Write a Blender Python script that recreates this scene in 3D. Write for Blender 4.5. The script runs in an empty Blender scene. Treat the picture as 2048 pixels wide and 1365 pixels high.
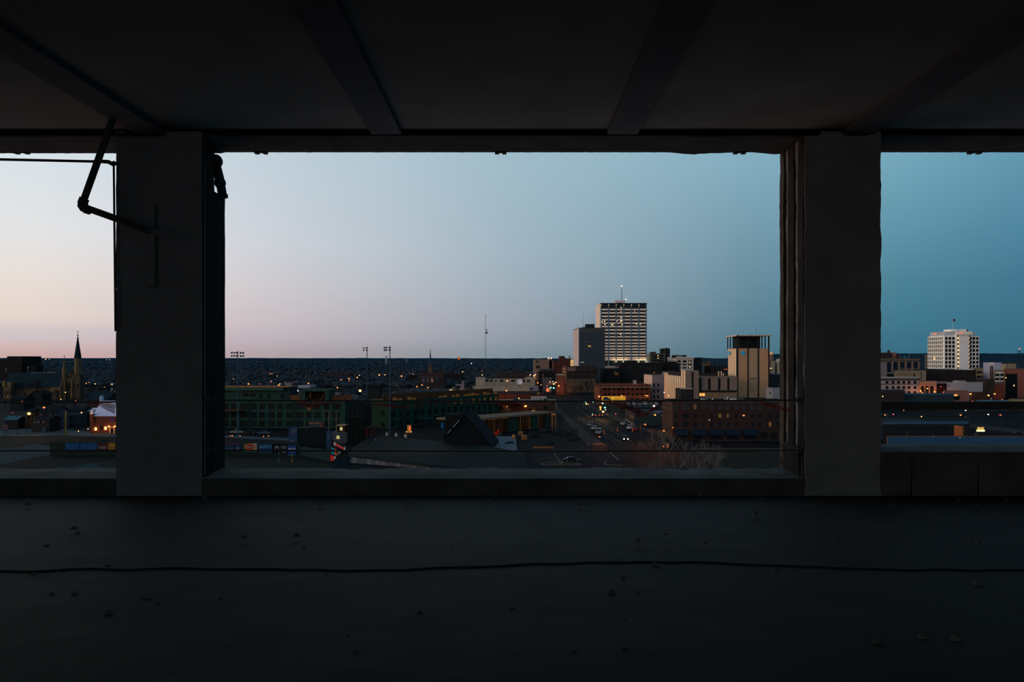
import bpy, math, random
from mathutils import Vector, Matrix, noise
random.seed(7)
R = math.radians
SC = bpy.context.scene
COL = SC.collection
HE = 28.0            # eye height above the ground outside, metres
FP = 1600.0          # focal length in pixels of a 2048-wide frame
FL = HE - 1.57       # level of the floor we stand on

# ------------------------------------------------------------------ camera
cam = bpy.data.cameras.new('camera'); cam_o = bpy.data.objects.new('camera', cam); COL.objects.link(cam_o)
cam_o.location = (0, 0, HE); cam_o.rotation_euler = (R(90), 0, 0)
cam.sensor_width = 36; cam.lens = 36 * FP / 2048; cam.shift_y = 33.5 / 2048
cam.clip_start = .05; cam.clip_end = 40000
SC.camera = cam_o

# ------------------------------------------------------------------ world: dusk sky, afterglow in the west (left)
SC.view_settings.view_transform = 'Standard'; SC.view_settings.look = 'None'
SC.view_settings.exposure = 0; SC.view_settings.gamma = 1; SC.view_settings.use_curve_mapping = False

def lin(c):
    return tuple(((v / 255) / 12.92 if v / 255 <= .04045 else ((v / 255 + .055) / 1.055) ** 2.4) for v in c)

W = bpy.data.worlds.new('dusk'); SC.world = W; W.use_nodes = True
nt = W.node_tree; nt.nodes.clear()
def N(t, **k):
    n = nt.nodes.new(t)
    for a, b in k.items(): setattr(n, a, b)
    return n
def L(a, b): nt.links.new(a, b)
def M(op, a, b=None, c=None, clamp=False):
    n = N('ShaderNodeMath', operation=op); n.use_clamp = clamp
    for i, v in enumerate((a, b, c)):
        if v is None: continue
        if isinstance(v, (int, float)): n.inputs[i].default_value = v
        else: L(v, n.inputs[i])
    return n.outputs[0]
tc = N('ShaderNodeTexCoord'); sx = N('ShaderNodeSeparateXYZ'); L(tc.outputs['Generated'], sx.inputs[0])
az = M('ARCTAN2', sx.outputs[0], sx.outputs[1])
AZS = R(-95)
dd = M('DIVIDE', M('PINGPONG', M('ADD', az, -AZS + 2 * math.pi), math.pi), math.pi)   # 0 at the afterglow, 1 opposite
el = sx.outputs[2]
def dpx(x, elev=0):      # azimuth distance (0..1) of an image column
    return (math.atan2(x - 1024, FP) - AZS) / math.pi
def ramp(stops):
    r = N('ShaderNodeValToRGB'); r.color_ramp.interpolation = 'EASE' if False else 'LINEAR'
    e = r.color_ramp.elements
    while len(e) > 1: e.remove(e[0])
    e[0].position = stops[0][0]; e[0].color = (*lin(stops[0][1]), 1)
    for p, c in stops[1:]:
        q = e.new(p); q.color = (*lin(c), 1)
    L(dd, r.inputs[0]); return r.outputs[0]
P = dpx
X0, X1, X2, X3, X4, X5 = P(60), P(480), P(1000), P(1500), P(1800), P(2040)
LEV = [
 (-.02, [(0, (244, 190, 150)), (X0, (200, 166, 163)), (X1, (178, 160, 165)), (X2, (126, 140, 150)), (X3, (74, 112, 130)), (X4, (54, 106, 127)), (X5, (52, 104, 128)), (1, (44, 72, 96))]),
 (.004, [(0, (247, 196, 156)), (X0, (203, 170, 166)), (X1, (182, 164, 168)), (X2, (130, 145, 154)), (X3, (76, 115, 132)), (X4, (56, 108, 129)), (X5, (54, 106, 130)), (1, (46, 74, 98))]),
 (.022, [(0, (250, 205, 165)), (X0, (212, 196, 198)), (X1, (194, 180, 187)), (X2, (145, 155, 167)), (X3, (84, 122, 139)), (X4, (60, 114, 135)), (X5, (56, 108, 132)), (1, (48, 78, 102))]),
 (.045, [(0, (252, 214, 176)), (X0, (229, 213, 204)), (X1, (205, 193, 197)), (X2, (156, 165, 177)), (X3, (92, 130, 147)), (X4, (66, 121, 142)), (X5, (60, 113, 137)), (1, (66, 92, 116))]),
 (.085, [(0, (250, 222, 190)), (X0, (232, 221, 214)), (X1, (210, 204, 208)), (X2, (160, 174, 186)), (X3, (103, 140, 157)), (X4, (76, 130, 150)), (X5, (68, 120, 145)), (1, (78, 104, 128))]),
 (.135, [(0, (244, 228, 208)), (X0, (228, 228, 229)), (X1, (209, 212, 219)), (X2, (162, 181, 193)), (X3, (114, 151, 168)), (X4, (92, 145, 166)), (X5, (80, 134, 159)), (1, (88, 116, 140))]),
 (.235, [(0, (226, 226, 222)), (X0, (212, 225, 232)), (X1, (196, 210, 220)), (X2, (161, 187, 200)), (X3, (131, 173, 191)), (X4, (119, 169, 189)), (X5, (103, 156, 179)), (1, (94, 124, 150))]),
 (.55, [(0, (176, 192, 204)), (.3, (162, 186, 200)), (.55, (132, 168, 188)), (1, (72, 106, 134))]),
 (1.0, [(0, (96, 128, 156)), (1, (84, 116, 146))]),
]
# horizontal streaks of thin cloud low in the sky: they bend the elevation a little
cmb = N('ShaderNodeCombineXYZ'); L(M('MULTIPLY', az, 1.6), cmb.inputs[0]); L(M('MULTIPLY', el, 95), cmb.inputs[1])
nz = N('ShaderNodeTexNoise'); nz.inputs['Scale'].default_value = 1.0; nz.inputs['Detail'].default_value = 3
L(cmb.outputs[0], nz.inputs['Vector'])
lowm = M('MULTIPLY', M('SUBTRACT', 1, M('DIVIDE', el, .07), clamp=True), M('SUBTRACT', 1.25, M('MULTIPLY', dd, 2.4), clamp=True))
elw = M('ADD', el, M('MULTIPLY', M('SUBTRACT', nz.outputs[0], .5), M('MULTIPLY', lowm, .012)))
cur = None
for i, (e_, st) in enumerate(LEV):
    c = ramp(st)
    if cur is None: cur = c; pe = e_; continue
    mr = N('ShaderNodeMapRange'); mr.clamp = True
    mr.inputs[1].default_value = pe; mr.inputs[2].default_value = e_; L(elw, mr.inputs[0])
    mx = N('ShaderNodeMix', data_type='RGBA'); L(mr.outputs[0], mx.inputs[0]); L(cur, mx.inputs[6]); L(c, mx.inputs[7])
    cur = mx.outputs[2]; pe = e_
# lilac veil band on the sunset side
band = M('MULTIPLY', M('SUBTRACT', 1, M('DIVIDE', M('ABSOLUTE', M('SUBTRACT', elw, .027)), .012), clamp=True),
         M('MULTIPLY', M('SUBTRACT', 1.45, M('MULTIPLY', dd, 2.6), clamp=True), .55))
mx = N('ShaderNodeMix', data_type='RGBA'); L(band, mx.inputs[0]); L(cur, mx.inputs[6]); mx.inputs[7].default_value = (*lin((190, 184, 196)), 1)
bg = N('ShaderNodeBackground'); L(mx.outputs[2], bg.inputs[0]); bg.inputs[1].default_value = 1.0
wo = N('ShaderNodeOutputWorld'); L(bg.outputs[0], wo.inputs[0])

# the last glow of the western horizon as one very soft sun
sun = bpy.data.lights.new('afterglow', 'SUN'); sun.energy = 1.15; sun.angle = R(32); sun.color = (1.0, .66, .45)
sun_o = bpy.data.objects.new('afterglow', sun); COL.objects.link(sun_o)
sd = Vector((-.86, -.50, .13)).normalized()
sun_o.rotation_euler = sd.to_track_quat('Z', 'Y').to_euler()

# ------------------------------------------------------------------ materials
MATS = {}
EV = (.66, .66, .66)      # rough light on upright faces, used to turn seen colours into surface colours
def mat(name, rgb, rough=.85, seen=True, var=.12, vs=.6, bump=0, spec=.03, metal=0, emit=None, alpha=1, k=1.0):
    if name in MATS: return MATS[name]
    m = bpy.data.materials.new(name); m.use_nodes = True; t = m.node_tree
    b = t.nodes['Principled BSDF']; c = lin(rgb)
    if seen: c = tuple(min(.9, c[i] / EV[i] * k) for i in range(3))
    b.inputs['Roughness'].default_value = rough; b.inputs['Metallic'].default_value = metal
    b.inputs['Specular IOR Level'].default_value = spec
    b.inputs['Base Color'].default_value = (*c, 1)
    if emit:
        b.inputs['Emission Color'].default_value = (*emit[0], 1); b.inputs['Emission Strength'].default_value = emit[1]
    if alpha < 1: b.inputs['Alpha'].default_value = alpha
    if var:
        g = t.nodes.new('ShaderNodeNewGeometry'); n = t.nodes.new('ShaderNodeTexNoise'); n.inputs['Scale'].default_value = vs
        n.inputs['Detail'].default_value = 4; t.links.new(g.outputs['Position'], n.inputs['Vector'])
        mr = t.nodes.new('ShaderNodeMapRange'); mr.inputs[1].default_value = .3; mr.inputs[2].default_value = .7
        mr.inputs[3].default_value = 1 - var; mr.inputs[4].default_value = 1 + var; t.links.new(n.outputs[0], mr.inputs[0])
        x = t.nodes.new('ShaderNodeMix'); x.data_type = 'RGBA'; x.blend_type = 'MULTIPLY'; x.inputs[0].default_value = 1
        x.inputs[6].default_value = (*c, 1); t.links.new(mr.outputs[0], x.inputs[7]); t.links.new(x.outputs[2], b.inputs['Base Color'])
        if bump:
            bp = t.nodes.new('ShaderNodeBump'); bp.inputs['Strength'].default_value = bump; bp.inputs['Distance'].default_value = .05
            t.links.new(n.outputs[0], bp.inputs['Height']); t.links.new(bp.outputs[0], b.inputs['Normal'])
    MATS[name] = m; return m
def glow(name, rgb, s):
    return mat(name, (20, 20, 20), seen=False, var=0, emit=(rgb, s))

lintel_c = mat('darker_concrete', (80, 82, 81), seen=False, rough=.95, var=.3, vs=2.2, bump=.5, spec=.1)  # same concrete in a darker tone, set by eye
concrete_in = mat('old_concrete', (124, 128, 128), seen=False, rough=.95, var=.12, vs=2.2, bump=.6, spec=.1)
concrete_fl = mat('floor_concrete', (35, 34, 33), seen=False, rough=.8, var=.3, vs=1.7, bump=.4, spec=.15)
concrete_rv = mat('reveal_concrete', (78, 72, 66), seen=False, rough=.95, var=.4, vs=3, bump=.8, spec=.1)
iron = mat('dark_iron', (74, 76, 76), seen=False, rough=.7, var=.1)
m_roof = mat('gravel_roof', (44, 54, 62), k=.6, rough=.9, var=.2, vs=.3, spec=.02)  # bluish tone carries the sky these flat roofs reflect
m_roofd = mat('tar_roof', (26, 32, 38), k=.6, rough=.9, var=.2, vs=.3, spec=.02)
m_glass = mat('window_glass', (12, 20, 26), rough=.25, var=0, spec=.12)
m_glass2 = mat('dark_opening', (10, 13, 15), rough=.8, var=0, spec=.1)
m_frame = mat('window_frame', (60, 62, 62), var=0)
m_frameD = mat('dark_frame', (28, 30, 32), var=0)
m_white = mat('white_trim', (160, 158, 160), var=.05)
o_lamp = glow('sodium_glow', (1, .21, .05), 4)
o_lampS = glow('sodium_glow_dim', (1, .26, .06), 1.8)
y_lamp = glow('amber_glow', (1, .42, .1), 5.5)
w_lamp = glow('white_glow', (1, .8, .66), 5)
r_lamp = glow('red_glow', (1, .10, .05), 5)
ro_lamp = glow('red_orange_glow', (1, .13, .04), 4)
g_lamp = glow('green_glow', (.12, 1, .62), 6)
lit_o = glow('lit_window_orange', (1, .42, .10), 1.3)
lit_y = glow('lit_window_yellow', (1, .66, .25), 1.5)
lit_d = glow('lit_window_dim', (.7, .4, .12), .09)
COLS = {'o': o_lamp, 'd': o_lampS, 'y': y_lamp, 'w': w_lamp, 'r': r_lamp, 'R': ro_lamp, 'g': g_lamp}

# ------------------------------------------------------------------ helpers
def S(px, D): return (px - 1024) * D / FP
def Z(py, D): return HE + (716 - py) * D / FP
def GD(py, h=0): return (HE - h) * FP / (py - 716)
def G(px, py, h=0):
    D = GD(py, h); return (S(px, D), D)

def tag(o, label=None, cat=None, group=None, kind=None):
    if label: o['label'] = label
    if cat: o['category'] = cat
    if group: o['group'] = group
    if kind: o['kind'] = kind
    return o
def empty(name, loc, label=None, cat=None, group=None):
    o = bpy.data.objects.new(name, None); COL.objects.link(o); o.location = loc; o.empty_display_size = .5
    return tag(o, label, cat, group)

class MB:
    def __init__(s): s.v = []; s.f = []
    def add(s, v, f):
        n = len(s.v); s.v += [tuple(p) for p in v]; s.f += [tuple(i + n for i in q) for q in f]; return s
    def box(s, x0, x1, y0, y1, z0, z1):
        return s.add([(x0, y0, z0), (x1, y0, z0), (x1, y1, z0), (x0, y1, z0), (x0, y0, z1), (x1, y0, z1), (x1, y1, z1), (x0, y1, z1)],
                     [(0, 3, 2, 1), (4, 5, 6, 7), (0, 1, 5, 4), (1, 2, 6, 5), (2, 3, 7, 6), (3, 0, 4, 7)])
    def prism(s, pts, z0, z1):      # pts anticlockwise (x, y)
        n = len(pts); v = [(x, y, z0) for x, y in pts] + [(x, y, z1) for x, y in pts]
        return s.add(v, [tuple(range(n - 1, -1, -1)), tuple(range(n, 2 * n))] + [(i, (i + 1) % n, n + (i + 1) % n, n + i) for i in range(n)])
    def loft(s, a, b):              # two rings of equal length, capped
        n = len(a)
        return s.add(list(a) + list(b), [tuple(range(n - 1, -1, -1)), tuple(range(n, 2 * n))] + [(i, (i + 1) % n, n + (i + 1) % n, n + i) for i in range(n)])
    def tube(s, p0, p1, r0, r1=None, n=8):
        r1 = r0 if r1 is None else r1
        p0 = Vector(p0); p1 = Vector(p1); d = (p1 - p0)
        if d.length < 1e-6: return s
        d.normalize(); u = d.orthogonal().normalized(); w = d.cross(u)
        ring = lambda p, r: [tuple(p + (u * math.cos(2 * math.pi * i / n) + w * math.sin(2 * math.pi * i / n)) * r) for i in range(n)]
        return s.loft(ring(p0, r0), ring(p1, r1))
    def cone(s, c, r, h, n=8, rot=0):
        v = [(c[0] + r * math.cos(rot + 2 * math.pi * i / n), c[1] + r * math.sin(rot + 2 * math.pi * i / n), c[2]) for i in range(n)] + [(c[0], c[1], c[2] + h)]
        return s.add(v, [tuple(range(n - 1, -1, -1))] + [(i, (i + 1) % n, n) for i in range(n)])
    def ball(s, c, r, nu=10, nv=6, sz=1.0):
        v = [(c[0], c[1], c[2] - r * sz)]
        for j in range(1, nv):
            a = math.pi * j / nv - math.pi / 2
            for i in range(nu):
                b = 2 * math.pi * i / nu
                v.append((c[0] + r * math.cos(a) * math.cos(b), c[1] + r * math.cos(a) * math.sin(b), c[2] + r * sz * math.sin(a)))
        v.append((c[0], c[1], c[2] + r * sz)); t = len(v) - 1; f = []
        for i in range(nu):
            f.append((0, 1 + (i + 1) % nu, 1 + i)); o = 1 + (nv - 2) * nu; f.append((t, o + i, o + (i + 1) % nu))
        for j in range(nv - 2):
            for i in range(nu):
                a = 1 + j * nu; f.append((a + i, a + (i + 1) % nu, a + nu + (i + 1) % nu, a + nu + i))
        return s.add(v, f)
    def mesh(s, name, m):
        me = bpy.data.meshes.new(name); me.from_pydata(s.v, [], s.f)
        if m: me.materials.append(m)
        me.update(); return me
    def build(s, name, m, parent=None, smooth=False):
        off = parent_loc(parent)
        if off.length: s.v = [(p[0] - off.x, p[1] - off.y, p[2] - off.z) for p in s.v]
        me = s.mesh(name, m)
        if smooth:
            for p in me.polygons: p.use_smooth = True
        return link(name, me, parent)
def parent_loc(p):
    o = Vector((0, 0, 0))
    while p is not None: o += p.location; p = p.parent
    return o
def link(name, me, parent=None, wloc=None, rz=0):
    o = bpy.data.objects.new(name, me); COL.objects.link(o)
    if parent is not None: o.parent = parent
    if wloc is not None: o.location = Vector(wloc) - parent_loc(parent)
    o.rotation_euler = (0, 0, rz)
    return o
def struct(name, mb, m, label=None):
    o = mb.build(name, m); o['kind'] = 'structure'
    if label: o['label'] = label
    return o

def text(name, s, size, m, parent, wloc, rot=(R(90), 0, 0), ext=.02, fit=None, font_scale=(1, 1)):
    cu = bpy.data.curves.new(name, 'FONT'); cu.body = s; cu.size = size; cu.extrude = ext; cu.align_x = 'CENTER'; cu.align_y = 'CENTER'; cu.resolution_u = 2
    t = bpy.data.objects.new('tmp', cu); COL.objects.link(t)
    me = bpy.data.meshes.new_from_object(t); bpy.data.objects.remove(t); bpy.data.curves.remove(cu)
    me.materials.clear(); me.materials.append(m)
    o = link(name, me, parent, wloc)
    if fit:
        xs = [v.co.x for v in me.vertices]; ys = [v.co.y for v in me.vertices]
        kx = fit[0] / max(1e-6, max(xs) - min(xs)); ky = fit[1] / max(1e-6, max(ys) - min(ys))
        for v in me.vertices: v.co.x *= kx; v.co.y *= ky
    o.rotation_euler = rot
    return o

WM = {}
def window_mesh(w, h, g, fr, bars=(0, 0), t=.10, sill=True, dep=.10):
    k = (round(w, 2), round(h, 2), g.name, fr.name if fr else '', bars, t, sill)
    if k in WM: return WM[k]
    me = bpy.data.meshes.new('window'); b = MB(); b.box(-w / 2, w / 2, -.03, .02, 0, h); ng = 6
    if fr:
        b.box(-w / 2 - t, -w / 2, -dep, .02, 0, h + t); b.box(w / 2, w / 2 + t, -dep, .02, 0, h + t)
        b.box(-w / 2, w / 2, -dep, .02, h, h + t)
        if sill: b.box(-w / 2 - t, w / 2 + t, -dep - .08, .02, -t * 1.3, 0)
        for i in range(bars[0]):
            x = -w / 2 + w * (i + 1) / (bars[0] + 1); b.box(x - t / 3, x + t / 3, -dep * .7, .02, 0, h)
        for i in range(bars[1]):
            z = h * (i + 1) / (bars[1] + 1); b.box(-w / 2, w / 2, -dep * .7, .02, z - t / 3, z + t / 3)
    me.from_pydata(b.v, [], b.f); me.materials.append(g); me.materials.append(fr or g)
    for i, p in enumerate(me.polygons): p.material_index = 0 if i < ng else 1
    WM[k] = me; return me
def win(root, x, y, z, w, h, g=None, fr=m_frameD, face='f', name='window', **kw):
    me = window_mesh(w, h, g or m_glass, fr, **kw)
    return link(name, me, root, (x, y, z), {'f': 0, 'l': -math.pi / 2, 'r': math.pi / 2}[face])

class Bld:
    """a box building: front at distance D, from column px0 to px1, roof line at row py"""
    def __init__(s, name, label, px0, px1, py, D, depth, m, par=.7, roof=None, base=0, group=None, cat='building', zt=None, parm=None, cap=None):
        s.D = D; s.x0 = S(px0, D); s.x1 = S(px1, D); s.zt = Z(py, D) if zt is None else zt; s.dep = depth; s.y1 = D + depth; s.m = m
        s.r = empty(name, ((s.x0 + s.x1) / 2, D + depth / 2, 0), label, cat, group)
        k = (D + depth) / D if (min(px0, px1) > 1740 or max(px0, px1) < 235) else 1
        F = [(s.x0, D), (s.x1, D), (s.x1 * k, s.y1), (s.x0 * k, s.y1)]      # blocks far off to a side stand turned towards the street
        MB().prism(F, base, s.zt - par).build('wall', m, s.r)
        t = .35; b = MB(); z0, z1 = s.zt - par, s.zt; cx = sum(p[0] for p in F) / 4; cy = sum(p[1] for p in F) / 4
        O = [(p[0] + (.05 if p[0] > cx else -.05), p[1] + (.05 if p[1] > cy else -.05)) for p in F]
        I = [(p[0] + (-t if i_ in (1, 2) else t), p[1] + (-t if p[1] > cy else t)) for i_, p in enumerate(F)]
        for a in range(4):
            c = (a + 1) % 4; b.prism([O[a], O[c], I[c], I[a]], z0, z1)
        b.build('parapet', parm or m, s.r)
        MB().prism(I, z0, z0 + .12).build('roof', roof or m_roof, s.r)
        if cap:
            MB().box(s.x0 - .2, s.x1 + .2, D - .2, D + .5, z1, z1 + .3).build('cornice', cap, s.r)
    def Z(s, py): return Z(py, s.D)
    def X(s, px): return S(px, s.D)
    def front(s, pxs, pys, wpx, hpx, g=None, fr=m_frameD, lit=None, **kw):
        k = s.D / FP
        for j, py in enumerate(pys):
            for i, px in enumerate(pxs):
                gg = (lit or {}).get((i, j), g)
                win(s.r, s.X(px), s.D, s.Z(py) - hpx * k / 2, wpx * k, hpx * k, gg, fr, 'f', **kw)
    def left(s, n, pys, w, hpx, g=None, fr=m_frameD, lit=None, m0=.0, m1=.0, **kw):
        k = s.D / FP
        for j, py in enumerate(pys):
            for i in range(n):
                y = s.D + s.dep * (m0 + (1 - m0 - m1) * (i + .5) / n)
                gg = (lit or {}).get((i, j), g)
                win(s.r, s.x0, y, s.Z(py) - hpx * k / 2, w, hpx * k, gg, fr, 'l', **kw)
    def fbox(s, name, px0, px1, py0, py1, m, pro=.3, ins=.05):
        return MB().box(s.X(px0), s.X(px1), s.D - pro, s.D + ins, s.Z(py1), s.Z(py0)).build(name, m, s.r)
def rng(a, b, n): return [a + (b - a) * i / (n - 1) for i in range(n)]

# ================================================================== SETTING: ground
m_ground = mat('city_ground', (21, 28, 32), k=.32, rough=.95, var=.35, vs=.02, spec=.05)
m_asph = mat('asphalt', (26, 32, 38), k=.32, rough=.85, var=.18, vs=.15, spec=.02)
m_walk = mat('sidewalk', (46, 46, 48), k=.6, rough=.9, var=.15, vs=.4)
m_conc = mat('pale_concourse', (56, 70, 78), k=.6, rough=.9, var=.2, vs=.3)
m_grass = mat('dark_grass', (26, 31, 28), k=.6, rough=.95, var=.25, vs=.12, spec=.03)
m_turf = mat('blue_green_turf', (18, 44, 52), k=.6, rough=.9, var=.1, vs=.2, spec=.05)
m_dirt = mat('infield_dirt', (28, 31, 33), k=.5, rough=.95, var=.12, vs=.5)
m_dirtD = mat('dark_soil', (15, 19, 21), k=.5, rough=.95, var=.2, vs=.5)
m_line = mat('road_paint', (92, 84, 84), k=.5, rough=.8, var=.1)
m_kerb = mat('kerb_stone', (96, 92, 86), k=.5, rough=.9, var=.1)
b = MB(); b.add([(-9000, 60, 0), (9000, 60, 0), (9000, 14000, 0), (-9000, 14000, 0)], [(0, 1, 2, 3)])
struct('ground', b, m_ground)
def patch(name, pts, m, h=.04, px=True):
    p = [G(*q) for q in pts] if px else pts
    a = sum(p[i][0] * p[(i + 1) % len(p)][1] - p[(i + 1) % len(p)][0] * p[i][1] for i in range(len(p)))
    if a < 0: p = p[::-1]
    return struct(name, MB().prism(p, -.3, h), m)
patch('ball_field', [(-250, 1000), (-250, 905), (120, 885), (235, 890), (450, 905), (600, 910), (670, 930), (700, 1000)], m_grass, .03)
patch('turf', [(-120, 1000), (-120, 898), (0, 897), (40, 896), (60, 890), (130, 889), (240, 960), (240, 1000)], m_turf, .06)
c0 = G(125, 921); pts = [(c0[0] + 11 * math.cos(2 * math.pi * i / 40), c0[1] + 42 * math.sin(2 * math.pi * i / 40)) for i in range(40)]
patch('infield', pts, m_dirt, .10, px=False)
c0 = G(150, 884); pts = [(c0[0] + 9 * math.cos(2 * math.pi * i / 28), c0[1] + 12 * math.sin(2 * math.pi * i / 28)) for i in range(28)]
patch('bullpen_mound', pts, m_dirtD, .22, px=False)
patch('concourse', [(-80, 864), (20, 861), (60, 859), (128, 859), (150, 862), (235, 869), (450, 872), (590, 878), (590, 883), (450, 876), (235, 875), (130, 872), (60, 873), (-80, 874)], m_conc, .12)
patch('main_street', [(1330, 1000), (1248, 935), (1213, 898), (1185, 868), (1160, 851), (1132, 830), (1112, 812), (1092, 792), (1074, 775), (1060, 763), (1048, 750), (1058, 750), (1076, 761), (1095, 775), (1122, 789), (1150, 800), (1180, 812), (1215, 832), (1252, 846), (1290, 858), (1330, 868), (1500, 1000)], m_asph, .05)
patch('cross_street', [(1225, 884), (1330, 884), (1700, 882), (2300, 880), (2300, 897), (1700, 897), (1330, 898), (1216, 899)], m_asph, .07)
patch('sidewalk', [(1205, 892), (1175, 893), (1140, 853), (1118, 828), (1100, 806), (1106, 806), (1128, 826), (1155, 850), (1185, 872), (1215, 894)], m_walk, .16)
patch('sidewalk', [(1255, 842), (1295, 858), (1330, 868), (1360, 880), (1335, 880), (1290, 863), (1250, 849), (1200, 826), (1170, 813), (1180, 810), (1215, 826)], m_walk, .16)
patch('sidewalk', [(1420, 878), (1700, 877), (2100, 876), (2100, 880), (1700, 881), (1400, 883)], m_walk, .16)
patch('parking_lot', [(1020, 1000), (1045, 905), (1216, 904), (1236, 924), (1260, 1000)], m_asph, .08)
patch('lawn', [(1330, 1000), (1330, 900), (1700, 899), (2200, 899), (2200, 1000)], m_grass, .09)
patch('lawn_path', [(1386, 899), (1400, 899), (1442, 930), (1480, 960), (1455, 960), (1425, 931)], m_walk, .14)
patch('forecourt', [(1255, 803), (1330, 803), (1330, 846), (1300, 846), (1250, 822)], m_asph, .08)
patch('street_right', [(1600, 820), (2200, 832), (2200, 842), (1600, 830)], m_asph, .1)
patch('lot_right', [(1750, 838), (1830, 838), (1870, 845), (1880, 858), (1750, 850)], m_walk, .1)
patch('service_road', [(1935, 858), (2200, 890), (2200, 880), (1960, 850), (1880, 846), (1880, 850)], m_walk, .12)
# painted lines
b = MB()
def stripe(b, a, c, w=.14, h=.10):
    (x0, y0), (x1, y1) = G(*a), G(*c); d = Vector((x1 - x0, y1 - y0)); L_ = d.length
    if L_ < .1: return
    n = Vector((-d.y, d.x)) / L_ * w
    b.prism([(x0 - n.x, y0 - n.y), (x1 - n.x, y1 - n.y), (x1 + n.x, y1 + n.y), (x0 + n.x, y0 + n.y)][::-1] if False else [(x0 + n.x, y0 + n.y), (x0 - n.x, y0 - n.y), (x1 - n.x, y1 - n.y), (x1 + n.x, y1 + n.y)], .02, h)
for a, c in [((1242, 886), (1158, 835)), ((1231, 886), (1154, 837)), ((1262, 884), (1184, 840)), ((1252, 872), (1190, 838)), ((1216, 850), (1192, 836)), ((1185, 838), (1152, 816)), ((1205, 836), (1168, 815))]:
    stripe(b, a, c)
for i in range(10): stripe(b, (1140 + i * 4.6, 829.5), (1142.5 + i * 4.6, 829.5), .25)
o = b.build('lane_line', m_line); o['kind'] = 'structure'
b = MB()
for i in range(9): stripe(b, (1170 + i * 3, 909 + i * 2.2), (1215 + i * 2.2, 905 + i * 2.2), .06, .12)
for i in range(7): stripe(b, (1062 + i * 2, 907 + i * 3), (1128 + i * 2, 907 + i * 3), .05, .12)
stripe(b, (1216, 903), (1238, 922), .2, .2); stripe(b, (1045, 903), (1216, 902.5), .25, .2); stripe(b, (1108, 909), (1121, 928), .15, .12)
o = b.build('bay_line', m_line); o['kind'] = 'structure'
b = MB()
for a, c in [((1400, 899.5), (2100, 899.5)), ((1083, 929.5), (1090, 931.5)), ((1090, 931.5), (1160, 931.5)), ((1160, 931.5), (1163, 930)), ((1163, 930), (1150, 928)), ((1150, 928), (1090, 927.5)), ((1090, 927.5), (1083, 929.5)),
             ((1208, 927), (1212, 931)), ((1212, 931), (1226, 932)), ((1226, 932), (1245, 932)), ((1208, 927), (1216, 925))]:
    stripe(b, a, c, .16, .24)
o = b.build('kerb', m_kerb); o['kind'] = 'structure'

# far land: wooded ridges on the horizon, aerial haze put into their blue
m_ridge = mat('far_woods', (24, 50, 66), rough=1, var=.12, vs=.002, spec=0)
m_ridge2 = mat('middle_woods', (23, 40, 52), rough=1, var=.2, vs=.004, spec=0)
def ridge(name, D, py, amp, m, seed, thick=900, hfun=None):
    b = MB(); n = 420; w = D * .85; top = []
    for i in range(n + 1):
        x = -w + 2 * w * i / n; px = 1024 + x / D * FP
        z = Z(py(px), D) + amp * (noise.noise((x / D * 60, seed, 0)) + .6 * noise.noise((x / D * 240, seed, 3)))
        top.append((x, z))
    v = []
    for x, z in top: v += [(x, D - thick, 0), (x, D, z), (x, D + thick, z * .9), (x, D + thick, -5)]
    f = []
    for i in range(n):
        a = i * 4
        for k in range(3): f.append((a + k, a + 4 + k, a + 5 + k, a + 1 + k))
    b.add(v, f); return struct(name, b, m)
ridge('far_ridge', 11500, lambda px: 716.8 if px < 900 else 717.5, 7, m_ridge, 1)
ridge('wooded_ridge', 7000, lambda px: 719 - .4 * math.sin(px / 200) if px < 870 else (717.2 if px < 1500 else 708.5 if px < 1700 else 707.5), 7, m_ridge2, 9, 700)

# ================================================================== SETTING: the room we stand in
CE = HE + 2.497
def ragged(b, x0, x1, y0, y1, z0, z1, amp=.012, dz=.07, seed=0, f=3.5):
    n = max(2, int((z1 - z0) / dz)); k = 3
    ring0 = [(x0 + (x1 - x0) * i / k, y0) for i in range(k)] + [(x1, y0 + (y1 - y0) * i / k) for i in range(k)] + \
            [(x1 - (x1 - x0) * i / k, y1) for i in range(k)] + [(x0, y1 - (y1 - y0) * i / k) for i in range(k)]
    m = len(ring0); v = []
    for j in range(n + 1):
        z = z0 + (z1 - z0) * j / n
        for (x, y) in ring0:
            d = noise.noise((x * 7 + seed, y * 7, z * f)) * amp + noise.noise((x * 3, y * 3 + seed, z * 17)) * amp * .6
            e = noise.noise((x * 7, y * 7 + seed, z * f + 40)) * amp
            v.append((x + d, y + e, z))
    fc = [tuple(range(m - 1, -1, -1)), tuple(n * m + i for i in range(m))]
    for j in range(n):
        for i in range(m):
            a = j * m; fc.append((a + i, a + (i + 1) % m, a + m + (i + 1) % m, a + m + i))
    return b.add(v, fc)
YI, YO = 9.0, 9.72
SL, SR_ = HE - 1.33, HE - 1.03
struct('floor', MB().box(-12, 12, -8, YO, FL - .35, FL), concrete_fl)
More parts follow.
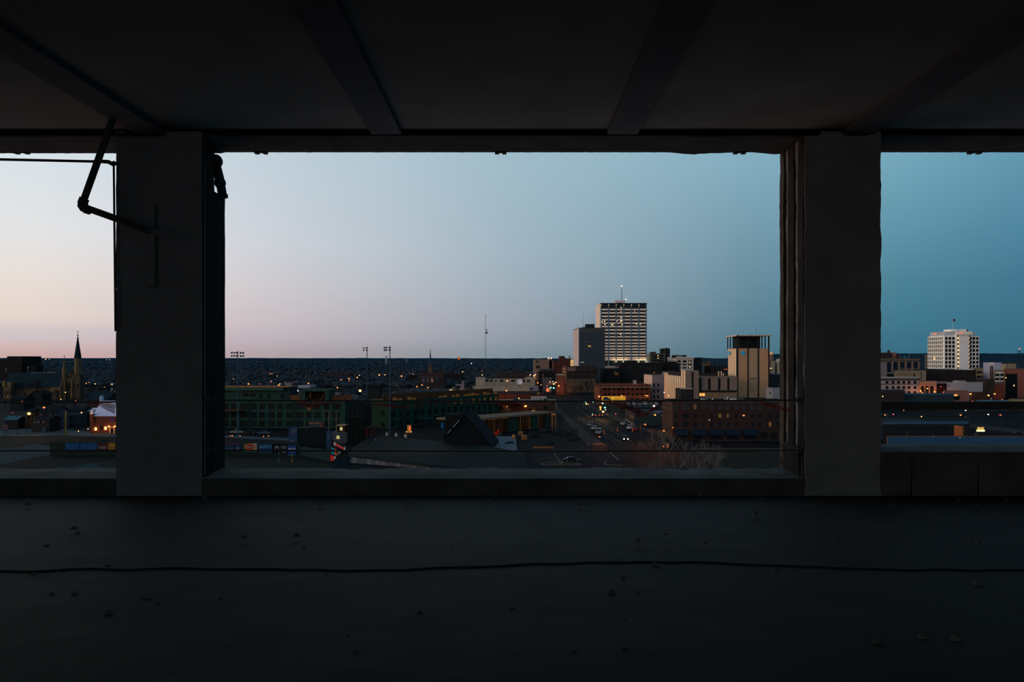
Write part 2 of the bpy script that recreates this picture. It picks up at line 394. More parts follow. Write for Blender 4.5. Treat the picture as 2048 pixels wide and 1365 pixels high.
# worn topping slab near the wall with a broken front edge
v = []; n = 240
for i in range(n + 1):
    x = -12 + 24 * i / n; y = 5.92 + .16 * noise.noise((x * .5, 0, 0)) + .05 * noise.noise((x * 3, 5, 0)) + .1 * math.sin(x * .6 + 1)
    v += [(x, y, FL - .02), (x, y + .02 + .02 * noise.noise((x * 9, 0, 1)), FL + .013), (x, YI, FL + .016)]
f = []
for i in range(n):
    a = i * 3; f += [(a, a + 3, a + 4, a + 1), (a + 1, a + 4, a + 5, a + 2)]
struct('floor_topping', MB().add(v, f), concrete_fl)
b = MB().box(-12, 12, -8, YO, CE + .07, CE + .8); struct('ceiling', b, mat('ceiling_concrete', (97, 102, 101), seen=False, rough=.95, var=.12, vs=1.5, bump=.4, spec=.1))
for i in range(-4, 5):
    xc = -.085 + 2.65 * (i + .5) if True else 0
    b = MB(); ragged(b, xc - .17, xc + .17, YI - 1, YI + .02, 0, .001)
    b = MB().box(xc - .17, xc + .17, -8, YI + .02, CE + .015, CE + .45)
    struct('ceiling_beam', b, mat('beam_concrete', (80, 86, 92), seen=False, rough=.9, var=.1, vs=2))
b = MB(); b.box(-12, 12, YI, YO, CE + .02, CE + .9)
# underside edge of the lintel, straight with crumbling mortar to the right
v = []; f = []; n = 400
for i in range(n + 1):
    x = -12 + 24 * i / n; px = 1024 + x / YO * FP; dz = .004 * noise.noise((x * 14, 2, 0))
    if 1335 < px < 1562:
        t = (px - 1335) / 227; dz -= .022 * (math.exp(-((t - .2) / .12) ** 2) + .45 * math.exp(-((t - .4) / .15) ** 2) + (1.1 if t > .93 else 1.1 * max(0, (t - .76) / .17))) * (1 + .25 * noise.noise((x * 20, 1, 1)))
    if px < 450: dz -= .012
    v += [(x, YI, CE + dz * .5), (x, YO, CE + dz), (x, YO, CE + .1), (x, YI, CE + .1)]
for i in range(n):
    a = i * 4
    for k in range(4): f.append((a + k, a + 4 + k, a + 4 + (k + 1) % 4, a + (k + 1) % 4))
b.add(v, f); struct('wall_front', b, mat('lintel_concrete', (50, 53, 53), seen=False, rough=.95, var=.3, vs=2.2, bump=.5, spec=.1))
# low wall under the openings, with rubble along its outer edge
def sill(x0, x1, zs, seed):
    b = MB(); b.box(x0, x1, YI, YO - .1, FL - .3, zs - .05); v = []; f = []; n = int((x1 - x0) / .03)
    for i in range(n + 1):
        x = x0 + (x1 - x0) * i / n
        r = .030 * noise.noise((x * 1.3, seed, 0)) + .016 * noise.noise((x * 6, seed, 1)) + .010 * abs(noise.noise((x * 17, seed, 2)))
        v += [(x, YI, FL - .3), (x, YI + .01 * noise.noise((x * 8, seed, 5)), zs - .03), (x, YI + .35, zs - .01 + r * .4), (x, YO - .06, zs + r - .008), (x, YO, zs + r - .03), (x, YO, FL - .6)]
    for i in range(n):
        a = i * 6
        for k in range(5): f.append((a + k, a + 6 + k, a + 7 + k, a + 1 + k))
    b.add(v, f); struct('parapet_wall', b, lintel_c)
sill(-12, -4.45, SL, 1); sill(-3.49, 3.30, SL, 2); sill(4.14, 12, SR_, 3)
b = MB(); ragged(b, -4.455, -3.487, YI, YI + .3, FL, CE + .05, .006, .08, 3); ragged(b, -4.45, -3.615, YI + .28, YO, FL, CE + .05, .006, .08, 5)
struct('column_left', b, concrete_in)
b = MB(); ragged(b, -3.62, -3.487, YI + .36, YO, SL - .1, Z(395, YO), .003, .1, 8); struct('trim_2', b, mat('dark_trim', (34, 34, 35), seen=False, var=.15))
struct('reveal_shade', MB().box(-3.486, -3.474, YI + .01, YI + .31, SL - .02, CE), mat('reveal_shade_tone', (24, 24, 25), seen=False, var=.1))  # added dark sheet painting shade onto the column's reveal, no real board
MB_ = MB().box(-3.479, -3.470, YI + .02, YI + .06, SL, CE); struct('trim_3', MB_, lintel_c)
b = MB(); ragged(b, 3.295, 4.15, YI, YO, FL, CE + .05, .012, .05, 11)
struct('column_right', b, concrete_in)
b = MB(); ragged(b, 3.262, 3.35, YO - .10, YO + .02, SL - .05, CE + .02, .010, .06, 21, 2.2)
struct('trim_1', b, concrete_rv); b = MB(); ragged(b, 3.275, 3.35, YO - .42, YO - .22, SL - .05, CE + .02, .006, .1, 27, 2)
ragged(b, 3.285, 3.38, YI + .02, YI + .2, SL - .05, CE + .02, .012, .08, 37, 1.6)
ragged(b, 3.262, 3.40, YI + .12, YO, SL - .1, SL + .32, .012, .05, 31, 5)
struct('trim_4', b, mat('shaded_reveal', (54, 52, 49), seen=False, rough=.95, var=.3, vs=3, bump=.6))  # shade put into the reveal colour so only the outer strip reads lit
b = MB(); ragged(b, -13.2, -11.4, YI, YO, FL, CE, .01, .2, 5); struct('wall_left', MB().box(-12.3, -12, -8, YO, FL - .3, CE + .8), concrete_in)
struct('wall_right', MB().box(12, 12.3, -8, YO, FL - .3, CE + .8), concrete_in)
b = MB().box(-12.3, 12.3, -8.3, -8, FL - .3, FL + .5).box(-12.3, 12.3, -8.3, -8, CE, CE + .8)
for i in range(4): b.box(-12.3 + i * 8.05, -11.9 + i * 8.05, -8.3, -8, FL + .5, CE)
struct('wall_back', b, concrete_in)  # unseen back wall, its wide open bays added to light the room
struct('facade_below', MB().box(-12.3, 12.3, YI, YO - .02, 0, FL - .3), concrete_in)
b = MB()
for i in range(150):
    x = random.uniform(-7, 7); y = random.uniform(4.2, 8.8); s_ = random.uniform(.008, .03); z = FL + (.05 if y > 6.2 else 0)
    b.loft([(x - s_, y - s_, z), (x + s_, y - s_ * .6, z), (x + s_ * .7, y + s_, z), (x - s_ * .8, y + s_ * .7, z)], [(x - s_ * .4, y - s_ * .4, z + s_), (x + s_ * .5, y - s_ * .3, z + s_ * .8), (x + s_ * .3, y + s_ * .5, z + s_ * .9), (x - s_ * .4, y + s_ * .3, z + s_)])
o = b.build('rubble', lintel_c); tag(o, 'scattered concrete crumbs lying on the dark floor', 'rubble', kind='stuff')

# clips hanging from the outer edge of the lintel
for i, (a, c) in enumerate([(32, 60), (511, 536), (990, 1013), (1466, 1490), (1934, 1960)]):
    x0, x1 = S(a, YO), S(c, YO); b = MB(); z = CE - .002
    b.box(x0, x1, YO - .05, YO + .01, z - .008, z + .04); b.box(x0, x0 + .05, YO - .05, YO + .01, z - .022, z); b.box(x1 - .05, x1, YO - .05, YO + .01, z - .022, z)
    o = b.build('window_clip', iron)
    tag(o, ['small dark window clip under the lintel at the far left edge', 'small dark window clip under the lintel just right of the left column', 'small dark window clip under the middle of the lintel',
            'small dark window clip under the crumbling lintel left of the right column', 'small dark window clip under the lintel of the right opening'][i], 'clip', 'clips under the lintel')
# bent drain pipe at the left, thin service pipe beside the column
t = empty('drain_pipe', (S(232, 8.4), 8.4, Z(440, 8.4)), 'thick bent black drain pipe hanging from the ceiling before the left column', 'pipe')
p = lambda x, y, D=8.4: (S(x, D), D, Z(y, D))
MB().tube(p(230, 226), p(167, 402), .036, n=14).build('upper_pipe', iron, t, True)
MB().tube(p(172, 416), p(300, 462), .036, n=14).build('lower_pipe', iron, t, True)
MB().tube(p(169, 397), p(164, 409), .05, n=14).tube(p(164, 409), p(170, 418), .05, n=14).tube(p(170, 418), p(180, 421), .047, n=14).ball(p(166, 411), .053, 14, 10).build('elbow', iron, t, True)
t = empty('service_pipe', (S(229, 8.9), 8.9, Z(500, 8.9)), 'thin black pipe running along the lintel and down the left column', 'pipe')
p = lambda x, y, D=8.93: (S(x, D), D, Z(y, D))
MB().tube(p(-700, 304), p(205, 323.5), .015, n=8).build('upper_pipe', iron, t, True)
MB().tube(p(203, 323), p(218, 324), .022, n=10).tube(p(217, 324), p(228, 330), .022, n=10).ball(p(228, 327), .028).build('elbow', iron, t, True)
MB().tube(p(227.5, 326), p(231, 663), .012, n=8).build('lower_pipe', iron, t, True)
o = MB().box(S(293, 8.95), S(311, 8.95), 8.93, 9.0, Z(573, 8.95), Z(472, 8.95)).box(S(294, 8.95), S(310, 8.95), 8.94, 9.0, Z(455, 8.95), Z(410, 8.95)).build('patch_plate', concrete_in)
tag(o, 'faint pale vertical plate fixed on the left concrete column', 'plate')
# lumpy pipe fitting on the outer right corner of the left column
t = empty('pipe_fitting', (S(436, 9.6), 9.6, Z(350, 9.6)), 'lumpy dark pipe joint at the top right corner of the left column', 'pipe')
p = lambda x, y, D=9.6: (S(x, D), D, Z(y, D))
MB().ball(p(431, 323), .085, 14, 10).build('joint', iron, t, True)
MB().tube(p(432, 330), p(440, 362), .055, n=12).tube(p(440, 360), p(445, 392), .052, n=12).build('lower_pipe', iron, t, True)
MB().ball(p(440, 366), .07, 12, 8).tube(p(445, 389), p(445.4, 396), .062, n=12).build('collar', iron, t, True)
MB().tube(p(410, 318), p(433, 320), .05, n=10).build('upper_pipe', iron, t, True)
# guard cables
def cable(nm, x0, x1, z, r, lab, cat='cable', sag=.012, m=iron):
    b = MB(); n = 14; pts = []
    for i in range(n + 1):
        u = i / n; pts.append((x0 + (x1 - x0) * u, 9.1, z - sag * 4 * u * (1 - u)))
    for i in range(n): b.tube(pts[i], pts[i + 1], r, n=8)
    b.box(x0 - .02, x0 + .03, 9.07, 9.13, z - .03, z + .03).box(x1 - .03, x1 + .02, 9.07, 9.13, z - .03, z + .03)
    o = b.build(nm, m); tag(o, lab, cat); return o
zc1, zc2 = HE - .483, HE - 1.052
cable('guard_cable', -3.49, 3.27, zc1, .0095, 'upper black guard cable across the middle opening')
cable('guard_cable', -3.49, 3.27, zc2, .0085, 'lower black guard cable across the middle opening')
cable('guard_cable', -11.2, -4.455, zc1 - .02, .0095, 'upper black guard cable across the left opening')
cable('guard_cable', -11.2, -4.455, zc2, .0085, 'lower black guard cable across the left opening')
o = MB().box(4.1, 11.9, 9.05, 9.15, Z(819.5, 9.1), Z(803.5, 9.1)).build('guard_rail', iron); tag(o, 'thick dark guard rail across the right opening', 'rail')
# red danger tape wound on the upper cable
m_tape = mat('danger_tape', (176, 58, 50), seen=False, rough=.5, var=.2, vs=9, alpha=.68)
m_tapt = mat('tape_lettering', (16, 10, 10), seen=False, var=0, alpha=.85)
tape_o = empty('danger_tape', (0, 9.06, zc1), 'faded red danger tape twisted in droops along the upper guard cable', 'tape')
def tape_piece(b, pts, D=9.075):
    b = MB(); v = []; f = []
    for i, (x, y, w, tw) in enumerate(pts):
        h = w / 2; v += [(S(x, D), D - .012 * tw, Z(y - h, D)), (S(x, D), D + .012 * tw, Z(y + h, D))]
    for i in range(len(pts) - 1): f.append((2 * i, 2 * i + 2, 2 * i + 3, 2 * i + 1))
    b.add(v, f); b.build('tape_loop', m_tape, tape_o)
tape_piece(b, [(180, 805, 2, 1), (197, 808, 8, .9), (214, 816, 12, .5), (230, 823, 12, .3)])
tape_piece(b, [(190, 806, 2, -1), (208, 806, 6, -.9), (222, 811, 8, -.5), (231, 813, 9, -.3)], 9.07)
tape_piece(b, [(590, 806, 2, 1), (604, 809, 7, 1), (625, 813, 8, -1), (645, 809, 5, 1), (664, 807, 4, 1), (683, 812, 5, 1)])
tape_piece(b, [(592, 803, 2, 1), (605, 803, 4, 1), (625, 805, 3, -1), (645, 804, 4, 1)])
tape_piece(b, [(738, 807, 2, 1), (752, 810, 5, 1), (766, 810, 7, -1), (780, 812, 6, 1), (800, 815, 4, 1), (815, 813, 2, -1)])
tape_piece(b, [(985, 804, 2, 1), (1008, 808, 8, 1), (1022, 811, 13, -1), (1034, 813, 14, 1), (1044, 815, 11, 1), (1060, 818, 5, 1), (1080, 821, 4, .4)])
tape_piece(b, [(1212, 804, 2, 1), (1230, 808, 6, 1), (1246, 814, 12, .5), (1262, 820, 16, .2), (1277, 826, 17, .2), (1292, 829, 9, -1), (1312, 815, 7, 1), (1325, 806, 3, 1)])
tape_piece(b, [(1515, 802, 2, 1), (1532, 809, 9, 1), (1552, 815, 8, -1), (1574, 820, 6, 1), (1590, 824, 4, 1)])
o = tape_o
text('lettering', 'DANGER', .06, m_tapt, o, (S(1264, 9.04), 9.03, Z(820, 9.04)), (R(90), R(22), 0), .001, (.20, .062))
text('lettering', 'DANGER', .06, m_tapt, o, (S(1026, 9.04), 9.03, Z(812, 9.04)), (R(90), R(6), R(180)), .001, (.18, .05))
o = MB().box(S(1001, 8.98), S(1005, 8.98), 8.96, 9.0, Z(993, 8.98), Z(991, 8.98)).box(S(1007, 8.98), S(1014, 8.98), 8.96, 9.0, Z(993, 8.98), Z(990.5, 8.98)).build('paint_chip', mat('pale_chip', (120, 120, 118), seen=False, var=0))
tag(o, 'tiny pale chips at the foot of the low wall', 'chip')

# ================================================================== CITY
def mast(name, px, py0, py1, D, r, m, label, cat, tip=None):
    t = empty(name, (S(px, D), D, 0), label, cat)
    MB().tube((S(px, D), D, 0), (S(px, D), D, Z(py0, D)), r, r * .5, 6).build('pole', m, t)
    if tip: MB().ball((S(px, D), D, Z(py0, D)), tip[1]).build('lamp', tip[0], t)
    return t

# ---- the tallest tower: 24 floors of pale bands between blue fins
m_span = mat('pale_spandrel', (198, 180, 166), rough=.9, var=.04, vs=.2)
m_fin = mat('blue_grey_fin', (76, 100, 116), rough=.5, var=.04)
m_tglass = mat('tower_glass', (8, 20, 28), rough=.35, var=0, spec=.25)
D = 915; k = D / FP
t = empty('office_tower', (S(1247, D), D + 22, 0), 'tallest tower, pale horizontal bands between thin blue fins, antenna on roof', 'tower')
x0, x1 = S(1201.5, D), S(1292.5, D); zt = Z(608, D)
MB().box(x0, x1, D, D + 44, 0, zt).build('glass_core', m_tglass, t)
MB().box(x0 - 1.2, x0, D - .6, D + 44, 0, zt + .4).build('side_wall', m_span, t)
fx = [1201.8 + i * 15.13 for i in range(7)]
py = 619.5; rows = [619.5 + 6.82 * i for i in range(10)] + [687.4 + 5.73 * i for i in range(8)]
rows = rows[:10] + [687.2 + 5.75 * i for i in range(6)] + [721.0 if False else 719.8]
spm = MB().box(-6.4 * k, 6.4 * k, -.9, 0, -1.45 * k, 1.45 * k).mesh('spandrel', m_span)
wpm = MB().box(-6.5 * k, 6.5 * k, -.12, .05, -1.6 * k, 1.6 * k).mesh('window', m_tglass)
for j, y in enumerate(rows):
    for i in range(6):
        xc = S((fx[i] + fx[i + 1]) / 2, D)
        link('spandrel', spm, t, (xc, D, Z(y, D)))
        link('window', wpm, t, (xc, D, Z(y + 3.2, D)))
for i in range(6):
    MB().box(S(fx[i] + 1.2, D), S(fx[i + 1] - 1.2, D), D - .2, D, Z(617, D), Z(610, D)).build('louvre', m_tglass, t)
for x in fx:
    MB().box(S(x - .75, D), S(x + .75, D), D - 1.3, D, 0, zt + .3).build('fin', m_fin, t)
for x in fx[:-1]:
    MB().box(S(x - 1, D), S(x + 1.2, D), D - 1.8, D - 1.3, Z(611.6, D), Z(609.8, D)).build('lamp', glow('fin_lamp', (.75, .55, .12), .55), t)
MB().box(S(1200, D), S(1238, D), D - 1.5, D + .2, Z(736.5, D), Z(732.8, D)).build('lower_band', m_span, t)
b = MB().box(x0 - .8, x1 + .8, D - 1.4, D + 44, zt, zt + .8); b.build('roof', m_frameD, t)
MB().box(S(1215.5, D), S(1227.5, D), D + 6, D + 14, zt, Z(605.6, D)).build('roof_box', m_fin, t)
MB().box(S(1233, D), S(1252.5, D), D + 8, D + 24, zt, Z(600, D)).build('penthouse', mat('penthouse_grey', (160, 150, 150), var=.05), t)
text('lettering', 'chase', 2.6, m_frameD, t, (S(1240.5, D + 8), D + 7.9, Z(605.4, D)), fit=(5, 1.4))
MB().tube((S(1243.5, D + 12), D + 12, Z(600, D)), (S(1243.5, D + 12), D + 12, Z(573, D + 12)), .35, .2, 6).build('antenna', m_frameD, t)
MB().ball((S(1243.3, D + 12), D + 12, Z(572.5, D + 12)), .75).build('beacon', glow('beacon', (1, .42, .25), 4), t)
MB().ball((S(1252, D + 10), D + 10, Z(599, D + 10)), .7).build('beacon', MATS['beacon'], t)
litpx = [(1242, 615.5, .8), (1242, 623, .5), (1269, 623.4, .5), (1242.3, 636.2, .9), (1204, 643.6, .8), (1209, 643, .9), (1233.5, 642.6, .8), (1241, 643.5, .7), (1243, 642, 1.2), (1210, 649.4, .9), (1223, 650, .8), (1226, 650, .8), (1244, 650, .8),
         (1272.7, 648.7, .9), (1280.5, 649, .8), (1241.5, 669.4, .8), (1282, 705, .8)]
for (a, c, s_) in litpx:
    MB().box(S(a - s_, D), S(a + s_, D), D - .25, D, Z(c + s_ * .8, D), Z(c - s_ * .8, D)).build('lit_window', glow('warm_room', (1, .55, .24), 3.5), t)
# base floodlights washing the lowest bands
for i, x in enumerate([1217, 1232, 1247, 1277.5, 1292.5]):
    l = bpy.data.lights.new('flood', 'POINT'); l.energy = 1000; l.color = (1, .72, .36); l.shadow_soft_size = .5
    lo = bpy.data.objects.new('flood_light', l); COL.objects.link(lo); lo.parent = t; lo.location = Vector((S(x, D), D - 3.2, Z(724 + (4 if i == 0 else 0), D))) - t.location
    MB().box(S(x - .5, D), S(x + .5, D), D - 3.6, D - 2.4, Z(724 + (4 if i == 0 else 0), D) - 1.2, Z(724, D) - .6).build('flood_housing', m_frameD, t)

# ---- dark glass tower beside it with a pale blank side
m_pale = mat('pale_side', (166, 152, 150), rough=.9, var=.04, vs=.15)
m_dg = mat('dark_curtain_wall', (20, 31, 38), rough=.3, var=.1, vs=.05, spec=.3)
m_mul = mat('mullion', (66, 78, 88), rough=.6, var=0)
D = 770; k = D / FP
t = empty('glass_office_tower', (S(1180, D), D + 25, 0), 'dark glass tower with a pale blank side, left of the tallest tower', 'tower')
x0, x1 = S(1158.2, D), S(1209.6, D); zt = Z(656.8, D)
MB().box(x0, x1, D, D + 62, 0, zt).build('glass_wall', m_dg, t)
MB().box(x0 - .9, x0 - .02, D - .5, D + 64, 0, zt + .5).build('side_wall', m_pale, t)
n = 19
for i in range(n + 1):
    x = x0 + (x1 - x0) * i / n; MB().box(x - .16, x + .16, D - .55, D, 0, zt).build('mullion', m_mul, t)
for i in range(n):
    MB().box(x0 + (x1 - x0) * (i + .18) / n, x0 + (x1 - x0) * (i + .82) / n, D - .25, D, Z(664.5, D), zt - .2).build('louvre', mat('bronze_louvre', (62, 54, 48), var=.1), t)
for j in range(11):
    z = Z(672 + j * 7.1, D); MB().box(x0, x1, D - .15, D, z - .7, z).build('floor_band', mat('floor_band', (27, 38, 45), var=0), t)
MB().box(x0 - .9, x1, D, D + 62, zt, zt + .5).build('roof', m_frameD, t)
MB().box(S(1172.8, D), S(1190, D), D + 4, D + 16, zt + .5, Z(648.5, D + 4)).build('penthouse', mat('dark_plant', (26, 34, 40), var=.1), t)
MB().box(S(1166, D), S(1173, D), D + 4, D + 10, zt + .5, Z(654.5, D + 4)).build('roof_unit', m_frame, t)
for a, c in ((1166.5, 626), (1184.5, 628), (1189, 640)): MB().tube((S(a, D + 8), D + 8, zt), (S(a, D + 8), D + 8, Z(c, D + 8)), .14, .06, 5).build('antenna', m_frameD, t)
MB().box(S(1176, D), S(1181.5, D), D - .3, D, Z(693.8, D), Z(691.8, D)).build('lit_window', glow('amber_room', (1, .5, .05), .9), t)
MB().box(S(1171, D), S(1173, D), D - .3, D, Z(684.8, D), Z(683.2, D)).build('lit_window', glow('amber_room_dim', (1, .5, .1), .25), t)
MB().box(S(1161.5, D), S(1168, D), D - .8, D, Z(726, D), Z(724.4, D)).build('lit_window', glow('cool_room', (.8, .8, .7), .35), t)

# ---- glass-topped hotel block of octagonal outline on the right
m_hot = mat('hotel_white', (224, 212, 196), rough=.85, var=.04, vs=.2)
m_hotg = mat('hotel_grey', (186, 180, 178), rough=.85, var=.05, vs=.2)  # greyer copy of the white, dimness of the front put into its tone
m_band = mat('hotel_band', (150, 152, 156), rough=.8, var=.04)
m_brz = mat('curtained_glass', (72, 60, 58), rough=.5, var=0)
D = 690; k = D / FP
t = empty('corner_office_block', (S(1908, D), D + 20, 0), 'white gridded eight-storey block with a flag on the roof at right', 'building')
z_eave = Z(672.5, D); zt = Z(663.5, D)
xa, xb = S(1888, D), S(1960.5, D); dep = 26.5
pl = [(xa, D), (S(1937, D), D), (S(1937, D), D + 2.5), (xb, D + 2.5), (xb, D + dep), (xa, D + dep)]
MB().prism(pl, 0, z_eave).build('wall', m_hot, t)
MB().box(xa + 1.2, S(1913, D), D + 1.0, D + dep - 1, z_eave, zt).box(S(1936, D), xb - 1.4, D + 3.5, D + dep - 1, z_eave, zt - .6).build('roof_band', m_band, t)
MB().box(S(1911.5, D), S(1941.5, D), D - 2.6, D + 8, Z(670.6, D), Z(663.2, D)).build('sign_band', m_hotg, t)
MB().box(S(1916.5, D), S(1935.5, D), D - 1.8, D + 2, 0, Z(670.8, D)).build('lift_shaft', m_hotg, t)
MB().box(S(1909.8, D), S(1913.4, D), D - 1.2, D + 1, 0, Z(670.8, D)).build('side_pier', m_hot, t)
MB().box(S(1902, D), S(1913, D), D - .5, D + 12, Z(663.5, D), Z(659, D)).build('penthouse', m_hot, t)
MB().box(S(1913, D), S(1938.5, D), D + 2, D + 12, Z(663.5, D), Z(659, D + 2)).build('plant_room', m_hotg, t)
for a, c in ((1913.6, 1916.4), (1935.6, 1938)):
    MB().box(S(a, D), S(c, D), D + 1.6, D + 1.98, Z(663.3, D), Z(659.2, D)).build('dark_slot', m_glass2, t)
for a, c in ((1913.5, 1916.5), (1935.5, 1938.3)):
    MB().box(S(a, D), S(c, D), D - .6, D + .5, 0, Z(671, D)).build('stair_slot', m_glass2, t)
    for j in range(9):
        y = 676.8 + j * 8.0
        MB().box(S(a + .15, D), S(c - .35, D), D - .9, D - .6, Z(y + 1.5, D), Z(y - 1.6, D)).build('stair_window', lit_o if (j in (5, 7) and a > 1930) else lit_y if a < 1930 else lit_o, t)
for j in range(8):
    y = 677.2 + j * 8.0
    for i in range(3):
        win(t, S(1892.3 + i * 7.1, D), D, Z(y + 3.0, D), 5.6 * k, 5.8 * k, m_glass, m_hotg, 'f', bars=(0, 0), t=.30, dep=.6, sill=False)
        win(t, S(1943.7 + i * 6.9, D), D + 2.5, Z(y + 3.0, D), 5.5 * k, 5.8 * k, m_glass, m_hotg, 'f', bars=(0, 0), t=.30, dep=.6, sill=False)
    for i in range(8):
        yy = D + .8 + (dep - 1.4) * (i + .5) / 8; gg = m_brz if (2 <= j <= 5 and i < 6) or (j < 2 and i < 3) else m_glass
        if j == 5 and i == 4: gg = lit_o
        win(t, xa, yy, Z(y + 3.0, D), 2.35, 5.6 * k, gg, m_hot, 'l', t=.28, dep=.55, sill=False)
    MB().box(xa - .9, xa, D - .3, D + dep, Z(y + 4.3, D), Z(y + 3.5, D)).build('floor_slab', m_hot, t)
    MB().box(xa, S(1909.6, D), D - .75, D, Z(y + 4.3, D), Z(y + 3.4, D)).build('floor_slab', m_hotg, t)
    MB().box(S(1940, D), xb, D + 1.75, D + 2.5, Z(y + 4.3, D), Z(y + 3.4, D)).build('floor_slab', m_hotg, t)
s_or = glow('sign_orange', (1, .16, .04), 1.4); s_ye = glow('sign_yellow', (.55, .5, .16), .55)
text('sign', 'One', 2, s_or, t, (S(1918.6, D), D - 2.75, Z(666.4, D)), fit=(7.2 * k, 3.0 * k), ext=.06)
text('sign', 'Michiana Square', 2, s_ye, t, (S(1931.6, D), D - 2.75, Z(666.6, D)), fit=(17 * k, 2.3 * k), ext=.05)
yy = lambda u: D + 1 + (dep - 2) * u
text('sign', 'One', 2, s_or, t, (xa + 1.1, yy(.66), Z(668.2, D + 14)), rot=(R(90), 0, R(-90)), fit=(3.8, 1.5), ext=.06)
text('sign', 'Michiana Sq', 2, glow('sign_dim', (.35, .33, .2), .5), t, (xa + 1.1, yy(.36), Z(667.6, D + 14)), rot=(R(90), 0, R(-90)), fit=(9, 1.4), ext=.05)
MB().tube((S(1905.6, D + 6), D + 6, Z(660, D)), (S(1905.6, D + 6), D + 6, Z(637.5, D + 6)), .14, .08, 6).build('flag_pole', m_white, t)
b = MB(); v = []; f = []
for i in range(7):
    x = S(1905.8, D + 6) + 2.3 * i / 6; w = .18 * math.sin(i * 1.3); v += [(x, D + 6 + w, Z(638, D + 6) - .25 * i / 6), (x, D + 6 + w, Z(643, D + 6) - .4 * i / 6)]
for i in range(6): f.append((2 * i, 2 * i + 1, 2 * i + 3, 2 * i + 2))
MB().add(v, f).build('flag', mat('flag_cloth', (74, 52, 66), var=.3, vs=2), t)

# ---- concrete tower with open crown and blue round emblem
m_tan = mat('tan_panel', (144, 109, 84), rough=.9, var=.08, vs=.3, bump=.3)
m_tanL = mat('lit_tan_panel', (190, 162, 132), rough=.9, var=.06, vs=.3)  # lighter copy of the tan with the warm side light put in
m_dk = mat('dark_bronze', (24, 26, 28), rough=.5, var=0)
m_blue = mat('blue_emblem', (20, 108, 150), rough=.5, var=0, emit=((.02, .25, .42), .25))
D = 560; k = D / FP
x0, x1 = S(1473.5, D), S(1538, D); dep = 23; zt = Z(697.5, D); zr = Z(672.5, D)
t = empty('crowned_concrete_tower', (S(1505, D), D + dep / 2, 0), 'square concrete tower with an open dark crown and a blue round emblem', 'tower')
MB().box(x0, x1, D + .4, D + dep, 0, zt).build('core', m_dk, t)
for a, c in ((1476, 1494.3), (1496.8, 1515), (1517.5, 1536)):
    MB().box(S(a, D), S(c, D), D - .5, D + .45, 0, zt + .1).build('panel', m_tan, t)
MB().box(S(1498.5, D), S(1513, D), D - .75, D - .5, Z(780, D), Z(699, D)).build('raised_panel', mat('grey_tan_panel', (132, 110, 88), var=.03), t)
MB().box(S(1499.5, D), S(1512, D), D - .85, D - .75, Z(758.5, D), Z(757, D)).build('drip_mould', m_dk, t)
for i in range(4):
    y0_ = D + 1.2 + (dep - 1.6) * i / 4; MB().box(x0 - .15, x0, y0_, y0_ + (dep - 1.6) / 4 - .8, Z(753.5, D), zt).build('side_panel', m_tanL, t)
for a in (1474.7, 1495.5, 1516.3, 1537.3):
    MB().box(S(a - 1.1, D), S(a + 1.1, D), D - .8, D + .4, 0, zr).build('column', m_dk, t)
for i in range(1, 4):
    y0_ = D + (dep) * i / 3.2; MB().box(x0 - .7, x0 - .1, y0_, y0_ + .8, zt, zr).build('column', m_dk, t)
    MB().box(x1 - .6, x1, y0_, y0_ + .8, zt, zr).build('column', m_dk, t)
MB().box(S(1481.5, D), S(1524, D), D + 4, D + dep - 5, zt, zr).build('plant_room', m_dk, t)
b = MB().box(S(1471.5, D), S(1541, D), D - 2.4, D + dep + 2.4, zr, Z(671.2, D)); b.build('crown_roof', m_dk, t)
for a, c in ((1475.4, 1494.5), (1496.8, 1515), (1517, 1540.8)):
    MB().box(S(a, D), S(c, D), D - 2.9, D - 2.4, zr - .2, Z(671, D)).build('crown_panel', m_tan, t)
for i in range(3): MB().box(S(1471.5, D) - .5, S(1471.5, D), D - 2.2 + i * 9.2, D + 6.2 + i * 9.2, zr - .2, Z(671, D)).build('crown_panel', m_tanL, t)
cc = (S(1485.4, D), Z(706.7, D)); pts = [(cc[0] + 3.9 * k * math.cos(a * math.pi / 12), cc[1] + 3.9 * k * math.sin(a * math.pi / 12)) for a in range(24)]
MB().loft([(x, D - .5, z) for x, z in pts], [(x, D - .9, z) for x, z in pts]).build('emblem', m_blue, t)
pts = [(D + 16 + 1.9 * math.cos(a * math.pi / 8), Z(706.5, D) + 1.5 * math.sin(a * math.pi / 8)) for a in range(16)]
MB().loft([(x0 - .5, y, z) for y, z in pts], [(x0 - .8, y, z) for y, z in pts]).build('emblem', m_blue, t)
for a in (1510.5, 1519.5): MB().tube((S(a, D), D + 8, zr), (S(a, D), D + 8, Z(662 if a < 1515 else 655, D)), .12, .05, 5).build('antenna', m_frameD, t)
MB().box(S(1483.5, D), S(1486, D), D + 2, D + 4, Z(671, D), Z(669.6, D)).build('roof_unit', m_white, t)
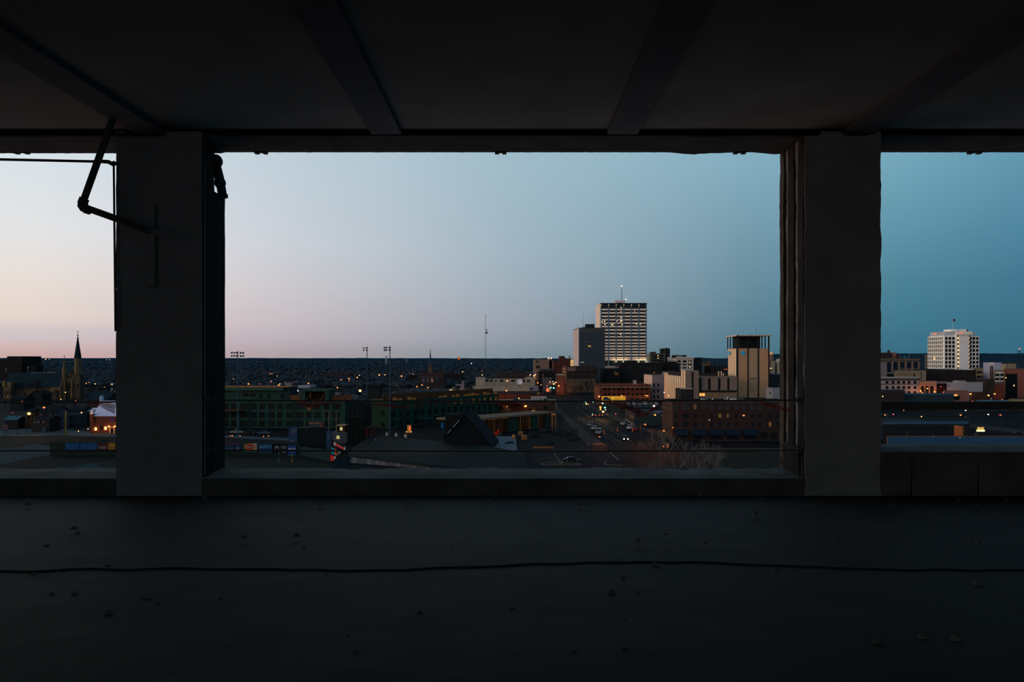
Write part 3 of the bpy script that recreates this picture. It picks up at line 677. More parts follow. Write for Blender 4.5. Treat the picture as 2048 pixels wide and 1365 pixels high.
# podium wings of the same complex, each its own block
m_tan2 = mat('brown_precast', (98, 84, 76), rough=.9, var=.08, vs=.3, bump=.3)
b_ = Bld('precast_wing', 'brown precast block with dark slots between the fluted block and crowned tower', 1398.4, 1473, 754.5, 458, 26, m_tan2, par=1)
for a, c in ((1399, 1402), (1416, 1421), (1436, 1440.5), (1454.5, 1458.5)): b_.fbox('slot', a, c, 757, 781, m_dk, .12)
for a, c in ((1402.5, 1415.5), (1421.5, 1435.5), (1441, 1454), (1459, 1473)): b_.fbox('panel', a, c, 754.6, 781, m_tan2, .6)
b_.fbox('shopfront_band', 1399, 1473, 781.5, 784, m_dk, 1.0)
for a, c, m_ in ((1399, 1403, lit_o), (1404, 1409.5, lit_o), (1412.5, 1423, lit_d), (1428, 1438, lit_d)):
    b_.fbox('lit_window', a, c, 787, 792.5, m_, .2)
b_ = Bld('precast_annex', 'low brown precast annex in front of the crowned tower', 1458.5, 1474.5, 754, 545, 8, m_tan2, par=.8)
D = 455; k = D / FP
zt = Z(741.5, D)
t = empty('fluted_block', (S(1370, D), D + 30, 0), 'precast block with tall vertical fluted fins facing left', 'building')
x0 = S(1371.5, D); x1 = S(1397.5, D)
MB().box(x0, x1, D, D + 12, 0, zt).build('wall', m_tan2, t)
MB().box(S(1383.2, D), S(1387, D), D - .1, D, 0, zt - .8).build('slot', m_dk, t)
MB().box(x0 - .05, x0, D, D + 59, 0, Z(745, D)).build('side_backing', m_dk, t)
MB().box(x0 + .1, x1, D + 12, D + 60, 0, Z(752, D)).build('rear_wall', m_dk, t)
yy_ = D + .2; i = 0
while yy_ < D + 58:
    px = 1024 + x0 * FP / yy_; h = zt if yy_ < D + 10 else (Z(745.5, D + 58) if yy_ > D + 47 else Z(751.5, D + 30))
    MB().box(x0 - .4, x0 + .02, yy_, yy_ + 3.9, 0, h).build('fin', m_tanL, t)
    if 12 < yy_ - D < 46: MB().box(x0 - .47, x0 - .4, yy_ + .3, yy_ + 3.6, Z(766, D + 30), h - .6).build('pale_panel', mat('whitish_panel', (186, 170, 144), var=.03), t)
    yy_ += 6.4; i += 1
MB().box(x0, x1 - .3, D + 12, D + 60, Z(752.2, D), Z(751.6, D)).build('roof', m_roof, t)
# dark entrance box and base wall in front of fluted block
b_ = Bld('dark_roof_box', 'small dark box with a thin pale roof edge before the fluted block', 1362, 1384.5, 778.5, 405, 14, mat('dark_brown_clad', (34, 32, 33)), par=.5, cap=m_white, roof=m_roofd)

# ---- four-storey brown brick building, front right
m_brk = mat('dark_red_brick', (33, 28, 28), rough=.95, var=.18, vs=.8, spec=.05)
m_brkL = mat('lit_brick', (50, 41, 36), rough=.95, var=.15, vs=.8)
b_ = Bld('brick_warehouse', 'long dark brick warehouse with blue awnings at right of the street', 1345.5, 1600, 803.5, 273, 19, m_brk, par=.9, roof=mat('pale_roof', (62, 72, 80), rough=.9, var=.35, vs=.6), cap=None)
D = 273; k = D / FP
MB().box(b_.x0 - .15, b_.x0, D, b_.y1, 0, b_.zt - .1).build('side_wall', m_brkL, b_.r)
for y in (806.5, 820): MB().box(b_.x0 - .45, b_.x0 - .1, D, b_.y1, Z(y + .9, D), Z(y, D)).build('string_course', mat('stone_course', (84, 66, 54), var=.1), b_.r)
MB().box(b_.x0 - .4, b_.x1, D - .4, D, Z(806.6, D), Z(805, D)).build('cornice', mat('brick_cornice', (52, 50, 50), var=.1), b_.r)
m_wg = mat('dim_pane', (28, 36, 40), rough=.4, var=0)
row1 = [1352, 1368, 1373.8, 1390.2, 1406.5, 1422.5, 1439.8, 1455.5, 1472.5, 1487.5, 1505.5, 1519.5, 1540, 1556]
for x, lit in zip(row1, [None, None, None, lit_d, None, None, None, None, None, None, None, None, None, None]):
    win(b_.r, S(x, D), D, Z(818.5, D), 5.6 * k, 9 * k, lit or m_wg, m_brkL if False else m_frame, 'f', t=.08, dep=.08)
for x in row1:
    g = {1439.8: lit_d, 1455.5: lit_d}.get(x, m_glass)
    win(b_.r, S(x, D), D, Z(836, D), 5.4 * k, 8 * k, lit_d if x == 1455.5 else mat('dim_yellow', (20, 20, 20), emit=((.8, .5, .08), .12), var=0) if x == 1439.8 else g, m_frameD, 'f', t=.08, dep=.08)
    g = lit_o if False else None
    win(b_.r, S(x, D), D, Z(853.5, D), 5.4 * k, 9 * k, mat('dim_orange', (20, 20, 20), emit=((.8, .26, .04), .15), var=0) if x == 1540 else (m_wg if x == 1487.5 else m_glass), m_frameD, 'f', t=.08, dep=.08)
m_awn = mat('blue_awning', (12, 26, 38), rough=.8, var=.08)
for a, c in ((1352, 1375), (1385, 1412), (1420, 1447), (1452, 1480), (1486, 1514)):
    xx0, xx1 = S(a, D), S(c, D); zz1, zz0 = Z(858.5, D), Z(869.5, D)
    b = MB(); b.loft([(xx0, D, zz1), (xx0, D - 1.6, zz0), (xx0, D - 1.6, zz0 - .15), (xx0, D, zz0 - .15)], [(xx1, D, zz1), (xx1, D - 1.6, zz0), (xx1, D - 1.6, zz0 - .15), (xx1, D, zz0 - .15)])
    b.build('awning', m_awn, b_.r)
    MB().box(xx0 + .3, xx1 - .3, D - .08, D, .2, zz0).build('shopfront', m_glass, b_.r)
for a in (1529, 1548): win(b_.r, S(a, D), D, .1, 2, 2.6, m_glass2, m_frameD)
MB().box(b_.x0, b_.x1, D - .25, D, Z(858, D), Z(857.2, D)).build('string_course', mat('brick_cornice2', (44, 42, 40), var=.1), b_.r)
random.seed(3)
for i in range(34):   # vents, skylights and fans on this roof
    x = random.uniform(b_.x0 + 3, b_.x1 - 3); y = random.uniform(D + 2, D + 17); s_ = random.uniform(.3, .9); z = b_.zt - .8
    r_ = empty('roof_vent', (x, y, z), None); r_.parent = b_.r; r_.location = Vector((x, y, z)) - b_.r.location
    if i % 3 == 0: MB().box(x - s_ * 1.4, x + s_ * 1.4, y - s_, y + s_, z, z + s_ * 1.3).build('housing', random.choice([m_white, m_frame, m_dk]), r_)
    elif i % 3 == 1: MB().tube((x, y, z), (x, y, z + s_ * 1.5), .16, n=8).cone((x, y, z + s_ * 1.5), .34, .25).build('housing', random.choice([m_frame, m_white]), r_)
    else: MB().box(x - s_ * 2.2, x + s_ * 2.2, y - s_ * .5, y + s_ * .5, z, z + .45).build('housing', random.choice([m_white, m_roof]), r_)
b2 = Bld('stair_head', 'small grey metal stair head on the warehouse roof beside the right column', 1545.5, 1600, 777, 300, 8, mat('grey_metal', (96, 98, 104), var=.05), par=.3)
win(b2.r, b2.x0, 303, Z(790, 300), 1.2, 1, m_glass2, None, 'l')

# ---- street lamp, signal and car builders
def bulb_r(sz, D): return .31 * sz * D / FP
def street_lamp(px, py, c='o', sz=4, label='', group=None, h=9.0, arm=0, D=None, power=0, pole=True, cat='street lamp', name='street_lamp', pcol=None):
    D = D or GD(py, h); h = Z(py, D)
    X = S(px, D); t = empty(name, (X, D, 0), label, cat, group)
    r_ = bulb_r(sz, D)
    MB().ball((X, D, h - r_ * .3), r_, 8, 6, .8).build('bulb', COLS[c], t)
    if pole:
        a = arm or (1.6 if px < 1150 else -1.6); pr = .09 if D < 500 else .12
        b = MB().tube((X + a, D + .3, 0), (X + a, D + .3, h + .1), pr, pr * .6, 6); b.build('pole', m_frameD, t)
        MB().tube((X + a, D + .3, h - .2), (X, D, h + r_ * .9), .05, n=5).build('arm', m_frameD, t)
        MB().box(X - r_ * .9, X + r_ * .9, D - r_ * .7, D + r_ * .7, h + r_ * .45, h + r_ * .9).build('hood', m_frameD, t)
    if power:
        l = bpy.data.lights.new('lamp_light', 'POINT'); l.energy = power; l.shadow_soft_size = .4
        l.color = pcol or {'o': (1, .3, .08), 'y': (1, .55, .15), 'w': (1, .85, .7), 'R': (1, .2, .05)}.get(c, (1, .3, .08))
        lo = bpy.data.objects.new('lamp_light', l); COL.objects.link(lo); lo.parent = t; lo.location = (0, -r_ - .25, h - r_ - .2)
    return t
def signal(px, py, c='g', sz=4, label='', h=5.5, D=None, group=None):
    D = D or GD(py, h); h = Z(py, D); X = S(px, D); r_ = bulb_r(sz, D)
    t = empty('traffic_light', (X, D, 0), label, 'traffic light', group)
    MB().box(X - r_ * 1.4, X + r_ * 1.4, D + .05, D + r_ * 1.5, h - r_ * 1.5, h + r_ * 4).build('housing', m_frameD, t)
    MB().ball((X, D, h), r_, 8, 6).build('lens', COLS[c], t)
    MB().tube((X + 1.2, D + .6, 0), (X + 1.2, D + .6, h + r_ * 4), .09, n=6).tube((X + 1.2, D + .6, h + r_ * 3.6), (X, D + .5, h + r_ * 3.6), .05, n=5).build('pole', m_frameD, t)
    return t

CARM = {}
def car_meshes(kind):
    if kind in CARM: return CARM[kind]
    Ls, Hs = {'sedan': (4.6, 1.42), 'suv': (4.7, 1.75), 'van': (5.0, 2.05), 'truck': (5.4, 1.85)}[kind]; Wd = .9; h2 = Hs; hb = .95 if kind != 'sedan' else .88
    prof = {'sedan': [(-2.3, .35), (-2.3, .72), (-1.2, .9), (1.55, .92), (2.3, .82), (2.3, .35)],
            'suv': [(-2.35, .4), (-2.35, .85), (-1.3, 1.02), (2.2, 1.05), (2.35, .9), (2.35, .4)],
            'van': [(-2.5, .4), (-2.5, .95), (-1.8, 1.1), (2.4, 1.15), (2.5, 1.0), (2.5, .4)],
            'truck': [(-2.7, .45), (-2.7, .95), (-1.5, 1.08), (2.6, 1.08), (2.7, .95), (2.7, .45)]}[kind]
    cab = {'sedan': [(-1.15, .9), (-.45, 1.4), (.85, 1.42), (1.6, .92)], 'suv': [(-1.2, 1.02), (-.6, 1.68), (1.9, 1.72), (2.25, 1.05)],
           'van': [(-1.7, 1.1), (-1.0, 1.95), (2.3, 2.0), (2.45, 1.15)], 'truck': [(-1.4, 1.08), (-.8, 1.78), (.5, 1.8), (.75, 1.08)]}[kind]
    body = MB(); body.loft([(-Wd, y, z) for y, z in prof], [(Wd, y, z) for y, z in prof])
    roof = MB(); i = .16; c = cab
    roof.loft([(-Wd + .06, y, z) for y, z in c], [(Wd - .06, y, z) for y, z in c])
    gl = MB(); e = .012
    def lerp(a, b, t): return (a[0] + (b[0] - a[0]) * t, a[1] + (b[1] - a[1]) * t)
    for sx_ in (-1, 1):
        xo = sx_ * (Wd - .06 + e); q = [lerp(c[0], c[1], .1), lerp(c[0], c[1], .85), lerp(c[3], c[2], .85), lerp(c[3], c[2], .1)]
        q = [(y + (.12 if i_ < 2 else -.12), z) for i_, (y, z) in enumerate(q)]
        gl.add([(xo, y, z) for y, z in q], [(0, 1, 2, 3)])
    for a, b_, s_ in ((c[0], c[1], -1), (c[3], c[2], 1)):
        p, q = lerp(a, b_, .1), lerp(a, b_, .9)
        gl.add([(-Wd + .18, p[0] + s_ * e, p[1] + e), (Wd - .18, p[0] + s_ * e, p[1] + e), (Wd - .2, q[0] + s_ * e, q[1] + e), (-Wd + .2, q[0] + s_ * e, q[1] + e)], [(0, 1, 2, 3)])
    wh = MB().tube((-.11, 0, 0), (.11, 0, 0), .34, n=14).mesh('wheel', mat('tyre', (16, 16, 17), var=0))
    hub = MB().tube((-.125, 0, 0), (.125, 0, 0), .19, n=10).mesh('hub', mat('alloy', (90, 88, 84), rough=.4, var=0))
    hl = MB().box(-.17, .17, -.04, .04, -.09, .09)
    CARM[kind] = (body, roof, gl, wh, hub, hl, prof); return CARM[kind]
def car(px, py, kind, col, heading, label, group=None, head=None, tail=None, name=None, X=None, D=None):
    """heading in degrees: 0 = nose towards the camera, 180 = driving away"""
    if D is None: X, D = G(px, py)
    body, roof, gl, wh, hub, hl, prof = car_meshes(kind)
    t = empty(name or {'sedan': 'car', 'suv': 'car', 'van': 'van', 'truck': 'pickup_truck'}[kind], (X, D, .10), label, {'van': 'van', 'truck': 'pickup truck'}.get(kind, 'car'), group)
    t.rotation_euler = (0, 0, R(heading))
    pm = mat('car_paint_%s' % '_'.join(map(str, col)), col, rough=.5, var=0, spec=.15)
    def ln(nm, me, loc=(0, 0, 0)):
        o = bpy.data.objects.new(nm, me); COL.objects.link(o); o.parent = t; o.location = loc; return o
    ln('body', body.mesh('body', pm)); ln('cabin', roof.mesh('cabin', pm)); ln('windows', gl.mesh('windows', m_glass))
    for sx_ in (-.82, .82):
        for y in (prof[0][0] + .9, prof[-1][0] - .9):
            w = ln('wheel', wh, (sx_, y, .34)); h_ = bpy.data.objects.new('hub', hub); COL.objects.link(h_); h_.parent = w
        ln('headlight', hl.mesh('headlight', head or mat('lamp_glass', (110, 110, 112), var=0)), (sx_ * .78, prof[0][0], prof[1][1] - .12))
        ln('tail_light', hl.mesh('tail_light', tail or mat('tail_glass', (70, 16, 14), var=0)), (sx_ * .82, prof[-1][0], prof[1][1] + .02))
    return t

# ---- bare trees
def bare_tree_mesh(seed, H=9.0, depth=6, spread=.5, thin=1.0):
    rs = random.Random(seed); b = MB(); 
    def grow(p, d, ln_, r_, k):
        q = p + d * ln_; b.tube(p, q, r_, r_ * .72, 5 if k > 2 else 3)
        if k == 0: return
        n = 3 if k >= depth - 1 else 2 + (rs.random() < .35)
        for i in range(n):
            a = rs.uniform(0, 2 * math.pi); s_ = rs.uniform(.5, 1.2) * spread
            nd = (d + Vector((math.cos(a) * s_, math.sin(a) * s_, rs.uniform(-.05, .3)))).normalized()
            grow(q if i < 2 else p + d * ln_ * rs.uniform(.5, .95), nd, ln_ * rs.uniform(.66, .86), r_ * .66, k - 1)
    grow(Vector((0, 0, -.1)), Vector((rs.uniform(-.1, .1), rs.uniform(-.1, .1), 1)).normalized(), H * .26, .16 * thin, depth)
    return b
m_bark = mat('dark_bark', (22, 26, 28), rough=1, var=.1)
m_birch = mat('pale_bark', (68, 65, 62), rough=.95, var=.35, vs=1.5)
m_bark2 = mat('warm_bark', (34, 31, 30), rough=1, var=.2)
tree_me = [bare_tree_mesh(s_, 9, 6, .55).mesh('bare_tree', m_bark) for s_ in (1, 2, 3, 4)]

# ================================================================== buildings, far to near
m_rbrk = mat('red_brown_brick', (58, 38, 34), rough=.95, var=.12, vs=.3)
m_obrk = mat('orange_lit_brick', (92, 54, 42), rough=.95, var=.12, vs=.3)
m_tanb = mat('tan_brick', (96, 80, 72), rough=.95, var=.1, vs=.3)
m_dkb = mat('near_black_brick', (26, 26, 27), rough=.95, var=.15, vs=.2)
m_dkb2 = mat('dark_brown_brick', (38, 34, 34), rough=.95, var=.12, vs=.2)
m_beige = mat('beige_wall', (122, 110, 98), rough=.95, var=.1, vs=.3)
m_greyw = mat('grey_wall', (92, 92, 98), rough=.95, var=.06, vs=.2)
m_lil = mat('lilac_grey_wall', (98, 88, 92), rough=.95, var=.05, vs=.2)
m_greyb = mat('grey_block', (34, 44, 50), rough=.95, var=.15, vs=.3)

# centre distance
b_ = Bld('clinic_block', 'tan brick block with round dark emblem on the horizon, left of the glass tower', 1069, 1098.5, 719.5, 980, 60, m_tanb, par=.8)
b_.front([1074, 1077.8], [734.5], 3, 4.5, g=m_glass2); cc = (b_.X(1074.3), b_.Z(723.6)); pts = [(cc[0] + 1.3 * math.cos(a * math.pi / 8), cc[1] + 1.3 * math.sin(a * math.pi / 8)) for a in range(16)]
MB().loft([(x, 980 - .1, z) for x, z in pts], [(x, 980 - .3, z) for x, z in pts]).build('emblem', m_frameD, b_.r)
MB().box(b_.X(1096), b_.X(1103.5), 984, 996, 10, b_.Z(717.6)).build('plant_room', m_greyw, b_.r)
for a in (1097.2, 1102.6): MB().ball((b_.X(a), 982, b_.Z(716.8)), .75, 8, 6).build('beacon', MATS['beacon'], b_.r)
MB().box(b_.X(1098.7), b_.X(1106), 984, 1010, 0, b_.Z(721)).build('rear_wing', m_dkb, b_.r)
b_ = Bld('brick_tower_block', 'dark red brick tower block with taller lift shaft, left of the glass tower', 1107.5, 1131, 722, 860, 40, m_rbrk)
MB().box(b_.X(1119.5), b_.X(1130), 861, 880, 0, b_.Z(712.6)).build('lift_shaft', m_rbrk, b_.r)
MB().box(b_.X(1106.2), b_.X(1108), 859, 862, 0, b_.Z(722)).build('corner_pier', m_obrk, b_.r)
MB().box(b_.X(1126), b_.X(1141), 859, 890, 0, b_.Z(718)).build('rear_wing', m_rbrk, b_.r)
mast('chimney', 1139, 711.7, 740, 900, 1.0, m_rbrk, 'square brick chimney behind the red brick tower block', 'chimney')
t = empty('lit_cupola', (S(1144.5, 915), 915, 0), 'floodlit yellow domed cupola just left of the glass tower', 'cupola')
m_cup = mat('cupola_stone', (200, 160, 90), var=.05, emit=((1, .68, .22), .55)); m_gold = mat('gilded_dome', (190, 150, 80), var=.05, emit=((1, .66, .25), .35))  # floodlighting put into the stone and dome as their own glow
MB().tube((S(1144.5, 915), 915, 0), (S(1144.5, 915), 915, Z(731, 915)), 3.6, 3.4, 8).build('drum', m_cup, t)
MB().tube((S(1144.5, 915), 915, Z(731, 915)), (S(1144.5, 915), 915, Z(724, 915)), 2.5, 2.3, 8).build('lantern', m_cup, t)
MB().ball((S(1144.5, 915), 915, Z(723.5, 915)), 2.4, 12, 8, 1.05).build('dome', m_gold, t)
for a in range(6):
    an = a * math.pi / 3 + .3; MB().box(S(1144.5, 915) + 2.5 * math.cos(an) - .4, S(1144.5, 915) + 2.5 * math.cos(an) + .4, 915 + 2.5 * math.sin(an) - .4, 915 + 2.5 * math.sin(an) + .4, Z(730, 915), Z(726, 915)).build('opening', m_glass2, t)
b_ = Bld('brown_office_block', 'brown brick office block with a stone base, before the glass tower', 1133, 1194.5, 733.5, 640, 45, m_dkb2, par=.6)
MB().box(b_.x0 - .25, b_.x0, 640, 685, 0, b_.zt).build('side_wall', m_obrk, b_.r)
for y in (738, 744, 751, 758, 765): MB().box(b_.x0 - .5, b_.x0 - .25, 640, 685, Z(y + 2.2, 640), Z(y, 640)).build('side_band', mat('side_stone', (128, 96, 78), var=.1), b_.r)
b_.fbox('pale_patch', 1134.5, 1151, 734.5, 742.8, mat('dusty_pink_render', (86, 70, 68), var=.05), .1)
b_.fbox('stone_base', 1134, 1191.5, 758, 800, mat('rubble_stone', (66, 58, 48), rough=1, var=.3, vs=.8, bump=.5), .6)
b_.front([1139.7, 1148.7, 1154.3, 1164, 1173, 1178.3, 1188.5], [744.5], 3.4, 3.4, g=m_glass2)
b_.front([1139.8, 1151.5, 1164], [753.5], 2.6, 3.6, g=m_glass2); b_.front([1173, 1178.5], [752.6], 2.6, 1.6, g=m_glass2)
b_ = Bld('orange_brick_pier_building', 'narrow orange-lit brick building with a flat white roof, beside the street', 1114, 1130, 747.5, 600, 26, m_dkb2, roof=m_white)
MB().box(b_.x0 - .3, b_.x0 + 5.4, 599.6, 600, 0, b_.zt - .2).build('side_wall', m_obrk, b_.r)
MB().box(b_.x0 - .35, b_.x0 + 5.6, 599.3, 599.6, b_.zt - 1.4, b_.zt - .2).build('cornice', m_beige, b_.r)
b_ = Bld('black_infill_block', 'near black low block across the street from the orange pier building', 1078, 1113, 744, 720, 30, m_dkb)
b_ = Bld('teal_roof_hall', 'low hall with a pale teal pitched roof in front of the tan clinic', 1081, 1106, 738.5, 860, 20, m_greyb, par=.3, roof=m_white)
b_ = Bld('grey_shop_block', 'small grey shop block behind the street lights', 1087, 1104, 756.5, 640, 20, mat('dull_grey', (58, 60, 64), var=.05))
b_.fbox('sign_band', 1096, 1112, 766.5, 769.5, mat('dull_white', (96, 90, 86)), .4)
for a, c, h in ((1073.5, 744, 766), (1086, 750, 768)):
    MB()
    tt = empty('lit_pier', (S(a, 700), 700, 0), 'tall orange-lit brick pier %s along the distant street' % ('nearest the emblem block' if a < 1080 else 'standing right of its twin'), 'pier')
    MB().box(S(a - 1, 700), S(a + 1, 700), 700, 703, 0, Z(c, 700)).build('shaft', m_obrk, tt); MB().box(S(a - 1.3, 700), S(a + 1.3, 700), 699.6, 703.4, Z(c, 700), Z(c - .8, 700)).build('cap', m_beige, tt)

# dark older blocks under the big tower
b_ = Bld('dark_high_block', 'nearly black old office block in front of the tallest tower', 1240, 1325, 726.5, 660, 30, m_dkb, par=.8)
b_.front([1256, 1261.5, 1281, 1286.5, 1291, 1301, 1311], [737, 745.5, 754], 2.4, 3, g=mat('dull_teal_pane', (24, 38, 42), rough=.3, var=0), fr=None)
MB().box(b_.X(1254), b_.X(1273), 662, 680, b_.zt - 1, b_.Z(722.5)).build('penthouse', m_dkb, b_.r)
b_ = Bld('dark_low_annex', 'nearly black annex with a pale canopy under the tallest tower', 1210, 1240, 738.5, 655, 40, m_dkb)
b_.fbox('blue_panel', 1227.5, 1231.5, 742, 747, mat('teal_panel', (22, 66, 74)), .4); b_.fbox('orange_panel', 1228.5, 1236.5, 745.5, 751, mat('ochre_panel', (110, 70, 38)), .6)
b_.fbox('pale_canopy', 1210.5, 1237, 733.5, 736, m_lil, .6)
b_ = Bld('dark_cinema_block', 'dark brown block left of the arched white office building', 1318, 1359.5, 727, 695, 30, m_dkb, par=.5)
MB().box(b_.X(1322), b_.X(1355), 697, 710, b_.zt - .5, b_.Z(723.8)).build('roof_house', m_dkb, b_.r)
b_ = Bld('stepped_hotel', 'stepped tan hotel with dark bands, right of the tallest tower', 1301, 1330, 707.5, 950, 40, m_tanb, par=.5)
for y in (710.8, 715.5, 720.5): b_.fbox('window_band', 1306, 1327, y, y + 2.4, m_dk, .3)
for y in (711, 716): b_.fbox('lit_window', 1315, 1317, y, y + 1.6, lit_y, .5)
MB().box(b_.X(1305), b_.X(1312.5), 951, 970, b_.zt - 1, b_.Z(704)).build('stair_head', m_tanb, b_.r)
MB().box(b_.x0 - .3, b_.x0, 950, 990, 0, b_.zt).build('side_wall', m_tanL, b_.r)
b_ = Bld('stepped_hotel_tower', 'slim tan and dark stepped tower behind the stepped hotel', 1329, 1340, 697.2, 960, 30, m_dkb2, par=.4)
for y in (703.2, 708.8): b_.fbox('pale_band', 1329, 1340, y, y + 1, m_tanb, .4)
MB().box(b_.X(1329), b_.X(1331.4), 959.5, 962, 0, b_.zt).build('corner_pier', m_tanb, b_.r)
MB().box(b_.X(1331.5), b_.X(1333), 959, 961, 0, b_.Z(695.2)).build('flue', m_dk, b_.r)
for a, c, y, nm in ((1318.3, 692, 708, 'thin roof antenna above the stepped hotel'), (1354.5, 694.5, 712, 'thin roof antenna above the arched white office building')):
    mast('roof_antenna', a, c, y, 940, .12, m_frameD, nm, 'antenna')
m_wst = mat('white_terracotta', (150, 142, 136), rough=.9, var=.06, vs=.3)
b_ = Bld('arched_office', 'white terracotta office building with arched top windows', 1352.5, 1386.8, 714.5, 780, 45, m_wst, par=.9)
MB().box(b_.x0 - 1.2, b_.x1 + .8, 778.8, 780, b_.Z(717.5), b_.Z(716.3)).build('cornice', m_wst, b_.r)
MB().box(b_.x0 - .9, b_.x1 + .5, 779.2, 780, b_.Z(726), b_.Z(725.2)).build('cornice', m_wst, b_.r)
b_.left(8, [722.5], 1.6, 3.0, g=m_glass2)
def arch_win(b_, px, py0, py1, wpx, g=m_glass2, name='window', n=8, pro=.15):
    k = b_.D / FP; xc = b_.X(px); w = wpx * k / 2; zb = b_.Z(py1); zt = b_.Z(py0); r_ = min(w, (zt - zb) * .6)
    pts = [(xc - w, zb), (xc + w, zb)] + [(xc + w * math.cos(a * math.pi / n), zt - r_ + r_ * math.sin(a * math.pi / n)) for a in range(n + 1)]
    MB().loft([(x, b_.D + .05, z) for x, z in pts], [(x, b_.D - pro, z) for x, z in pts]).build(name, g, b_.r)
for a in (1358, 1369, 1380): arch_win(b_, a, 720.8, 725, 7.6)
for y in (729.6, 736, 742.5):
    for a in (1358, 1369, 1380): win(b_.r, b_.X(a), 780, b_.Z(y + 1.9), 7.6 * 780 / FP, 3.7 * 780 / FP, m_glass2, m_wst, 'f', t=.2, bars=(2, 0), dep=.15)
for a, y in ((1379.5, 724.2), (1380, 735.2), (1364, 743)): b_.fbox('lit_window', a - .8, a + .8, y - .8, y + .9, lit_y, .4)
MB().box(b_.X(1351.5), b_.X(1374.5), 783, 800, b_.zt - 1, b_.Z(710.5)).build('plant_room', m_dkb2, b_.r); MB().box(b_.X(1355), b_.X(1366), 782.6, 783, b_.zt, b_.Z(711.4)).build('plant_panel', m_greyw, b_.r)
b_ = Bld('dark_green_block', 'dark flat block immediately right of the arched white office building', 1387, 1404, 715.5, 785, 40, mat('very_dark_green', (22, 30, 32), var=.1))
b_ = Bld('orange_flat_block', 'small orange-tan flat-roofed block on the slope behind the precast wing', 1404, 1420.5, 723.5, 900, 30, mat('orange_tan', (92, 64, 50), var=.05))
b_.front([1408.8, 1412.2], [726], 1.6, 2.2, g=m_glass2)
b_ = Bld('grey_columned_house', 'small grey building with pale columns behind the precast wing', 1399, 1411, 730.5, 860, 20, mat('slate_grey', (70, 82, 90), var=.05))
for a in (1400.2, 1402.2): b_.fbox('column', a - .5, a + .5, 731.5, 738.5, m_beige, .8)
b_ = Bld('brown_flat_block', 'brown flat-roofed block with dim orange corner behind the precast wing', 1420.5, 1455, 733, 800, 25, m_dkb2)
MB().box(b_.X(1420.5), b_.X(1427), 799, 802, 0, b_.zt + .5).build('corner_pier', m_rbrk, b_.r)
b_.fbox('lit_strip', 1448, 1454.8, 738.4, 739.6, mat('dim_neon', (20, 20, 20), emit=((1, .2, .04), .5), var=0), .5)
b_ = Bld('low_tan_block', 'low tan block with upright pale fins behind the precast wing', 1398, 1456, 747.5, 560, 20, m_dkb2)
for a in (1437, 1442.5, 1446.5): b_.fbox('fin', a - .9, a + .9, 743 if a < 1445 else 747.5, 753, m_tanL, .6)
# behind the crowned tower, right
t = empty('gilded_dome_building', (S(1543.5, 1500), 1500, 0), 'distant building with a small golden dome right of the crowned tower', 'building')
MB().box(S(1540, 1500), S(1547, 1500), 1500, 1520, 0, Z(711, 1500)).build('base', m_tanb, t)
MB().tube((S(1543.5, 1500), 1502, 20), (S(1543.5, 1500), 1502, Z(708.5, 1500)), 2.6, n=10).build('drum', m_tanb, t)
MB().ball((S(1543.5, 1500), 1502, Z(708, 1500)), 3.0, 12, 8, 1.1).build('dome', mat('gold', (200, 150, 70), rough=.4, var=0, emit=((1, .6, .2), .15)), t)
MB().tube((S(1543.5, 1500), 1502, Z(706, 1500)), (S(1543.5, 1500), 1502, Z(703.5, 1500)), .4, .1, 5).build('finial', m_frameD, t)
b_ = Bld('tan_gable_church', 'tan stepped church block with a lit window right of the crowned tower', 1538, 1551.5, 722, 900, 30, m_tanb)
b_.fbox('lit_window', 1540, 1543.5, 736.3, 737.8, lit_y, .4); MB().box(b_.X(1543), b_.X(1549), 899, 902, 0, b_.Z(723)).build('bay', m_beige, b_.r)
t = empty('pale_gable_house', (S(1560, 900), 900, 0), 'pale gable end beside the right column', 'house')
MB().loft([(S(1554.5, 900), 900, 0), (S(1572, 900), 900, 0), (S(1572, 900), 900, Z(725, 900)), (S(1563, 900), 900, Z(718, 900)), (S(1554.5, 900), 900, Z(730, 900))], [(S(1554.5, 900), 915, 0), (S(1572, 900), 915, 0), (S(1572, 900), 915, Z(725, 900)), (S(1563, 900), 915, Z(718, 900)), (S(1554.5, 900), 915, Z(730, 900))]).build('wall', mat('pale_gable', (130, 120, 104), var=.04), t)
b_ = Bld('slatted_hall', 'dark slatted hall with a teal roof edge right of the crowned tower', 1538.5, 1580, 750, 600, 40, mat('slatted_dark', (34, 40, 42), var=.1), cap=mat('teal_edge', (42, 78, 92), var=0))
for i in range(16): b_.fbox('slat', 1540 + i * 2.2, 1540.9 + i * 2.2, 754, 780, mat('slat_grey', (46, 50, 52), var=0), .3)

# white painted block, red brick hall, billboard
D = 505
b_ = Bld('lilac_grey_building', 'plain lilac-grey painted building with small windows, right of the brick terrace', 1304.5, 1347, 750.8, 530, 32, m_lil, par=.4)
MB().box(b_.x0 - .2, b_.x0, 530, 562, 0, b_.zt - .1).build('side_wall', mat('glow_lit_side', (176, 146, 132), var=.04), b_.r)  # western glow put into the pink tone of this left wall
b_.front([1307.8, 1316.5, 1330], [770, 782, 794.5], 2.8, 5.2, g=m_glass2)
MB().box(b_.X(1328.5), b_.X(1331), 531, 537, b_.zt - 1, b_.Z(744.2)).build('chimney', m_lil, b_.r)
m_terr = mat('terrace_brick', (58, 37, 33), rough=.95, var=.15, vs=.5)
b_ = Bld('brick_terrace', 'long three-storey red brick building with a pale cornice behind the yellow billboard', 1199.5, 1301, 769.5, 520, 34, m_terr, par=1.6)
b_.fbox('cornice', 1198.5, 1301.5, 774.2, 775.2, m_beige, .6); b_.fbox('cornice', 1198.8, 1301.2, 768.6, 769.6, m_tanb, .4)
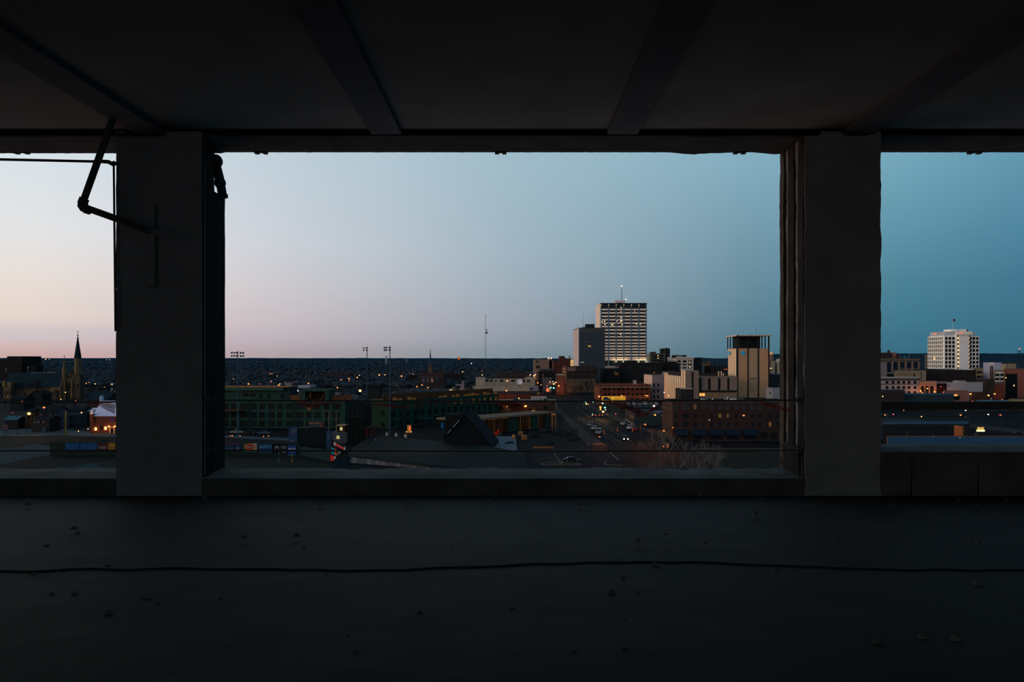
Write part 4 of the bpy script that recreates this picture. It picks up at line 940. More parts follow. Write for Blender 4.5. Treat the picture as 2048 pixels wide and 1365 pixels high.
MB().box(b_.x0 - .2, b_.x0 - .05, 520, 554, 0, b_.zt - 2).build('side_wall', m_obrk, b_.r)
b_.front([1210, 1218.7, 1228, 1237.4, 1246.5, 1256, 1265.2, 1274.6, 1283.8, 1293.5], [779, 789], 5.4, 5.6, g=m_glass2, fr=mat('brick_frame', (60, 36, 30), var=0), t=.15)
b_.front([1264, 1275, 1286, 1295], [798.5], 6, 5, g=m_glass2)
for y in (792, 796): b_.fbox('stone_band', 1250, 1301, y, y + .6, m_tanb, .3)
MB().box(b_.X(1270), b_.X(1275), 524, 528, b_.zt - .5, b_.Z(761.5)).build('roof_tank', mat('tank_pale', (120, 118, 110), var=.1), b_.r)
# billboard
t = empty('billboard', (S(1227, 455), 455, 0), 'wide yellow advertising billboard with a dark car in front of the brick terrace', 'billboard')
D = 455; k = D / FP
m_yel = mat('billboard_yellow', (190, 130, 24), var=.04, vs=.5, emit=((.8, .42, .03), .35))
MB().box(S(1203.5, D), S(1251, D), D, D + .5, Z(804, D), Z(793, D)).build('panel', m_yel, t)
for a in (1208, 1218.5, 1241): MB().box(S(a - .5, D), S(a + .5, D), D + .1, D + .5, 0, Z(804, D)).build('post', m_frameD, t)
prof = [(1206, 800.5), (1221.5, 800.8), (1222, 798.6), (1219, 797.3), (1216, 796.2), (1214.5, 794.6), (1210.5, 794.2), (1208.5, 795.6), (1206, 796.5)]
MB().loft([(S(a, D), D, Z(c, D)) for a, c in prof], [(S(a, D), D - .06, Z(c, D)) for a, c in prof]).build('car_picture', mat('navy_print', (26, 46, 64), var=.3, vs=1.2), t)
text('lettering', 'Your Natural Choice', 1, mat('white_print', (210, 200, 170), var=0), t, (S(1237.5, D), D - .03, Z(795.3, D)), fit=(23 * k, 1.7 * k), ext=.02)
text('lettering', 'I LEASE', 1, mat('crimson_print', (120, 24, 18), var=0), t, (S(1232, D), D - .03, Z(799.3, D)), fit=(13 * k, 2.8 * k), ext=.02)
text('lettering', 'US', 1, mat('ochre_print', (150, 112, 40), var=0), t, (S(1244.5, D), D - .03, Z(799.4, D)), fit=(7 * k, 2.4 * k), ext=.02)

# broadcaster building with the satellite dish, long beige roof band, brick shed, white parapet shed
b_ = Bld('studio_building', 'long low beige building with a row of windows behind the satellite dish', 970, 1062, 756.5, 650, 24, m_beige, par=.5, parm=m_dkb)
MB().box(b_.X(1050.5), b_.X(1070), 649, 665, 0, b_.Z(755.5)).build('end_wing', m_beige, b_.r)
b_.front([974, 982.5], [761.5], 5.4, 3.6, g=m_dk, bars=(2, 0)); b_.front([1003, 1026, 1036, 1048], [762], 6.5, 3.2, g=m_dk, bars=(3, 0)); b_.front([992, 1014 - 11], [762.4], 2.2, 2.6, g=m_glass2)
b_.fbox('lit_window', 1013, 1015.6, 760.8, 764, lit_o, .2); win(b_.r, b_.X(1057), 649, b_.Z(764.2), 2.6, 1.4, m_dk, m_beige, 'f', bars=(2, 0))
b_ = Bld('beige_stair_tower', 'beige block tower at the left end of the long beige wall', 951.5, 970, 755.5, 560, 12, m_beige, par=.4)
b_ = Bld('beige_band_building', 'long low building with a blank beige parapet wall', 945, 1058, 773.8, 545, 12, m_beige, par=.5)
b_.fbox('white_panel', 1058, 1077, 774, 782.4, m_greyw, .1); b_.fbox('brown_sign', 1060, 1065.5, 776, 780, m_dkb2, .3); b_.fbox('dark_base', 940, 1090, 783, 790, m_dkb, .5)
MB().box(b_.X(1058), b_.X(1077), 545, 557, 0, b_.Z(774)).build('end_wing', m_greyw, b_.r)
b2 = empty('satellite_dish', (S(1039, 552), 552, Z(777, 552)), 'big white satellite dish on the roof of the beige building', 'satellite dish')
v = []; f = []; nr, na = 5, 24
for i in range(nr + 1):
    rr = 2.15 * i / nr
    for a in range(na):
        an = 2 * math.pi * a / na; v.append((rr * math.cos(an), .55 * (rr / 2.15) ** 2 - .5 if True else 0, rr * math.sin(an) * .95))
v2 = [(x, -y * .9 - .35, z) for x, y, z in v]
for i in range(nr):
    for a in range(na): f.append((i * na + a, i * na + (a + 1) % na, (i + 1) * na + (a + 1) % na, (i + 1) * na + a))
zc = Z(763.6, 552)
MB().add([(S(1039, 552) + x * .95, 551 + y, zc + z) for x, y, z in v2], f).build('dish', mat('dish_white', (176, 172, 176), var=.04), b2, True)
MB().tube((S(1039, 552), 552, 8.2), (S(1039, 552), 551.5, zc), .3, .2, 8).build('mount', m_frameD, b2)
b_ = Bld('brick_shed', 'dull red brick shed lit by an orange lamp, below the beige wall', 932, 1090, 788.5, 470, 24, mat('shed_brick', (58, 34, 30), rough=.95, var=.2, vs=.6), par=.4)
b_.fbox('yellow_notice', 1074.8, 1079, 785.5, 789, mat('notice_yellow', (96, 100, 30), var=.2), .4)
b_.fbox('eave', 931, 1091, 787.5, 788.6, m_dkb, .3)
b_ = Bld('white_parapet_shed', 'brown brick shed with a whitish stepped parapet', 994.8, 1112, 802.5, 386, 14, mat('shed_brick_brown', (48, 36, 33), rough=.95, var=.2, vs=.6), par=.5, parm=mat('shed_parapet', (84, 82, 86), var=.15, vs=.8))
m_wp = mat('weathered_white', (118, 112, 112), rough=.9, var=.18, vs=.9)
MB().box(b_.x0, b_.x1, 399.6, 400.1, 3, Z(799.2, 400)).build('back_parapet', m_wp, b_.r)
MB().box(S(1062, 400), S(1093, 400), 399, 402.5, 3, Z(793.4, 400)).build('stair_head', m_wp, b_.r)
MB().box(b_.x1 - .2, b_.x1 + .2, 386, 400, 3, Z(799, 400)).build('side_parapet', m_wp, b_.r)
for a in (1081.5, 1089.8): MB().box(S(a, 400) - .5, S(a, 400) + .5, 398.8, 399, Z(803, 400), Z(799.5 if a < 1085 else 798.2, 400)).build('vent', m_glass2, b_.r)
MB().box(S(1027, 390) , S(1038, 390), 389, 392, b_.zt - .6, Z(798.5, 390)).ball((S(1032, 390), 390, Z(799, 390)), 1.1).build('air_unit', mat('air_unit_dark', (34, 44, 52), var=.2), b_.r)
b_.front([1002, 1091], [815.5], 5.6, 6.5, g=m_glass2)
k = 386 / FP
win(b_.r, S(1067, 386), 386, Z(823.6, 386), 6.6 * k, 7.5 * k, lit_d, mat('amber_frame', (92, 62, 30), var=0), 'f', bars=(1, 2), t=.1)
MB().box(S(1063.5, 386), S(1070.5, 386), 385.8, 386, Z(823.3, 386), Z(822, 386)).build('lit_sill', lit_o, b_.r)
for a, w, e in ((1013.5, 4, 160), (1050.8, 7, 420)):
    tt = empty('wall_lamp', (S(a, 385.5), 385.5, Z(813, 385.5)), 'orange wall lamp on the brown shed, %s' % ('small, at left' if a < 1030 else 'brightest, at the middle'), 'wall lamp')
    MB().ball((S(a, 385.5), 385.3, Z(813, 385.5)), .10 * w, 8, 6, .6).build('bulb', y_lamp, tt); MB().box(S(a, 385.5) - .3, S(a, 385.5) + .3, 385.2, 386, Z(812, 385.5), Z(811.5, 385.5)).build('hood', m_frameD, tt)
    l = bpy.data.lights.new('lamp_light', 'POINT'); l.energy = e * .7; l.color = (1, .45, .1); l.shadow_soft_size = .2
    lo = bpy.data.objects.new('lamp_light', l); COL.objects.link(lo); lo.parent = tt; lo.location = (0, -.7, -.3)

# ================================================================== right opening
b_ = Bld('pilaster_hall', 'dark hall with tall glass bays between tan pilasters, left of the white gridded block', 1750, 1838.5, 717.5, 728, 40, mat('olive_tan', (66, 62, 56), var=.08), par=1.4, roof=m_roofd)
b_.fbox('cornice', 1750, 1840, 718.5, 719.8, m_tan2, .8)
for a in (1773.5, 1786, 1799.5, 1813, 1826.5): b_.fbox('window', a, a + 9, 724.5, 736.5 if a > 1790 else 745, mat('navy_glass', (14, 28, 42), rough=.3, var=0), .05)
for a in (1770, 1782.6, 1796, 1809.5, 1822.8, 1835.5): b_.fbox('pilaster', a, a + 3.2, 724, 760, m_tanb, .9)
b_ = Bld('pale_corner_block', 'pale blank grey block beside the right column, before the pilaster hall', 1752, 1773.5, 725.5, 650, 20, m_lil, par=.4)
b_ = Bld('small_glazed_porch', 'small dark glazed porch between pale corner block and tan theatre', 1773.8, 1786.5, 746.5, 624, 10, m_dkb, par=.5, parm=m_lil)
b_.fbox('window', 1775, 1779.5, 749, 756, m_glass2); b_.fbox('window', 1781, 1785.5, 749, 756, m_glass2)
b_ = Bld('far_brick_block', 'dark brick block with chimney on the skyline at left edge of right opening', 1750, 1785, 705.8, 820, 12, m_dkb2, parm=m_rbrk)
MB().box(b_.X(1780), b_.X(1782), 822, 826, 0, b_.Z(701)).build('chimney', m_dkb2, b_.r)
b_ = Bld('far_orange_block', 'small stepped orange-tan block on the skyline right of the dark brick block', 1784.5, 1802, 712.3, 840, 20, m_tanb)
MB().box(b_.X(1785), b_.X(1791), 838, 846, 0, b_.Z(705.5)).build('stair_tower', mat('orange_tan2', (112, 76, 56), var=.05), b_.r); b_.fbox('lit_window', 1787.8, 1789.8, 706.5, 711, lit_y if False else m_beige, 2.6)
MB().box(b_.X(1791), b_.X(1799), 841, 850, 0, b_.Z(707.3)).build('penthouse', m_rbrk, b_.r); b_.fbox('dark_band', 1788, 1799, 714, 717, m_dk)
b_ = Bld('copper_dome_house', 'distant block with a tiny green roof on the wooded skyline', 1807, 1813, 712.5, 1500, 20, mat('copper_green', (30, 84, 84), var=.1))
b_ = Bld('far_tan_block', 'small far tan block touching the left side of the white gridded block', 1849.5, 1860, 709.5, 1100, 20, m_tanb)
mast('white_spire', 1818, 709.5, 717, 1700, .9, m_lil, 'tiny pale spire among the dark trees on the right skyline', 'spire')
b_ = Bld('tan_theatre', 'tan blank theatre block with small upper windows and darker side, in the right opening', 1788.5, 1852, 742.2, 572, 22, mat('theatre_tan', (108, 94, 78), var=.08), par=.3, roof=m_roofd)
b_.front([1796.5, 1801.5, 1806.7, 1812, 1817.2], [746.3], 1.1, 2.6, g=m_glass2, fr=None); b_.fbox('ledge', 1792, 1822, 748.8, 750, m_tan2, .5); b_.fbox('window', 1827, 1829.6, 747.5, 753.5, m_dkb2); b_.fbox('pipe', 1841.6, 1842.3, 744, 762, m_dk, .3)
b_ = Bld('black_auditorium', 'wide near black auditorium with shallow hipped roof right of the tan theatre', 1852, 1952, 741.5, 600, 30, mat('auditorium_black', (32, 29, 29), var=.08), par=.3, roof=m_roofd)
zz = b_.zt - .1
MB().add([(b_.x0, 600, zz), (b_.x1, 600, zz), (b_.x1, 630, zz), (b_.x0, 630, zz), (b_.x0 + 6, 611, zz + 1.3), (b_.x1 - 11, 611, zz + .9)], [(0, 1, 5, 4), (1, 2, 5), (2, 3, 4, 5), (3, 0, 4)]).build('hip_roof', m_roofd, b_.r)
b_ = Bld('white_neoclassical', 'whitish two-storey building with a dark cornice and square windows, lower left of the right opening', 1750, 1836.5, 755.5, 516, 20, mat('stucco_white', (122, 114, 116), var=.06), par=1.2)
b_.fbox('cornice', 1750, 1838.3, 757.3, 760.6, m_greyb, .9); b_.fbox('string_course', 1750, 1837, 768, 769.3, m_greyb, .3)
b_.front([1774, 1786, 1797, 1807.5, 1818, 1830], [765, 775.6, 785.6], 5.5, 5.2, g=m_glass2, fr=m_lil, t=.2)
b_ = Bld('arcaded_building', 'pinkish building with three tall arched windows lit by orange lamps', 1837.5, 1873, 763.5, 517.4, 16, mat('pinkish_stone', (124, 92, 80), var=.08), par=1.5)
b_.fbox('moulding', 1837.5, 1873, 768, 769.3, m_lil, .35)
for a in (1845, 1854, 1863.5): arch_win(b_, a, 772.2, 788, 6.6)
b_ = Bld('narrow_brick_shop', 'narrow red brick shop with three dark bays and a white cornice right of the arches', 1873.2, 1894, 764.3, 536, 14, mat('shop_brick', (80, 40, 34), var=.1), par=1.2, parm=m_lil)
b_.front([1877, 1883.5, 1890], [771], 4.4, 4.6, g=m_glass2)
b_ = Bld('grey_gable_wall', 'plain grey stepped side wall of a shop with a small round mark', 1893.8, 1965.5, 765.5, 509.6, 14, mat('flat_blue_grey', (112, 112, 120), var=.05), par=.3)
MB().loft([(b_.X(1914), 509.62, b_.zt), (b_.X(1932.5), 509.62, b_.zt), (b_.X(1932.5), 509.62, b_.Z(762)), (b_.X(1917.5), 509.62, b_.Z(762))], [(b_.X(1914), 515.6, b_.zt), (b_.X(1932.5), 515.6, b_.zt), (b_.X(1932.5), 515.6, b_.Z(762)), (b_.X(1917.5), 515.6, b_.Z(762))]).build('stepped_top', MATS['flat_blue_grey'], b_.r)
pts = [(b_.X(1897.5) + .55 * math.cos(a * math.pi / 8), b_.Z(771.8) + .5 * math.sin(a * math.pi / 8)) for a in range(16)]
MB().loft([(x, 509.6, z) for x, z in pts], [(x, 509.4, z) for x, z in pts]).build('round_mark', mat('slate_blue', (58, 70, 96), var=0), b_.r)
b_ = Bld('pink_low_shop', 'low pinkish shop with a lit doorway under the grey stepped wall', 1888, 1936, 782.5, 478.4, 10, mat('pink_render', (108, 70, 62), var=.12), par=.3)
b_.fbox('lit_window', 1908, 1914.5, 789.5, 792.5, lit_o, .2); b_.fbox('door', 1908, 1919, 793, 800, m_glass2, .2)
b_ = Bld('dark_low_shop', 'low near black shop behind the right street lamps', 1938, 1985, 785.5, 496.6, 9, m_dkb, par=.3)
b_ = Bld('teal_flat_roof', 'long low building with bluish flat roof at lower left of the right opening', 1808, 1908, 789.5, 442, 18, m_greyb, par=.25, roof=mat('sky_tinted_roof', (44, 70, 84), k=.8, var=.2))  # blue tone stands for sky reflected off this flat roof
b_ = Bld('dark_brick_low', 'low dark brick building at the left edge of the right opening', 1745, 1808.5, 781.5, 435.5, 14, mat('low_brick', (38, 32, 33), var=.1), par=.4, parm=m_greyb)
# right cluster
b_ = Bld('yellow_parking_block', 'yellowish block with wide dark window bands right of the white gridded block', 1947, 1975, 736.8, 650, 14, mat('straw_brick', (104, 88, 66), var=.08), par=.4)
for y in (745, 754.5): b_.fbox('window', 1953.5, 1962.5, y - 1.9, y + 1.9, m_glass, .1); b_.fbox('window', 1964.3, 1966.5, y - 1.9, y + 1.9, m_glass, .1)
b_ = Bld('arched_white_tower', 'white stair tower with a tall arched window and lavender side, far right', 1978, 1988, 725.5, 611, 14, mat('tower_white', (176, 162, 160), var=.03), par=.3)
arch_win(b_, 1983, 731, 775, 7.4, g=m_brz); b_.fbox('mullion', 1982.4, 1983.5, 731, 762, m_greyw, .35)
MB().box(b_.X(1988), b_.X(2003), 611, 625, 0, b_.Z(725.6)).build('blank_wing', mat('lavender', (128, 130, 146), var=.03), b_.r)
b_ = Bld('fanlight_building', 'tan building with a big fan-shaped white window at far right', 1988.3, 2009, 740.3, 600.6, 7, mat('fan_tan', (112, 96, 78), var=.05), par=.3)
m_sp = mat('bright_spandrel', (170, 166, 164), var=.03)
for y0_, y1_ in ((747.8, 752.8), (756.3, 761), (764.8, 766.5)):
    for a, c in ((1990.6, 1998.3), (2000.3, 2007.2)): b_.fbox('window', a, c, y0_, y1_, m_glass2, .1)
arch_win(b_, 1998.9, 744.5, 747.8, 16.5, g=m_sp, name='fanlight', pro=.3)
b_.fbox('spandrel', 1990.3, 2007.4, 752.8, 756.3, m_sp, .3); b_.fbox('spandrel', 1990.3, 2007.4, 761, 764.6, m_sp, .3); b_.fbox('mullion', 1998.3, 2000.3, 747.6, 766, mat('aqua_grey', (110, 124, 126), var=0), .35)
b_ = Bld('tan_long_block', 'long tan block with a projecting corner behind the far right buildings', 2003.5, 2032, 728.5, 640, 24, mat('long_tan', (120, 104, 82), var=.06), par=.3)
b_.fbox('side_wall', 2003.5, 2011, 728.6, 745, mat('long_tan_light', (150, 128, 98), var=.03), .8)
b_ = Bld('far_ochre_house', 'tiny bright ochre block between the white gridded block and the white tower', 1968, 1977, 729, 760, 12, mat('ochre_bright', (150, 122, 80), var=.05))
b_ = Bld('red_brick_hall', 'red brick block with a huge dark glass opening at the far right edge', 2009, 2075, 738.6, 559, 26, mat('hall_brick', (104, 62, 54), var=.08), par=.5)
b_.fbox('window', 2011.2, 2034.3, 748, 798.5, m_glass2, .15); MB().box(b_.x0 - .1, b_.x0 + .5, 558.7, 559, 0, b_.zt).build('corner_strip', m_obrk, b_.r)
b_.fbox('lit_window', 2026.6, 2028.6, 770.2, 773, lit_y, .3)
b_ = Bld('red_brick_annex', 'lower red brick annex left of the huge dark glass opening', 1974, 2008, 769.8, 536.9, 14, mat('annex_brick', (68, 40, 36), var=.08), par=.3)
MB().box(b_.X(1973), b_.X(1988.5), 536.4, 549, 0, b_.Z(759)).build('raised_part', m_dkb2, b_.r)
b_ = Bld('ochre_low_wall', 'low ochre flat-roofed building behind the guard rail at the far right', 2018, 2075, 799.8, 429, 10, mat('ochre_wall', (120, 102, 66), var=.1), par=.3)
b_.front([2043], [815], 1.5, 8, g=m_wst)
t = empty('roof_monument', (S(1982, 436), 436, 0), 'pale stone finial seen just above the guard rail at right', 'finial')
MB().box(S(1980.6, 436), S(1984.4, 436), 435.5, 436.5, 0, Z(800, 436)).box(S(1981.6, 436), S(1983.4, 436), 435.6, 436.4, Z(800, 436), Z(797, 436)).ball((S(1982.5, 436), 436, Z(796.3, 436)), .3).build('shaft', m_lil, t)
b_ = Bld('teal_roof_shed', 'long shed with a thin teal roof behind the guard rail', 1953, 2018, 802.8, 418.6, 10, m_greyb, par=.3, roof=mat('teal_metal', (58, 92, 108), var=.2), parm=mat('teal_edge2', (52, 82, 96), var=.2))
# below the rail
b_ = Bld('low_brown_workshop', 'low dark workshop with a bluish roof below the guard rail', 1766, 1938, 849, 262, 14, mat('workshop_wall', (23, 26, 29), var=.1), par=.2, roof=mat('bluish_roof', (34, 58, 76), k=.8, var=.2), parm=mat('workshop_edge', (26, 29, 32), var=.1))
b_.front([1796, 1818, 1842, 1866, 1890], [858], 8, 4, g=m_glass2, fr=None)
b_ = Bld('blue_roof_foreground', 'big flat blue-grey roof right below, filling the bottom of the right opening', 1774, 2075, 871, 190, 30, mat('parapet_brick', (92, 58, 42), var=.15, vs=1.5), par=.25, zt=6.5, roof=mat('blue_membrane', (26, 54, 72), k=.8, var=.12, vs=.3))
for a, c in ((1867, 877), (1920, 880), (1952, 872)):
    xx, yy2 = G(a, c, 6.4); t = empty('roof_fan', (xx, yy2, 6.3), 'small %s on the blue-grey roof' % {1867: 'tripod vent on a dark patch', 1920: 'white cap vent left of the brick pier', 1952: 'green vent beside the brick pier'}[a], 'vent')
    MB().tube((xx, yy2, 6.3), (xx, yy2, 6.95), .12, n=8).build('pipe', m_frame, t); MB().cone((xx, yy2, 6.9), .3, .2).build('cap', mat('vent_teal', (64, 110, 112), var=0) if a != 1920 else m_white, t)
t = empty('brick_corner_wall', (S(1795, 180), 180, 0), 'orange-brown brick parapet corner with a pale coping at lower left of the right opening', 'wall')
MB().loft([(S(1769, 196), 196, 0), (S(1774, 196), 197, 0), (S(1832, 160), 165, 0), (S(1828, 160), 164, 0)], [(S(1769, 196), 196, 6.9), (S(1774, 196), 197, 6.9), (S(1832, 160), 165, 6.9), (S(1828, 160), 164, 6.9)]).build('brickwork', mat('orange_brickwork', (112, 66, 40), var=.2, vs=2), t)
t = empty('brick_gate_pier', (S(1926, 230), 230, 0), 'tall orange-brown brick pier with a dark side near the lit sign', 'pier')
MB().box(S(1923.2, 232), S(1927.2, 232), 232, 236, 0, Z(853.5, 232)).build('front_face', MATS['orange_brickwork'], t)
MB().box(S(1927.2, 232), S(1934, 232), 232.4, 236, 0, Z(853.7, 232)).build('side_face', m_dkb2, t)
t = empty('brick_garden_wall', (S(1990, 250), 250, 0), 'long low brown wall running right behind the lit sign', 'wall')
MB().loft([(S(1934, 236), 236, 0), (S(2090, 262), 262, 0), (S(2090, 262), 263, 0), (S(1934, 236), 237, 0)], [(S(1934, 236), 236, Z(854.5, 236)), (S(2090, 262), 262, 2.2), (S(2090, 262), 263, 2.2), (S(1934, 236), 237, Z(854.5, 236))]).build('brickwork', mat('wall_brown', (46, 38, 38), var=.15), t)
t = empty('lit_sign', (S(1962, 225), 225, 0), 'bright yellow lit sign of two blocky shapes on a dark pole', 'sign')
gsg = glow('sign_white', (1, .72, .34), 1.8); gsy = glow('sign_amber', (.95, .58, .12), .75); D = 225
for a, c in ((1956, 1962), (1963, 1968)):
    MB().box(S(a, D), S(c, D), D, D + .4, Z(857.2, D), Z(855.2, D)).box(S(a + 1, D), S(c - 1, D), D, D + .4, Z(860, D), Z(857.2, D)).build('upper_letter', gsy, t)
for a, c in ((1954.6, 1962), (1963, 1969.6)):
    MB().box(S(a, D), S(c, D), D, D + .4, Z(863.8, D), Z(860, D)).build('lower_letter', gsg, t)
MB().box(S(1954, D), S(1970, D), D + .42, D + .7, Z(864.2, D), Z(854.6, D)).build('back_box', m_dk, t)
MB().tube((S(1962, D), D + .8, 0), (S(1962, D), D + .8, Z(849, D)), .14, n=8).build('pole', m_dk, t)

# ================================================================== left opening
b_ = Bld('flat_hospital', 'big flat dark block with two pale windows on the left skyline', -60, 44.5, 719.2, 760, 40, m_dkb, par=.4, parm=m_greyb)
MB().box(b_.X(16), b_.X(45.5), 758.5, 790, 0, b_.Z(713)).build('raised_block', m_dkb, b_.r)
b_.front([13.5], [726], 3.6, 4.6, g=mat('dull_pane', (40, 48, 56), var=0)); b_.front([13], [740], 5.6, 5.6, g=mat('dull_pane2', (62, 68, 76), var=0), bars=(1, 1))
MB().box(b_.X(46), b_.X(68), 762, 775, 0, b_.Z(731.5)).build('low_wing', m_dkb, b_.r)
t = empty('water_tank', (S(56, 765), 765, 0), 'small pale tank on a roof beside the dark left block', 'tank')
MB().ball((S(56.2, 761), 761, Z(736, 761)), 1.0).tube((S(56.2, 761), 761, 0), (S(56.2, 761), 761, Z(737, 761)), .3).build('tank', m_greyw, t)
D = 533; k = D / FP; m_st = mat('church_stone', (54, 47, 38), rough=.95, var=.25, vs=.25); m_stl = mat('church_stone_pale', (78, 66, 48), rough=.95, var=.2, vs=.25); m_slate = mat('slate_roof', (20, 34, 42), k=.8, rough=.8, var=.1, vs=.3)
t = empty('twin_spire_church', (S(140, D), D + 10, 0), 'dark stone church with one tall and one short spire in the left opening', 'church')
def spire(x, w, zb, zs, ztip, mroof):
    X = S(x, D); w *= k
    MB().box(X - w / 2, X + w / 2, D, D + w, 0, zb).build('tower', m_st, t)
    for sx_ in (-1, 1):
        MB().box(X + sx_ * w / 2 - .5, X + sx_ * w / 2 + .5, D - .6, D + .5, 0, zb - 3).build('buttress', m_stl if sx_ < 0 else m_st, t)
        MB().cone((X + sx_ * (w / 2 - .3), D + .2, zb - 3), .6, 4.2, 4, math.pi / 4).build('pinnacle', m_stl, t)
    MB().tube((X, D + w / 2, zb), (X, D + w / 2, zs), w * .46, w * .44, 8).build('belfry', m_stl, t)
    MB().cone((X, D + w / 2, zs), w * .46, ztip - zs - 2.5, 8, math.pi / 8).build('spire', mroof, t)
    MB().tube((X, D + w / 2, ztip - 4), (X, D + w / 2, ztip), .16, .1, 6).ball((X, D + w / 2, ztip - 3.2), .5).ball((X, D + w / 2, ztip - 5.2), .65).box(X - .6, X + .6, D + w / 2 - .1, D + w / 2 + .1, ztip - .9, ztip - .6).build('cross', mat('finial_copper', (70, 56, 52), var=0), t)
spire(151.5, 15, Z(750, D), Z(717, D), Z(661.5, D), m_slate)
spire(126, 9.5, Z(762, D), Z(741, D), Z(710.5, D), m_stl)
MB().loft([(S(131, D), D + 1, 0), (S(146, D), D + 1, 0), (S(146, D), D + 1, Z(756, D)), (S(138.5, D), D + 1, Z(744, D)), (S(131, D), D + 1, Z(756, D))], [(S(131, D), D + 14, 0), (S(146, D), D + 14, 0), (S(146, D), D + 14, Z(756, D)), (S(138.5, D), D + 14, Z(744, D)), (S(131, D), D + 14, Z(756, D))]).build('gable', m_st, t)
for x, y0_, y1_, w in ((139, 765, 778, 5), (134.5, 752, 757, 1.6), (141.5, 752, 757, 1.6)):
    pts = [(S(x, D) + w * k / 2 * c_, z) for c_, z in ((-1, Z(y1_, D)), (1, Z(y1_, D)), (1, Z(y0_ + w * .6, D)), (0, Z(y0_, D)), (-1, Z(y0_ + w * .6, D)))]
    MB().loft([(a, D + .98, c) for a, c in pts], [(a, D + .7, c) for a, c in pts]).build('window', m_glass2, t)
for x, y in ((149, 770), (155, 770), (158, 792)): MB().box(S(x - .7, D), S(x + .7, D), D - .15, D, Z(y + 6, D), Z(y - 2, D)).build('window', mat('dim_green_pane', (40, 52, 44), var=0) if y > 780 else m_glass2, t)
MB().tube((S(139, D), D + 12, Z(756, D)), (S(139, D), D + 12, Z(714, D)), .35, .2, 6).build('flue', mat('pale_flue', (60, 84, 96), var=0), t)
t = empty('church_nave', (S(65, 545), 552, 0), 'long dark slate church roof stretching left of the spires', 'church')
xa, xb = S(9, 545), S(121, 545); zr, ze = Z(746, 552), Z(775, 545)
MB().box(xa + 3, xb, 545, 559, 0, ze).build('wall', m_st, t)
MB().add([(xa, 544, ze), (xb, 544, ze), (xb, 560, ze), (xa, 560, ze), (S(19, 552), 552, zr), (xb, 552, zr)], [(0, 1, 5, 4), (2, 3, 4, 5), (3, 0, 4), (1, 2, 5), (0, 3, 2, 1)]).build('roof', m_slate, t)
MB().box(S(60, 552), S(113, 552), 551.8, 552.2, zr - .2, zr + .25).build('ridge', mat('ridge_flash', (66, 86, 98), var=0), t)
MB().box(S(7, 541), S(22, 541), 541, 548, 0, Z(765, 541)).build('transept', m_stl, t); MB().box(S(6.5, 541), S(10.5, 541), 540, 541, Z(774, 541), Z(763, 541)).build('dormer_face', mat('ochre_face', (104, 84, 48), var=.1), t)
MB().box(S(103, 542), S(121, 542), 541, 545, 0, Z(775.5, 542)).build('side_chapel', m_stl, t)
MB().add([(S(100, 540), 540.9, 0), (S(118, 540), 540.9, 0), (S(109, 540), 540.9, Z(779, 540)), (S(118, 540), 540.9, Z(788, 540)), (S(100, 540), 540.9, Z(788, 540)), (S(109, 540), 545, Z(779, 540))], [(0, 1, 3, 2, 4), (2, 3, 5), (4, 2, 5)]).build('porch_gable', m_st, t)

def house(name, label, px0, px1, py_eave, py_ridge, D, dep, mw, mr, gable='x', wins=(), group=None, base=0, ww=1.0, wh=1.6, wm=None):
    x0, x1 = S(px0, D), S(px1, D); ze, zr = Z(py_eave, D), Z(py_ridge, D); y0, y1 = D, D + dep
    t = empty(name, ((x0 + x1) / 2, D + dep / 2, 0), label, 'house', group)
    if gable == 'x':      # ridge along x
        MB().loft([(x0, y0, 0), (x0, y1, 0), (x0, y1, ze), (x0, (y0 + y1) / 2, zr), (x0, y0, ze)], [(x1, y0, 0), (x1, y1, 0), (x1, y1, ze), (x1, (y0 + y1) / 2, zr), (x1, y0, ze)]).build('wall', mw, t)
        b = MB(); e = .4
        for s_, ya in ((-1, y0), (1, y1)):
            ym = (y0 + y1) / 2; yb = ya + s_ * .5
            b.loft([(x0 - e, yb, ze - .2), (x0 - e, ym, zr + .05), (x0 - e, ym, zr + .25), (x0 - e, yb, ze)], [(x1 + e, yb, ze - .2), (x1 + e, ym, zr + .05), (x1 + e, ym, zr + .25), (x1 + e, yb, ze)])
        b.build('roof', mr, t)
    else:
        xm = (x0 + x1) / 2
        MB().loft([(x0, y0, 0), (x1, y0, 0), (x1, y0, ze), (xm, y0, zr), (x0, y0, ze)], [(x0, y1, 0), (x1, y1, 0), (x1, y1, ze), (xm, y1, zr), (x0, y1, ze)]).build('wall', mw, t)
        b = MB(); e = .5
        for s_, xa_ in ((-1, x0), (1, x1)):
            xb_ = xa_ + s_ * .5
            b.loft([(xb_, y0 - e, ze - .25), (xm, y0 - e, zr + .05), (xm, y0 - e, zr + .28), (xb_, y0 - e, ze)], [(xb_, y1 + e, ze - .25), (xm, y1 + e, zr + .05), (xm, y1 + e, zr + .28), (xb_, y1 + e, ze)])
        b.build('roof', mr, t)
    for (a, c) in wins: win(t, S(a, D), D, Z(c, D), ww, wh, wm or m_glass2, m_frameD)
    return t
m_hw = mat('house_pale', (92, 92, 98), var=.08, vs=.4); m_hd = mat('house_dark', (24, 27, 29), var=.1); m_hr = mat('shingle_roof', (28, 36, 42), k=.4, var=.15); m_hb = mat('house_blue', (40, 58, 70), var=.08); m_hp = mat('house_lilac', (58, 60, 70), var=.1)
house('gabled_house', 'two-storey pale house with dark shutters behind the left ball field', 79, 113, 826, 815, 318, 9, m_hp, m_hr, 'x', [(88, 836.5), (94, 836.5), (106, 836.5), (88, 848), (97, 848), (106, 848)])
